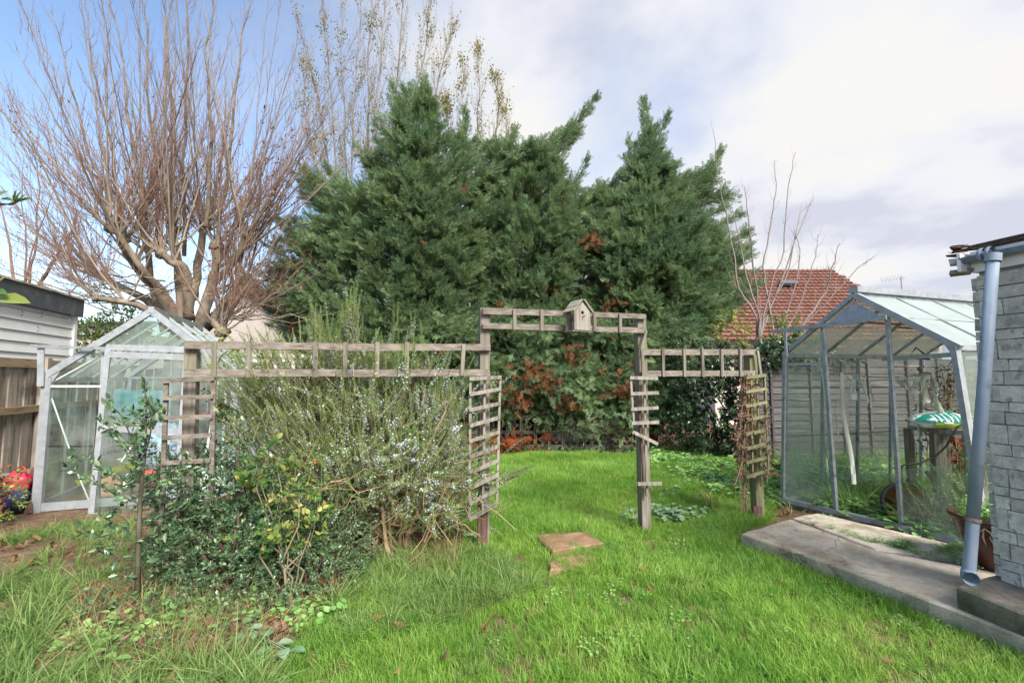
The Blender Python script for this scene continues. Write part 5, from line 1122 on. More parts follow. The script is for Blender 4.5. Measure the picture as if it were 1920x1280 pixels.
# climber behind the planter
cl = thing('climbing_plant', 'yellow green climber growing up beside the stone wall behind the planter', 'plant', V((4.25, 4.25, 0)))
mb = MB(); pts = [at(1852+6*math.sin(i*.9), 975-18*i, 4.3) for i in range(12)]; mb.tube(pts, .006, 5); mb.build('stem', M['twig_olive'], cl)
q = [tuple(pts[random.randrange(12)]+V((random.gauss(0, .05), random.gauss(0, .05), random.gauss(0, .05)))) for _ in range(46)]
scatter('leaves', 'oval', q, rdir(46, -.3), U(.8, 1.4, 46), parent=cl)

# plants inside and around the right greenhouse
def inq(n, s0, s1, d0, d1):
    return np.array([tuple(rin(random.uniform(s0, s1), random.uniform(d0, d1))) for _ in range(n)])
q = inq(900, -.1, 1.65, .08, 2.6); scatter('greenhouse_weeds', 'rosette', q, updir(len(q)), U(.9, 2.6, len(q)), label='green weeds overgrowing the floor of the right greenhouse', cat='weeds')
q = inq(420, -.1, 1.3, .25, 2.5); scatter('greenhouse_grass', 'longtuft', q, updir(len(q), .4), U(.7, 1.5, len(q)), label='long grass growing inside the right greenhouse', cat='grass')
q = inq(90, .5, 1.3, .2, 1.2); scatter('greenhouse_straw', 'straw', q, updir(len(q), .9), U(.6, 1.0, len(q)), label='dry straw on the floor by the fallen pot', cat='straw')
q = [(random.uniform(4.4, 9), random.uniform(6.4, 8.25), 0.0) for _ in range(900)]; scatter('fence_foot_weeds', 'rosette', q, updir(len(q)), U(1.0, 2.6, len(q)), label='green weeds along the foot of the lap fence behind the right greenhouse', cat='weeds')
q = [(random.uniform(4.4, 9), random.uniform(7.2, 8.25), 0.0) for _ in range(260)]; scatter('fence_foot_grass', 'longtuft', q, updir(len(q), .4), U(.9, 1.7, len(q)), label='long grass along the foot of the lap fence behind the right greenhouse', cat='grass')
lav = thing('blue_flowered_plant', 'feathery green plant with small violet flowers behind the glazed planter', 'plant', rin(1.5, .5)); q = []
for i in range(150): q.append(tuple(rin(random.uniform(1.15, 1.75), random.uniform(.12, .9))+zv*random.uniform(.02, .5)))
scatter('foliage', 'rosemary', q, updir(len(q), .6), U(.7, 1.2, len(q)), parent=lav, idx=rng.choice([2, 3, 3, 3, 1], len(q)))
tm = thing('withered_tomato_plants', 'tangle of dead brown vines hanging in the middle of the right greenhouse', 'plant', rin(1.0, 1.1)); mb = MB(); q = []
for i in range(26):
    a = rin(random.uniform(.65, 1.25), random.uniform(.9, 1.4)); pts = [a+zv*(1.62*t)+V((random.gauss(0, .03), random.gauss(0, .03), 0)) for t in np.linspace(0, 1, 9)]; mb.tube(pts, .004, 3)
    for _ in range(26): p_ = random.choice(pts); q.append(tuple(p_+V((random.gauss(0, .05), random.gauss(0, .05), random.gauss(0, .08)))))
mb.build('stems', M['twig_dry'], tm, kind='stuff'); q = np.array(q); q = q[q[:, 2] > .3]
scatter('dead_leaves', 'vineleaf', q, rdir(len(q), -.7), U(.6, 1.3, len(q)), parent=tm)

# ================================================================ VEGETATION
def hull_span(poly, py):
    xs_ = []
    for i in range(len(poly)):
        (x1, y1), (x2, y2) = poly[i], poly[(i+1) % len(poly)]
        if (y1 > py) != (y2 > py): xs_.append(x1+(py-y1)*(x2-x1)/(y2-y1))
    return (min(xs_), max(xs_)) if len(xs_) >= 2 else None
def wander(a, b, n=6, amp=.04, sag=0):
    a, b = V(a), V(b); L_ = (b-a).length; out = []
    for i in range(n+1):
        t = i/n; j = 0 if i in (0, n) else amp*L_; out.append(a.lerp(b, t)+V((random.gauss(0, j), random.gauss(0, j), random.gauss(0, j)))+zv*sag*4*t*(1-t)*L_)
    return out
def conifer(label, poly, Yc, Rd, tx, n, spr, loc):
    t = thing('conifer_tree', label, 'tree', loc, 'conifers behind the screen block wall')
    ys_ = [p[1] for p in poly]; y0 = min(ys_); pa = np.array(poly, float)
    tipz = at(tx, y0, Yc).z
    tr = MB(); tp = [V((loc[0], loc[1], 0)), V((loc[0]+.05, loc[1], tipz*.3)), V((loc[0]-.05, loc[1]+.05, tipz*.6)), V((loc[0], loc[1], tipz*.9))]
    tr.tube(tp, [.20, .15, .10, .02], 10); tr.build('trunk', M['bark_dark'], t, smooth=True)
    br = MB(); P_, D_, S_ = [], [], []; dead = []; cnt = 0
    while cnt < n:
        px, py = random.uniform(pa[:, 0].min(), pa[:, 0].max()), random.uniform(y0, max(ys_))
        if not inpoly(np.array([px]), np.array([py]), poly)[0]: continue
        sp_ = hull_span(poly, py); u = (px-sp_[0])/(sp_[1]-sp_[0])*2-1; w_ = min(1, (py-y0)/190)
        dep = Rd*math.sqrt(max(0, 1-u*u))*(.25+.75*w_); back = random.random() < .22
        fr = random.random(); Yt = Yc+dep*(.75 if back else -1)*(1 if fr < .75 else random.uniform(.2, 1))
        tip = at(px, py, Yt); tip.z = max(tip.z, .55 if Yt < 10 else .2)
        hd = math.hypot(tip.x-loc[0], tip.y-loc[1]); z0 = tip.z-hd*random.uniform(.05, .6)-.15; z0 = min(max(.35, z0), tipz*.88)
        a = V((loc[0]+random.uniform(-.05, .05), loc[1]+random.uniform(-.05, .05), z0)); m_ = a.lerp(tip, .55)-zv*(.06*hd)+V((random.gauss(0, .05), random.gauss(0, .05), 0))
        pts = [((1-s)**2)*a+2*s*(1-s)*m_+s*s*tip for s in (0, .25, .5, .75, 1)]
        br.tube(pts, [.03+.006*hd, .025, .018, .012, .004], 4, False)
        L_ = (tip-a).length; k = spr if not back else spr//2; ln = min(L_, 1.25)
        for j in range(k):
            s = 1-(ln/L_)*(random.random()**1.3); c = ((1-s)**2)*a+2*s*(1-s)*m_+s*s*tip; tg = (2*(1-s)*(m_-a)+2*s*(tip-m_)).normalized()
            rd_ = V((random.gauss(0, 1), random.gauss(0, 1), random.gauss(.1, .8))); rd_ = (rd_-tg*rd_.dot(tg)).normalized(); w2 = (1-s)*L_
            c = c+rd_*random.uniform(0, .05+.20*min(1, w2/.8)); d = tg*1.2+rd_*random.uniform(.3, 1.0)+zv*random.uniform(-.25, .3)+V((.12, 0, 0))
            P_.append(tuple(c)); D_.append(tuple(d)); S_.append(random.uniform(.4, .8)+(.55 if random.random() < .3 else 0))
        tgd = (tip-m_).normalized(); P_.append(tuple(tip-tgd*.12)); D_.append(tuple(tgd)); S_.append(1.0)
        if random.random() < (.22 if py > 620 else .018) and not back:
            for j in range(16): dead.append((tuple(tip-tgd*random.uniform(.15, .5)-zv*random.uniform(.1, .35)+V((random.gauss(0, .1), random.gauss(0, .08), 0))), (random.gauss(0, .6), random.gauss(0, .5), -1)))
        cnt += 1
    for _ in range(30):      # ragged outer boughs
        py = random.uniform(y0+120, 640); sp_ = hull_span(poly, py); sd_ = random.choice((-1, 1)); ex = sp_[0] if sd_ < 0 else sp_[1]
        if 560 < ex-0 < 1340 and (ex > 800 and sd_ < 0 and loc[0] > .2) and random.random() < .5: continue
        Yb = Yc-random.uniform(-.5, .9); a = at(ex-sd_*70, py+45, Yb); b = at(ex+sd_*random.uniform(10, 34), py-random.uniform(5, 40), Yb-.1); pts = wander(a, b, 4, .03); br.tube(pts, [.02, .015, .012, .008, .004], 4, False); tg = (b-a).normalized()
        for j in range(44):
            q_ = random.random()**.8; c = a.lerp(b, q_); rd_ = V((random.gauss(0, 1), random.gauss(0, 1), random.gauss(0, .7))); rd_ = (rd_-tg*rd_.dot(tg)).normalized()
            P_.append(tuple(c+rd_*random.uniform(0, .22)*(1.05-q_))); D_.append(tuple(tg*1.2+rd_*random.uniform(.2, .7))); S_.append(random.uniform(.6, 1.1))
    br.build('branches', M['bark_dark'], t, kind='stuff')
    scatter('foliage', 'cypress', P_, D_, S_, parent=t)
    if dead: scatter('dead_foliage', 'cypress_dead', [d[0] for d in dead], [d[1] for d in dead], U(.5, .9, len(dead)), parent=t)
    return t
def leader(poly_pts, Y, par, n=60, spread=.24):
    """extra plume along a line of photo pixels"""
    pts = [at(x, y, Y) for x, y in poly_pts]; mb = MB(); mb.tube(pts, [.03]+[.02]*(len(pts)-2)+[.004], 5); mb.build('leader', M['bark_dark'], par)
    P_, D_, S_ = [], [], []
    for j in range(n):
        s = random.random()**.8; f = s*(len(pts)-1); i = min(int(f), len(pts)-2); c = pts[i].lerp(pts[i+1], f-i); tg = (pts[i+1]-pts[i]).normalized()
        rd_ = V((random.gauss(0, 1), random.gauss(0, 1), random.gauss(0, .6))); rd_ = (rd_-tg*rd_.dot(tg)).normalized()
        c = c+rd_*random.uniform(0, spread)*(1.02-s); P_.append(tuple(c)); D_.append(tuple(tg*1.2+rd_*random.uniform(.35, .9))); S_.append(random.uniform(.6, 1.1)*(1.1-.35*s))
    scatter('plume', 'cypress', P_, D_, S_, parent=par)
T1p = [(490, 545), (505, 505), (530, 480), (515, 450), (550, 430), (525, 400), (580, 395), (565, 350), (560, 315), (620, 325), (650, 350), (690, 345), (695, 300), (700, 215), (740, 190), (770, 160), (810, 175), (850, 210), (870, 260), (900, 290), (940, 320), (960, 500), (950, 700), (900, 790), (720, 790), (640, 740), (580, 690), (540, 640), (550, 600), (500, 570)]
T2p = [(880, 260), (920, 270), (975, 262), (1010, 258), (1050, 245), (1085, 225), (1080, 270), (1070, 300), (1060, 320), (1100, 330), (1110, 350), (1150, 370), (1150, 500), (1140, 640), (1120, 775), (960, 785), (880, 780), (870, 500)]
T3p = [(1090, 400), (1100, 370), (1150, 350), (1170, 320), (1175, 285), (1205, 255), (1225, 250), (1245, 275), (1260, 320), (1290, 330), (1340, 302), (1350, 350), (1370, 380), (1345, 420), (1365, 450), (1388, 480), (1370, 510), (1398, 535), (1370, 590), (1330, 640), (1300, 680), (1270, 720), (1240, 760), (1100, 770), (1090, 600)]
c1 = conifer('left and tallest dark green cypress, its top beside the thin birch stems', T1p, 11.4, 1.75, 790, 540, 66, (at(790, 700, 11.4).x, 11.4, 0))
c2 = conifer('middle dark green cypress with one long top swept to the right', T2p, 11.5, 1.5, 1010, 310, 66, (at(1000, 700, 11.5).x, 11.5, 0))
c3 = conifer('right dark green cypress in front of the red roofed house', T3p, 11.2, 1.5, 1215, 400, 66, (at(1215, 700, 11.2).x, 11.2, 0))
leader([(1030, 330), (1055, 270), (1085, 225), (1118, 184)], 11.2, c2, 170, .30); leader([(1045, 400), (1075, 350), (1104, 296)], 11.0, c2, 80, .22)
leader([(1200, 380), (1205, 300), (1215, 240), (1205, 190)], 11.0, c3, 190, .34); leader([(1215, 330), (1235, 260), (1252, 212)], 11.0, c3, 90, .22); leader([(1290, 400), (1325, 330), (1350, 285)], 10.9, c3, 120, .32)
leader([(1330, 600), (1370, 560), (1398, 535)], 10.6, c3, 70, .25); leader([(1180, 380), (1182, 320), (1178, 262)], 11.0, c3, 70, .2)
leader([(760, 300), (745, 220), (735, 160)], 11.3, c1, 110, .34); leader([(800, 280), (800, 200), (796, 148)], 11.3, c1, 120, .36); leader([(860, 320), (875, 260), (868, 205)], 11.2, c1, 100, .32); leader([(930, 330), (950, 280), (968, 240)], 11.2, c1, 80, .25)
leader([(640, 420), (600, 370), (568, 310)], 11.0, c1, 110, .3); leader([(620, 540), (560, 520), (505, 505)], 11.0, c1, 90, .3); leader([(600, 470), (560, 450), (528, 420)], 11.0, c1, 80, .28)
leader([(700, 420), (650, 360), (610, 310)], 11.1, c1, 110, .3); leader([(640, 620), (580, 600), (520, 600)], 10.8, c1, 90, .3); leader([(1000, 400), (1000, 320), (1008, 262)], 11.2, c2, 110, .34); leader([(1120, 460), (1130, 400), (1150, 345)], 11.0, c3, 110, .32)

def skirt(par, x0, x1, n, dn=.16):
    P_, D_, Pd, Dd = [], [], [], []
    for _ in range(n):
        x = random.uniform(x0, x1); k = random.random(); c = at(x+random.gauss(0, 10), random.uniform(600, 778), 10.05-.55*k); c.z = max(c.z, .7 if random.random() < .85 else .4)
        for j in range(52):
            p_ = tuple(c+V((random.gauss(0, .19), random.gauss(0, .10), random.gauss(0, .10)))); d_ = (random.gauss(.1, .9), random.gauss(-.25, .5), random.gauss(-.1, .6))
            (Pd if random.random() < dn else P_).append(p_); (Dd if len(Pd) > len(Dd) else D_).append(d_)
    scatter('lower_foliage', 'cypress', P_, D_, U(.6, 1.05, len(P_)), parent=par); scatter('dead_foliage', 'cypress_dead', Pd, Dd, U(.5, .9, len(Pd)), parent=par)
skirt(c1, 600, 900, 66, .02); skirt(c2, 890, 1110, 54, .03); skirt(c3, 1090, 1290, 50, .02)
def patch(par, spots, key, nm, dn_=(0, -.3, -.6)):
    P_, D_ = [], []
    for (x, y, Y, n, s_) in spots:
        c = at(x, y, Y)
        for _ in range(n): P_.append(tuple(c+V((random.gauss(0, s_), random.gauss(0, .10), random.gauss(0, s_*.8))))); D_.append((random.gauss(dn_[0], .6), random.gauss(dn_[1], .5), random.gauss(dn_[2], .5)))
    scatter(nm, key, P_, D_, U(.5, .95, len(P_)), parent=par)
patch(c1, [(785, 455, 9.9, 46, .16), (700, 520, 10.0, 30, .14), (870, 640, 9.6, 60, .2), (760, 700, 9.6, 60, .22), (590, 410, 10.4, 16, .08)], 'cypress_dead', 'withered_patch')
patch(c2, [(1010, 705, 9.45, 90, .2), (1080, 660, 9.55, 34, .12), (960, 740, 9.45, 60, .18), (930, 590, 9.8, 40, .16), (1060, 740, 9.5, 50, .2)], 'cypress_dead', 'withered_patch')
patch(c3, [(1110, 445, 10.1, 26, .12), (1150, 560, 9.9, 30, .15), (1170, 720, 9.5, 60, .2)], 'cypress_dead', 'withered_patch')
patch(c3, [(1080, 790, 9.65, 60, .25), (1140, 795, 9.65, 70, .25), (1020, 775, 9.65, 40, .2), (1190, 780, 9.6, 60, .22)], 'cypress', 'trailing_foliage', (0, -.3, -.1))

def twigs(mb, pts, r0, length, n, ang=.6, depth=1, upb=.25, t0=.25, store=None):
    """side twigs along a polyline"""
    P_ = [V(p) for p in pts]; m_ = len(P_)-1
    for i in range(n):
        t = t0+(1-t0)*(i+random.random())/n; f = t*m_; k = min(int(f), m_-1); c = P_[k].lerp(P_[k+1], f-k); tg = (P_[k+1]-P_[k]).normalized()
        s = V((random.gauss(0, 1), random.gauss(0, .8), random.gauss(0, 1))); s = (s-tg*s.dot(tg)).normalized(); d = (tg*math.cos(ang)+s*math.sin(ang)+zv*upb*.3).normalized()
        ln = length*random.uniform(.5, 1.1)*(1.05-.6*t); e = c+d*ln; q = c.lerp(e, .5)+V((random.gauss(0, .04), random.gauss(0, .04), random.gauss(0, .04)))*ln*1.5-zv*.02*ln; e = e+zv*upb*ln*.5
        r = r0*(1-.5*t); mb.tube([c, q, e], [r, r*.75, r*.35], 3, False)
        if store is not None: store.append(tuple(e)); store.append(tuple(q))
        if depth > 0: twigs(mb, [c, q, e], r*.6, ln*.5, max(2, n//5), ang, depth-1, upb, .2, store)

# ---- pollarded tree behind the left greenhouse
TY = 9.7
tb = at(345, 700, TY); pt_ = thing('pollarded_tree', 'big leafless pollarded tree with knuckled limbs and a dense fan of reddish shoots', 'tree', (tb.x, TY, 0))
def tp_(x, y, dy=0.0): return at(x, y, TY+dy)
mb = MB(); mb.tube([V((tb.x, TY, -.1)), V((tb.x-.02, TY, 1.0)), tp_(345, 650), tp_(348, 610)], [.44, .36, .32, .22], 16)
o = mb.build('trunk', M['bark_grey'], pt_, smooth=True)
limbs = [([(340, 640, 0), (325, 590, -.1), (300, 545, -.3), (262, 508, -.5), (236, 470, -.6), (232, 448, -.6)], [.30, .24, .19, .15, .12, .14]),
 ([(310, 620, .1), (296, 575, .2), (286, 535, .3), (280, 500, .3), (272, 430, .3), (268, 400, .2)], [.16, .12, .11, .11, .10, .14]),
 ([(350, 630, 0), (343, 560, 0), (335, 500, .1), (328, 455, .1), (325, 432, .1)], [.28, .20, .16, .13, .16]),
 ([(355, 600, -.1), (352, 540, -.3), (345, 500, -.4), (320, 490, -.5), (302, 476, -.6)], [.18, .14, .12, .11, .13]),
 ([(365, 640, 0), (385, 580, .1), (398, 530, .2), (405, 495, .2), (408, 462, .2)], [.26, .20, .16, .14, .17]),
 ([(370, 650, -.2), (378, 610, -.5), (398, 600, -.7), (410, 612, -.8), (416, 622, -.8)], [.20, .15, .12, .12, .16]),
 ([(380, 620, .2), (410, 580, .4), (440, 548, .5), (462, 520, .6)], [.20, .15, .13, .14]),
 ([(330, 600, .3), (270, 560, .7), (215, 530, .9), (170, 505, 1.0)], [.20, .15, .11, .12]),
 ([(335, 610, -.3), (290, 585, -.8), (235, 565, -1.1), (180, 560, -1.3)], [.17, .12, .09, .09]),
 ([(360, 560, .2), (372, 500, .5), (380, 440, .6), (386, 425, .6)], [.17, .13, .11, .14]),
 ([(300, 545, -.3), (275, 520, -.6), (225, 440, -.9), (206, 428, -.9)], [.12, .10, .09, .12]),
 ([(395, 540, .2), (430, 500, .1), (452, 470, 0), (460, 440, -.1)], [.13, .10, .09, .11])]
knk = []
for pts, rr_ in limbs:
    rr_ = [v*.62 for v in rr_]
    P_ = [tp_(*p) for p in pts]; mb = MB(); Q = []; Rr = []
    for i in range(len(P_)-1):
        for k in range(3): t = k/3; Q.append(P_[i].lerp(P_[i+1], t)+V((random.gauss(0, .015), random.gauss(0, .015), random.gauss(0, .015)))); Rr.append((rr_[i]*(1-t)+rr_[i+1]*t)*random.uniform(.92, 1.1))
    Q.append(P_[-1]); Rr.append(rr_[-1]*.9); mb.tube(Q, Rr, 10); mb.build('limb', M['bark_grey'], pt_, smooth=True)
    kb_ = blob(P_[-1], rr_[-1]*1.3, rr_[-1]*1.3, rr_[-1]*1.2, .28, 8, random.random()*9, 2.5); kb_.build('knuckle', M['bark_grey'], pt_, smooth=True); knk.append((P_[-1], rr_[-1]*1.2)); 
    knk.append((Q[len(Q)*2//3], rr_[-1]))
tw = MB(); sh_ = MB(); store = []; shoots = 0
for kp, kr in knk:
    offx = (kp.x-tb.x)/1.8
    for i in range(9):
        low = kp.z < 3.6
        A = max(-1.35, min(1.35, offx*.55+.05+random.gauss(0, .44 if not low else .6))); ln = random.uniform(3.2, 6.6)*(1-.38*abs(A)/1.45)*(1 if not low else .72)
        if kp.z < 3: ln *= .75
        d = V((math.sin(A), random.gauss(0, .36), math.cos(A)+.12)).normalized(); st = V((d.x*1.15, d.y*1.15, d.z*.75)).normalized()
        a = kp+st*kr*.6; b = a+st*ln*.22; c = a+(d+V((d.x*.1, 0, .10))).normalized()*ln
        pts = [((1-s)**2)*a+2*s*(1-s)*b+s*s*c+V((random.gauss(0, .015), random.gauss(0, .015), 0)) for s in np.linspace(0, 1, 9)]
        r = random.uniform(.013, .032)*(.55+.45*ln/5); s_ = MB(); s_.tube(pts, list(r*(1-.88*np.linspace(0, 1, 9)**.8)), 6, False); shoots += 1
        s_.build('shoot', M['shoot'], pt_, smooth=True)
        twigs(tw, pts, .0072, .85, 18, .40, 1, .5, .16, store)
for (x0, y0, x1, y1, r_) in [(325, 432, 322, -60, .055), (300, 476, 262, -60, .045), (386, 425, 400, -60, .05), (345, 480, 352, -50, .045), (408, 462, 470, -40, .045), (268, 400, 205, -30, .042), (206, 428, 95, 20, .038), (236, 448, 150, -30, .04), (262, 508, 30, 90, .034), (440, 548, 560, 60, .036), (416, 622, 590, 230, .03), (180, 505, 10, 170, .03)]:
    a = tp_(x0, y0, random.uniform(-.3, .3)); b = tp_(x1, y1, random.uniform(-.6, .6)); pts = wander(a, b, 9, .007); s_ = MB(); s_.tube(pts, list(r_*(1-.85*np.linspace(0, 1, 10)**.9)), 7, False); s_.build('shoot', M['bark_grey'], pt_, smooth=True)
    twigs(tw, pts, .0075, .9, 26, .42, 1, .5, .15, store)
tw.build('twigs', M['twig_red'], pt_, kind='stuff')
st_ = np.array(store); k = (rng.random(len(st_)) < .015+.06*(st_[:, 0] > at(400, 300, TY).x)) & (st_[:, 2] < 7.2); st_l = st_[k]
scatter('last_leaves', 'budleaf', st_l, rdir(len(st_l), -.6), U(.7, 1.2, len(st_l)), parent=pt_)
# low drooping twigs
tw = MB()
for i in range(34):
    sx = random.choice([-1, 1]); a = tp_(345+sx*random.uniform(30, 130), random.uniform(520, 600), random.uniform(-1, .6)); b = a+V((sx*random.uniform(.8, 2.2), random.uniform(-.8, .5), random.uniform(-.1, .9))); pts = wander(a, b, 6, .03, -.05)
    tw.tube(pts, [.016, .014, .012, .01, .008, .006, .004], 4, False); twigs(tw, pts, .006, .5, 9, .7, 1, .4)
tw.build('drooping_twigs', M['shoot'], pt_, kind='stuff')

# ---- thin birch stems behind the cypress
def stems_tree(name, label, stems, Y, r0, tl, tn, leafn, mat='twig_olive', key='ochreleaf', zmin=2.5):
    t = thing(name, label, 'tree', (at(stems[0][0][0], 700, Y).x, Y, 0)); tw = MB(); store = []
    for pts in stems:
        dy = random.gauss(0, .4); P_ = [at(x, y, Y+dy) for x, y in pts]; P_ = [V((P_[0].x*.97, P_[0].y, 0))]+P_; Q = []
        for a, b in zip(P_[:-1], P_[1:]): Q += wander(a, b, 4, .008)[:-1]
        Q.append(P_[-1]); mb = MB(); mb.tube(Q, list(np.linspace(r0*random.uniform(.8, 1.2), .006, len(Q))), 6, False); mb.build('stem', M['twig_grey'], t, smooth=True)
        twigs(tw, Q[3:], .008, tl, tn, .45, 1, .8, .1, store)
    tw.build('twigs', M[mat], t, kind='stuff'); s_ = np.array(store); s_ = s_[s_[:, 2] > zmin]
    if leafn:
        wgt = np.abs(nz2(s_[:, [0, 2]], 2.2, 2))**2+.05; idx = rng.choice(len(s_), leafn, p=wgt/wgt.sum()); q = s_[idx]+rng.normal(size=(leafn, 3))*.05
        scatter('sparse_leaves', key, q, rdir(leafn, -.5), U(.7, 1.5, leafn), parent=t)
    return t
stems_tree('birch_tree', 'tall slender pale birch stems with sparse ochre leaves rising behind the left cypress',
 [[(640, 560), (632, 330), (618, 150), (600, -40)], [(655, 560), (660, 300), (668, 120), (680, -60)], [(690, 500), (700, 250), (715, 80), (730, -50)], [(640, 500), (615, 300), (590, 160), (560, 40)], [(720, 400), (740, 200), (752, 60), (756, -60)], [(740, 400), (775, 200), (800, 80), (815, -40)], [(760, 400), (800, 240), (830, 120), (852, 45)], [(665, 540), (650, 360), (645, 180), (640, -30)], [(700, 450), (690, 260), (690, 100), (700, -60)], [(625, 480), (600, 350), (580, 250), (565, 120)]],
 12.8, .05, 1.2, 60, 6500)
stems_tree('willow_tree', 'small bushy crown of fine ochre leaved twigs showing above the left cypress shoulder',
 [[(880, 420), (870, 280), (866, 180), (872, 130)], [(890, 420), (895, 260), (900, 160), (893, 95)], [(900, 420), (925, 280), (935, 200), (928, 150)], [(885, 420), (850, 300), (838, 230), (832, 190)], [(905, 420), (940, 330), (950, 260), (948, 200)]], 12.4, .03, .85, 48, 3200, zmin=4)

# ---- bare pale trees
def bare_tree(name, label, Y, paths, r0, tl, tn, mat='twig_grey', depth=1, upb=.5, leaves=0, key='ochreleaf', base=None):
    t = thing(name, label, 'tree', (at(paths[0][0][0], 660, Y).x, Y, 0)); tw = MB(); store = []
    for j, pts in enumerate(paths):
        dy = random.gauss(0, .3); P_ = [at(x, y, Y+dy*i/len(pts)) for i, (x, y) in enumerate(pts)]
        if base: P_ = [V((P_[0].x, P_[0].y, 0))]+P_
        Q = []
        for a, b in zip(P_[:-1], P_[1:]): Q += wander(a, b, 4, .015)[:-1]
        Q.append(P_[-1]); mb = MB(); r = r0*random.uniform(.6, 1.1); mb.tube(Q, list(np.linspace(r, .005, len(Q))), 6, False); mb.build('branch', M[mat], t, smooth=True)
        twigs(tw, Q, .006, tl, tn, .6, depth, upb, .2, store)
    tw.build('twigs', M[mat], t, kind='stuff')
    if leaves:
        s_ = np.array(store); q = s_[rng.integers(0, len(s_), leaves)]; scatter('sparse_leaves', key, q, rdir(leaves, -.4), U(.8, 1.4, leaves), parent=t)
    return t
bare_tree('bare_tree', 'pale grey leafless tree with long upswept branches before the red roof', 9.9,
 [[(1425, 690), (1428, 620), (1440, 560), (1470, 470), (1478, 350), (1492, 285)], [(1425, 640), (1420, 560), (1410, 470), (1402, 400), (1396, 350)], [(1428, 620), (1460, 540), (1500, 430), (1520, 380)], [(1425, 670), (1475, 620), (1505, 560), (1530, 480), (1534, 440)], [(1430, 660), (1500, 615), (1560, 555), (1610, 500), (1640, 480)], [(1420, 600), (1385, 540), (1375, 470), (1362, 400), (1345, 330), (1337, 245)], [(1440, 560), (1430, 500), (1445, 420), (1455, 360), (1452, 300)], [(1425, 600), (1400, 520), (1385, 440), (1372, 390)], [(1470, 600), (1495, 520), (1500, 470), (1490, 430)], [(1500, 615), (1550, 545), (1560, 500), (1575, 455)], [(1410, 690), (1440, 590), (1480, 500), (1500, 400), (1525, 375)]],
 .028, .55, 15, base=True)
bare_tree('bare_tree', 'tangled leafless tree behind the white clad outbuilding at the far left', 12.5,
 [[(40, 620), (45, 540), (60, 470), (90, 390), (120, 300)], [(50, 600), (80, 520), (110, 470), (150, 430)], [(35, 560), (20, 480), (5, 400), (-20, 320)], [(45, 580), (50, 470), (40, 380), (45, 300)], [(60, 560), (95, 500), (130, 440), (160, 380)], [(30, 580), (-10, 500), (-40, 430)], [(50, 560), (70, 440), (75, 350), (60, 270)], [(60, 600), (120, 560), (160, 520), (200, 500)]], .06, 1.1, 20, 'twig_red', 1, .3, 160, 'ochreleaf', True)

# ---- ivy, evergreen bushes at the back
def mass(t, key, blobs, smin, smax, name='foliage', up=.3, shell=.55, parent=True):
    P_, D_ = [], []
    for (x, y, Y, rx, ry, rz, n) in blobs:
        c = at(x, y, Y)
        for _ in range(n):
            d = V((random.gauss(0, 1), random.gauss(0, 1), random.gauss(0, 1))).normalized(); r = random.uniform(shell, 1)**.5*random.uniform(.85, 1.1)
            p_ = c+V((d.x*rx, d.y*ry, d.z*rz))*r
            if p_.z < .03: continue
            P_.append(tuple(p_)); D_.append((d.x+random.gauss(0, .45), d.y+random.gauss(0, .45), d.z+up+random.gauss(0, .45)))
    return scatter(name, key, P_, D_, U(smin, smax, len(P_)), parent=t if parent else None)
def stemset(t, c, tips, r, mat='bark_dark', name='stem'):
    for b in tips:
        mb = MB(); P_ = wander(c, b, 5, .05); mb.tube(P_, list(np.linspace(r, r*.3, len(P_))), 5, False); mb.build(name, M[mat], t, smooth=True)
iv = thing('ivy_mass', 'dark glossy ivy smothering the fence corner behind the right trellis wing', 'ivy', at(1350, 840, 8.8)*1)
stemset(iv, gr(1345, 850), [at(1300, 720, 9), at(1350, 690, 8.8), at(1390, 740, 8.7), at(1330, 760, 9)], .03)
mass(iv, 'ivy', [(1345, 770, 9.0, .75, .5, .95, 520), (1390, 720, 8.8, .35, .4, .6, 200), (1300, 700, 9.4, .5, .4, .6, 220), (1280, 800, 9.5, .45, .4, .35, 130), (1330, 680, 9.2, .8, .4, .3, 200), (1395, 800, 8.6, .3, .3, .6, 120)], .7, 1.2)
it = thing('ivy_topping', 'ivy and yellow green leaves growing over the top of the lap fence', 'ivy', W_(5)+zv*1.9)
mass(it, 'ivy', [(1445, 668, 8.25, .35, .18, .12, 150), (1470, 650, 8.3, .25, .2, .15, 60), (1550, 668, 8.3, .7, .15, .08, 80)], .6, 1.0); mass(it, 'lance', [(1475, 640, 8.5, .35, .3, .3, 60), (1500, 655, 8.6, .3, .3, .2, 20)], .7, 1.1, 'young_shoots')
yb = thing('autumn_bush', 'olive and orange autumn bush between the right cypress and the red roof', 'bush', gr(1370, 840))
stemset(yb, V((at(1365, 650, 10.2).x, 10.2, 0)), [at(1350, 600, 10.2), at(1385, 590, 10.2), at(1370, 640, 10)], .02, 'twig_olive')
mass(yb, 'yellow', [(1372, 620, 10.2, .35, .3, .5, 110)], .8, 1.4, up=-.1)
eb = thing('evergreen_bush', 'variegated olive bush behind the gable of the left greenhouse', 'bush', V((at(190, 640, 10.8).x, 10.8, 0)))
stemset(eb, V((at(190, 640, 10.8).x, 10.8, 0)), [at(170, 640, 10.8), at(210, 620, 10.8), at(240, 640, 10.8)], .03)
mass(eb, 'oval', [(190, 640, 10.8, .8, .6, .45, 300), (230, 610, 11, .5, .5, .4, 150)], .9, 1.5); mass(eb, 'yellow', [(200, 635, 10.7, .8, .6, .5, 60)], .7, 1.2, 'yellow_leaves')
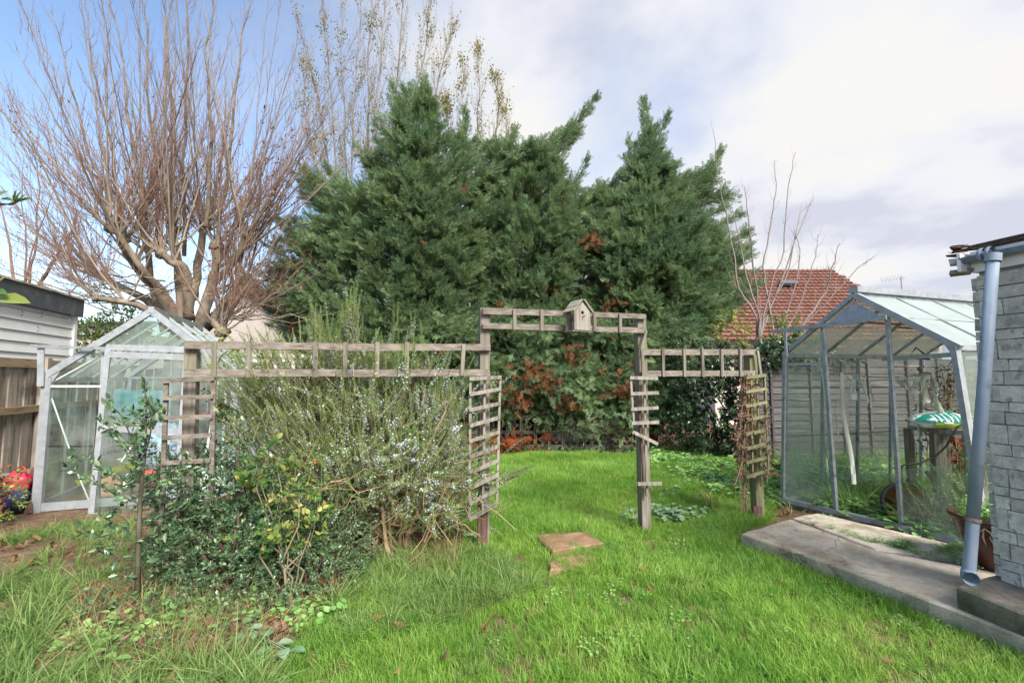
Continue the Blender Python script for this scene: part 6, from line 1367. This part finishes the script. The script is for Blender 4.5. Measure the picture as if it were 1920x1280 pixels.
# red dead fronds at the wall foot
def fronds(label, spots, zr=.25):
    P_, D_ = [], []
    for (x, y, sx, sy, n) in spots:
        for _ in range(n):
            g_ = gr(random.gauss(x, sx), random.gauss(y, sy)); P_.append(tuple(g_+zv*random.uniform(.02, zr))); D_.append((random.gauss(0, 1), random.gauss(-.3, .6), random.gauss(.0, .4)))
    scatter('dead_fronds', 'redfrond', P_, D_, U(.5, 1.0, len(P_)), label=label, cat='dead fronds')
fronds('heap of rust red dead cypress fronds at the wall foot behind the right arch post', [(1205, 838, 35, 4, 210), (1150, 840, 30, 3, 70), (1270, 838, 25, 3, 60)], .55)
fronds('rust red dead fronds along the wall foot left of the edging stones', [(960, 846, 20, 2.5, 110), (1010, 842, 14, 2, 60), (905, 848, 30, 3, 60)], .3)
q = [tuple(gr(random.uniform(955, 1200), random.gauss(846, 3))) for _ in range(260)]
scatter('low_ivy', 'ivy', q, updir(len(q), .7), U(.4, .9, len(q)), label='low dark ivy edging the lawn in front of the screen block wall', cat='ivy')
mb = MB(); P_ = [gr(1258, 853)+zv*.05, gr(1290, 866)+zv*.07, gr(1310, 870)+zv*.06]; mb.tube(wander(P_[0], P_[2], 5, .01), .045, 8); solo(mb, 'fallen_branch', M['bark_dark'], 'short thick brown branch lying in the weeds behind the arch', 'log', P_[0], 'branches lying in the grass', smooth=True)
mb = MB(); P_ = [gr(1320, 872)+zv*.05, gr(1350, 880)+zv*.06, gr(1385, 887)+zv*.04]; mb.tube(P_, [.03, .025, .015], 6); solo(mb, 'fallen_branch', M['twig_dry'], 'thin pale branch trailing towards the right end post', 'branch', P_[0], 'branches lying in the grass', smooth=True)
a = gr(1432, 902)+zv*.06; mb = MB(); mb.tube(wander(a, gr(1472, 898)+zv*.06, 4, .01), .055, 10); solo(mb, 'cut_log', M['clay'], 'short pale cut log in the grass left of the right greenhouse', 'log', a, smooth=True)
mb = MB(); a = gr(1212, 856)+zv*.05; mb.beam(a, gr(1250, 848)+zv*.12, .12, .03); solo(mb, 'loose_plank', M['paver'], 'short pale plank resting on the red fronds beside the arch post', 'plank', a)

# withered vine on the right end post
vp = pp(1398, 960, .02); vn = thing('withered_vine', 'brown withered climber hanging on the right end post of the arch', 'vine', V((vp.x, vp.y, 0)))
mb = MB(); q = []
for i in range(9):
    P_ = [pp(1396+8*math.sin(i*2.1+j*.5)+random.gauss(0, 3)-(4*math.sin(j*.4)), 958-25*j, .03+.04*math.sin(i)) for j in range(11)]; mb.tube(P_, .005, 4, False); q += [tuple(p) for p in P_[3:]]*5
P_ = [pp(1438+3*math.sin(j), 905-20*j, .10) for j in range(8)]; mb.tube(P_, .006, 4, False); q2 = [tuple(p) for p in P_]*14
mb.build('stems', M['twig_dry'], vn, kind='stuff'); q = np.array(q); q = q[rng.integers(0, len(q), 520)]+rng.normal(size=(520, 3))*[.035, .03, .06]; q2 = np.array(q2)+rng.normal(size=(len(q2), 3))*.03; q = np.concatenate([q, q2]); q = q[q[:, 2] > .45]
scatter('withered_leaves', 'vineleaf', q, rdir(len(q), -.8), U(.5, 1.1, len(q)), parent=vn)

# ---- rosemary bush
rm = thing('rosemary_bush', 'large sprawling rosemary bush covered in pale blue flowers under the arch rails', 'bush', gr(720, 1040))
rb0 = gr(730, 1035); P_, D_, I_ = [], [], []; wood = MB()
def rclump(x, y, Y, n, sx, sy, up, idxs, d0=(0, 0)):
    for _ in range(int(n*3.6)):
        p_ = at(random.gauss(x, sx), random.gauss(y, sy), Y+random.gauss(0, .22))
        if p_.z < .15: continue
        P_.append(tuple(p_)); out = (p_-at(680, 900, 4.2)); D_.append((out.x*.5+d0[0]+random.gauss(0, .3), out.y*.5+random.gauss(0, .35), up+d0[1]+random.gauss(0, .3))); I_.append(random.choice(idxs))
rclump(600, 790, 4.25, 190, 55, 55, .9, [0, 1, 2, 3, 3]); rclump(700, 790, 4.2, 240, 60, 55, .9, [0, 0, 1, 1, 2]); rclump(790, 830, 4.45, 230, 38, 55, .8, [0, 0, 0, 1, 3])
rclump(520, 780, 4.1, 110, 45, 45, .8, [2, 3, 3, 1]); rclump(740, 900, 4.1, 190, 70, 45, .5, [0, 1, 3, 3]); rclump(640, 880, 4.15, 170, 60, 45, .6, [3, 3, 2, 1]); rclump(835, 900, 4.5, 70, 18, 40, .3, [0, 1, 3], (.1, -.2))
rclump(700, 960, 4.3, 110, 80, 30, .4, [3, 3, 1, 2]); rclump(560, 900, 4.3, 100, 60, 60, .6, [3, 3, 2]); rclump(500, 720, 4.2, 50, 35, 35, .8, [3, 2, 1, 3]); rclump(800, 960, 4.45, 60, 40, 25, .3, [3, 1, 3])
for (x, y0, y1) in [(592, 760, 610), (585, 740, 650), (655, 760, 575), (645, 740, 620), (663, 720, 580), (615, 720, 640), (712, 780, 690), (725, 790, 670), (795, 760, 660), (780, 800, 680), (730, 760, 710), (690, 770, 680), (820, 800, 740), (845, 830, 760), (750, 790, 700), (560, 760, 690), (632, 720, 660)]:
    for k in range(int((y0-y1)/16)+1):
        yy = y0-16*k
        for _ in range(6): P_.append(tuple(at(x+random.gauss(0, 5), yy+random.gauss(0, 5)+10, 4.15+random.gauss(0, .05)))); D_.append((random.gauss(0, .16), random.gauss(0, .16), 1)); I_.append(2 if yy < y1+30 else 0)
for s in np.linspace(0, 1, 26): P_.append(tuple(at(880+75*s, 915-30*s+14*math.sin(3*s), 4.2))); D_.append((1, 0, .4)); I_.append(random.choice([0, 2, 1]))
scatter('flowering_stems', 'rosemary', P_, D_, U(.5, .95, len(P_)), parent=rm, idx=I_)
for i in range(34):
    tx, ty = random.uniform(480, 860), random.uniform(720, 900); b = at(tx, ty, 4.2+random.gauss(0, .2)); pts = wander(rb0+V((random.gauss(0, .12), random.gauss(0, .1), 0)), b, 6, .05, -.02); wood.tube(pts, list(np.linspace(.018, .004, 7)), 5, False); twigs(wood, pts, .004, .45, 6, .7, 1, .3)
for i in range(60):
    a = at(random.uniform(640, 870), random.uniform(880, 960), 4.05+random.gauss(0, .15)); b = a+V((random.gauss(.05, .3), random.gauss(-.1, .15), random.uniform(-.5, .1))); b.z = max(b.z, .03); wood.tube(wander(a, b, 5, .05, .05), .0035, 3, False)
for (x0, y0, x1, y1) in [(480, 690, 640, 560+90), (530, 650, 590, 760), (560, 720, 480, 640), (620, 800, 500, 700), (830, 960, 900, 1003), (700, 790, 590, 690)]:
    wood.tube(wander(at(x0, y0, 4.0), at(x1, y1, 4.0), 5, .02), .005, 4, False)
wood.build('woody_stems', M['twig_dry'], rm, kind='stuff')
rbk = thing('rambling_rose', 'thin yellow green rose stems with red hips tangled through the rosemary', 'shrub', gr(560, 1040)); mb = MB(); q = []; hp = []
for (pts) in [[(560, 1040), (540, 900), (520, 780), (470, 650)], [(570, 1040), (600, 880), (620, 740), (560, 640)], [(560, 1040), (500, 900), (430, 790), (400, 740)], [(580, 1040), (680, 900), (740, 820), (820, 810)], [(560, 1030), (560, 850), (500, 720), (520, 620)], [(560, 1030), (640, 850), (700, 760), (760, 790)], [(560, 1030), (450, 850), (390, 700), (440, 640)]]:
    P2_ = [at(x, y, 4.0+.1*math.sin(i)) for i, (x, y) in enumerate(pts)]; Q = []
    for a, b in zip(P2_[:-1], P2_[1:]): Q += wander(a, b, 4, .03)[:-1]
    mb.tube(Q, .006, 5, False); twigs(mb, Q, .003, .4, 9, .8, 1, .3, .2, q)
mb.build('stems', M['twig_olive'], rbk, kind='stuff'); q = np.array(q); q = q[rng.integers(0, len(q), 260)]; scatter('leaves', 'oval', q, rdir(len(q), .2), U(.35, .7, len(q)), parent=rbk)
q = q[:40]; scatter('yellow_leaves', 'yellow', q, rdir(len(q), .2), U(.3, .6, len(q)), parent=rbk)
for (x, y, Y) in [(410, 766, 3.9), (691, 770, 3.95), (707, 776, 3.95), (549, 992, 3.3), (591, 868, 3.6)]:
    c = at(x, y, Y); mb = MB(); mb.lathe([(0, -.012), (.008, -.009), (.012, 0), (.009, .009), (.004, .013), (0, .014)], c, 10); mb.build('hip', M['hip'], rbk, smooth=True)

# ---- dark holly shrubs, centre left
hs_ = thing('holly_shrub', 'dense dark green holly shrub with pale edged leaves at the front left', 'shrub', gr(430, 1140))
stemset(hs_, gr(430, 1140), [at(360, 900, 3.6), at(420, 860, 3.7), at(330, 960, 3.5), at(500, 940, 3.6), at(455, 900, 3.5), at(390, 1000, 3.3), at(540, 1020, 3.4)], .016)
mass(hs_, 'holly', [(365, 920, 3.65, .30, .26, .30, 230), (440, 950, 3.6, .32, .28, .32, 260), (345, 1010, 3.5, .20, .22, .28, 150), (430, 1040, 3.4, .34, .25, .24, 230), (520, 960, 3.7, .26, .25, .26, 160), (300, 900, 3.8, .2, .2, .2, 60)], .55, .95, shell=.3)
stemset(hs_, gr(430, 1140), [at(470, 900, 3.8)], .01)
mass(hs_, 'holly', [(420, 1080, 3.3, .36, .24, .16, 150), (520, 1040, 3.35, .2, .2, .2, 80)], .5, .9, 'low_foliage', shell=.3)
ds = thing('evergreen_shrub', 'dark small leaved evergreen shrub with grey green tips before the arch rail post', 'shrub', gr(570, 1130))
stemset(ds, gr(570, 1130), [at(520, 960, 3.6), at(580, 950, 3.6), at(640, 1000, 3.7), at(600, 1040, 3.4), at(540, 1050, 3.4)], .014)
mass(ds, 'dark', [(560, 1010, 3.6, .30, .26, .26, 300), (630, 1030, 3.7, .24, .22, .24, 190), (580, 1080, 3.4, .30, .22, .18, 150), (490, 1070, 3.4, .28, .22, .2, 140), (640, 960, 3.9, .22, .2, .2, 90)], .6, 1.05, shell=.3)
# pale and yellow oval leaves in front
ov = thing('dogwood_shrub', 'shrub with larger oval leaves turning yellow in front of the rosemary', 'shrub', gr(540, 1150))
tips = [at(520, 880, 3.35), at(560, 900, 3.3), at(500, 860, 3.4), at(480, 870, 3.4), at(585, 980, 3.3), at(540, 980, 3.25), at(515, 1005, 3.25), at(600, 940, 3.4), at(555, 870, 3.4)]
stemset(ov, gr(540, 1150), tips, .008, 'twig_olive')
q, d = [], []
for t_ in tips:
    for _ in range(7): q.append(tuple(t_+V((random.gauss(0, .07), random.gauss(0, .06), random.gauss(-.04, .07))))); d.append((random.gauss(0, 1), random.gauss(-.4, .6), random.gauss(.2, .6)))
scatter('leaves', 'oval', q, d, U(.7, 1.1, len(q)), parent=ov)
q = [tuple(at(random.gauss(545, 25), random.gauss(955, 30), 3.25)) for _ in range(14)]; scatter('yellow_leaves', 'yellow', q, rdir(14, -.1), U(.55, .9, 14), parent=ov)
# tall holly sapling
hb = gr(258, 1138); hsap = thing('holly_sapling', 'slender young holly tree with spiny leaves standing before the left greenhouse', 'sapling', hb); Yh = hb.y
def hp_(x, y, dy=0): return at(x, y, Yh+dy)
mb = MB(); mb.tube([hb-zv*.03, hp_(259, 1040), hp_(262, 960), hp_(266, 900), hp_(272, 850), hp_(274, 800), hp_(274, 750), hp_(268, 705)], [.018, .0165, .0145, .012, .0085, .0065, .005, .003], 8); mb.build('trunk', M['sapling_bark'], hsap, smooth=True)
brs = [[(272, 850), (282, 815), (285, 780), (278, 745)], [(268, 890), (240, 840), (205, 800), (183, 785)], [(266, 920), (255, 870), (247, 820), (225, 775), (190, 745)], [(263, 945), (220, 925), (180, 905), (150, 888), (115, 862)], [(264, 930), (230, 905), (200, 885), (165, 862), (130, 850)], [(262, 960), (210, 950), (190, 960)], [(266, 915), (310, 880), (350, 870)], [(264, 940), (300, 910), (340, 890), (370, 860)], [(261, 1010), (215, 1012), (170, 1000), (145, 985)], [(262, 1000), (225, 985), (185, 965)], [(260, 1050), (225, 1045), (190, 1030), (160, 1035)], [(261, 1010), (300, 1005), (330, 1000)], [(260, 1060), (300, 1040), (325, 1010)], [(273, 800), (255, 775), (240, 770)], [(274, 780), (292, 760), (300, 790)], [(268, 880), (262, 850), (255, 830)], [(262, 975), (300, 965), (340, 950)], [(259, 1090), (235, 1075), (215, 1080)]]
q, d = [], []
for pts in brs:
    dy = random.uniform(-.25, .25); P3 = [hp_(x, y, dy*i/len(pts)) for i, (x, y) in enumerate(pts)]; mb = MB(); mb.tube(P3, list(np.linspace(.006, .002, len(P3))), 5, False); mb.build('branch', M['sapling_bark'], hsap, smooth=True)
    for a, b in zip(P3[:-1], P3[1:]):
        m_ = max(2, int((b-a).length/.022))
        for k in range(m_):
            if a is P3[0] and k < m_*.35: continue
            q.append(tuple(a.lerp(b, k/m_)+V((random.gauss(0, .012), random.gauss(0, .02), random.gauss(0, .012))))); dv_ = (b-a).normalized(); d.append((dv_.x+random.gauss(0, .6), dv_.y+random.gauss(0, .6), dv_.z+random.gauss(.2, .6)))
for k in range(34): t = random.random(); q.append(tuple(hp_(270, 705+150*t))); d.append((random.gauss(0, .7), random.gauss(0, .7), random.uniform(.1, 1)))
proto('holly_single', [one('holly', .042, .027, 'holly', c_, f_) for c_, f_ in ((.2, .3), (.5, .2), (-.1, .35), (.35, .1))])
q = np.array(q); d = np.array(d); q3 = np.concatenate([q, q+rng.normal(size=q.shape)*.016]); d3 = np.concatenate([d, d+rng.normal(size=d.shape)*.8])
scatter('leaves', 'holly_single', q3, d3, U(.8, 1.35, len(q3)), parent=hsap)
# second small holly at the greenhouse foot, second sapling right of the trellis post
hb2 = gr(440, 1130)
h2 = thing('holly_sapling', 'shorter thin stemmed holly rising between the trellis wing and the rosemary', 'sapling', hb2); mb = MB(); mb.tube([hb2, at(446, 1000, hb2.y+.1), at(446, 900, hb2.y+.2), at(448, 800, hb2.y+.3), at(452, 770, hb2.y+.3)], [.014, .012, .009, .006, .003], 7); mb.build('trunk', M['sapling_bark'], h2, smooth=True)
q = [tuple(at(random.gauss(448, 30), random.uniform(765, 900), hb2.y+.3+random.gauss(0, .08))) for _ in range(190)]; scatter('leaves', 'holly_single', q, rdir(190, .2), U(.6, 1.1, 190), parent=h2)
# brambles and ground plants
bm = []
for (x, y, s, n) in [(440, 1110, 40, 16), (500, 1150, 40, 18), (360, 1160, 40, 14), (290, 1130, 40, 12), (580, 1130, 30, 12), (200, 1170, 40, 10), (400, 1190, 50, 14)]:
    for _ in range(n): g_ = gr(random.gauss(x, s), random.gauss(y, s*.35)); bm.append(tuple(g_+zv*random.uniform(.02, .10)))
scatter('low_brambles', 'dark', bm, rdir(len(bm), .9), U(.7, 1.3, len(bm)), label='low dark leafy growth under the holly shrubs', cat='undergrowth')
bm2 = [tuple(gr(random.gauss(x, s), random.gauss(y, s*.3))+zv*random.uniform(0, .05)) for x, y, s, n in [(330, 1150, 60, 18), (250, 1190, 60, 16), (180, 1215, 30, 10), (560, 1160, 40, 14), (430, 1170, 50, 12)] for _ in range(n)]
scatter('leafy_weeds', 'rosette', bm2, updir(len(bm2), .5), U(.7, 1.3, len(bm2)), label='bright leafed weeds among the dead stalks at the front left', cat='weeds')
def bigleaf(label, spots, size, mat='weed', nm='broad_leaved_plant'):
    c = gr(*spots[0][:2]); t = thing(nm, label, 'plant', c)
    for i, (x, y, a) in enumerate(spots):
        g_ = gr(x, y)+zv*random.uniform(.05, .11); mb = MB(); leaf(mb, g_, (math.cos(a), math.sin(a), .15), (0, 0, 1), size*random.uniform(.85, 1.15), size*.85, 'round', .12, .25); k = len(mb.f); mb.tube([c, (c+g_)/2+zv*.04, g_], .002, 3, False); mb.build('leaf', M[mat], t)
bigleaf('round blue green leaves spreading at the lower left edge of the lawn', [(440, 1195, 2.6), (455, 1200, 1.2), (470, 1205, .3), (480, 1212, 5), (500, 1230, 2), (520, 1225, .4), (530, 1240, 5.2), (460, 1215, 3.6), (505, 1245, 4), (545, 1238, 0)], .075, 'weedgrey')
bigleaf('low green round leaved plant at the bottom left corner', [(150, 1262, 2), (175, 1258, 1), (195, 1264, 0), (160, 1275, 3.4), (215, 1268, .3), (135, 1270, 3)], .06, 'weed')
bigleaf('pale broad leaves under the evergreen shrub', [(447, 1130, 2.6), (470, 1125, .8), (455, 1140, 4.2), (478, 1142, 5.4), (436, 1134, 3.3)], .07, 'weedgrey')
bigleaf('rust orange hanging dead leaves at the foot of the evergreen shrub', [(618, 1120, 1.5), (612, 1112, 4.5), (624, 1105, 4.9), (605, 1130, 3.9), (590, 1150, 3), (628, 1118, 5)], .075, 'rust', 'dead_leaf_clump')
# red leaved plant at the far left
rl = thing('red_leaved_plant', 'small bush of red and green leaves at the left edge before the board fence', 'plant', gr(5, 975)); stemset(rl, gr(5, 975), [at(-5, 920, 4.9), at(10, 900, 4.95), at(18, 925, 4.9)], .006)
mass(rl, 'oval', [(-2, 930, 4.9, .18, .15, .2, 50)], .5, .9); mass(rl, 'yellow', [(8, 935, 4.85, .12, .1, .16, 12)], .4, .6, 'yellow_leaves'); q = [tuple(at(random.gauss(5, 10), random.gauss(925, 20), 4.85)) for _ in range(50)]; scatter('red_leaves', 'rustleaf', q, rdir(50, 0), U(.7, 1.2, 50), parent=rl)
# close evergreen at the left edge of the view
fb = V((-1.75, 1.25, 0)); fs_ = thing('laurel_shrub', 'close up bright green laurel leaves poking in at the left edge', 'shrub', fb)
mb = MB(); mb.tube([fb, V((-1.7, 1.25, 1.0)), at(-60, 420, 1.25), at(-30, 372, 1.25), at(0, 383, 1.25), at(22, 383, 1.25), at(34, 376, 1.25)], [.014, .011, .008, .006, .005, .004, .003], 6, False); mb.build('stem', M['twig_olive'], fs_, smooth=True)
mb = MB(); mb.tube([V((-1.7, 1.25, 1.0)), at(-60, 560, 1.25), at(-20, 552, 1.25)], [.008, .006, .004], 6, False); mb.build('stem', M['twig_olive'], fs_, smooth=True)
for (x, y, x1, y1, sz, mt) in [(-22, 378, 10, 354, .055, 'ovalleaf'), (30, 382, 27, 353, .042, 'ovalleaf'), (30, 382, 37, 354, .042, 'yellowleaf'), (32, 382, 44, 362, .04, 'ovalleaf'), (30, 381, 56, 369, .045, 'ovalleaf'), (0, 374, 20, 372, .03, 'ovalleaf'), (-10, 540, 3, 518, .05, 'ovalleaf'), (-14, 560, 50, 562, .095, 'ovalleaf'), (-12, 545, 10, 548, .05, 'ovalleaf'), (-40, 400, -70, 370, .06, 'ovalleaf'), (-50, 450, -90, 430, .07, 'ovalleaf'), (-60, 520, -100, 500, .07, 'ovalleaf')]:
    a, b = at(x, y, 1.25), at(x1, y1, 1.22); mb = MB(); leaf(mb, a, b-a, (0, -.8, .6), (b-a).length, sz*.42, 'oval', .25, .1); mb.build('leaf', M[mt], fs_)
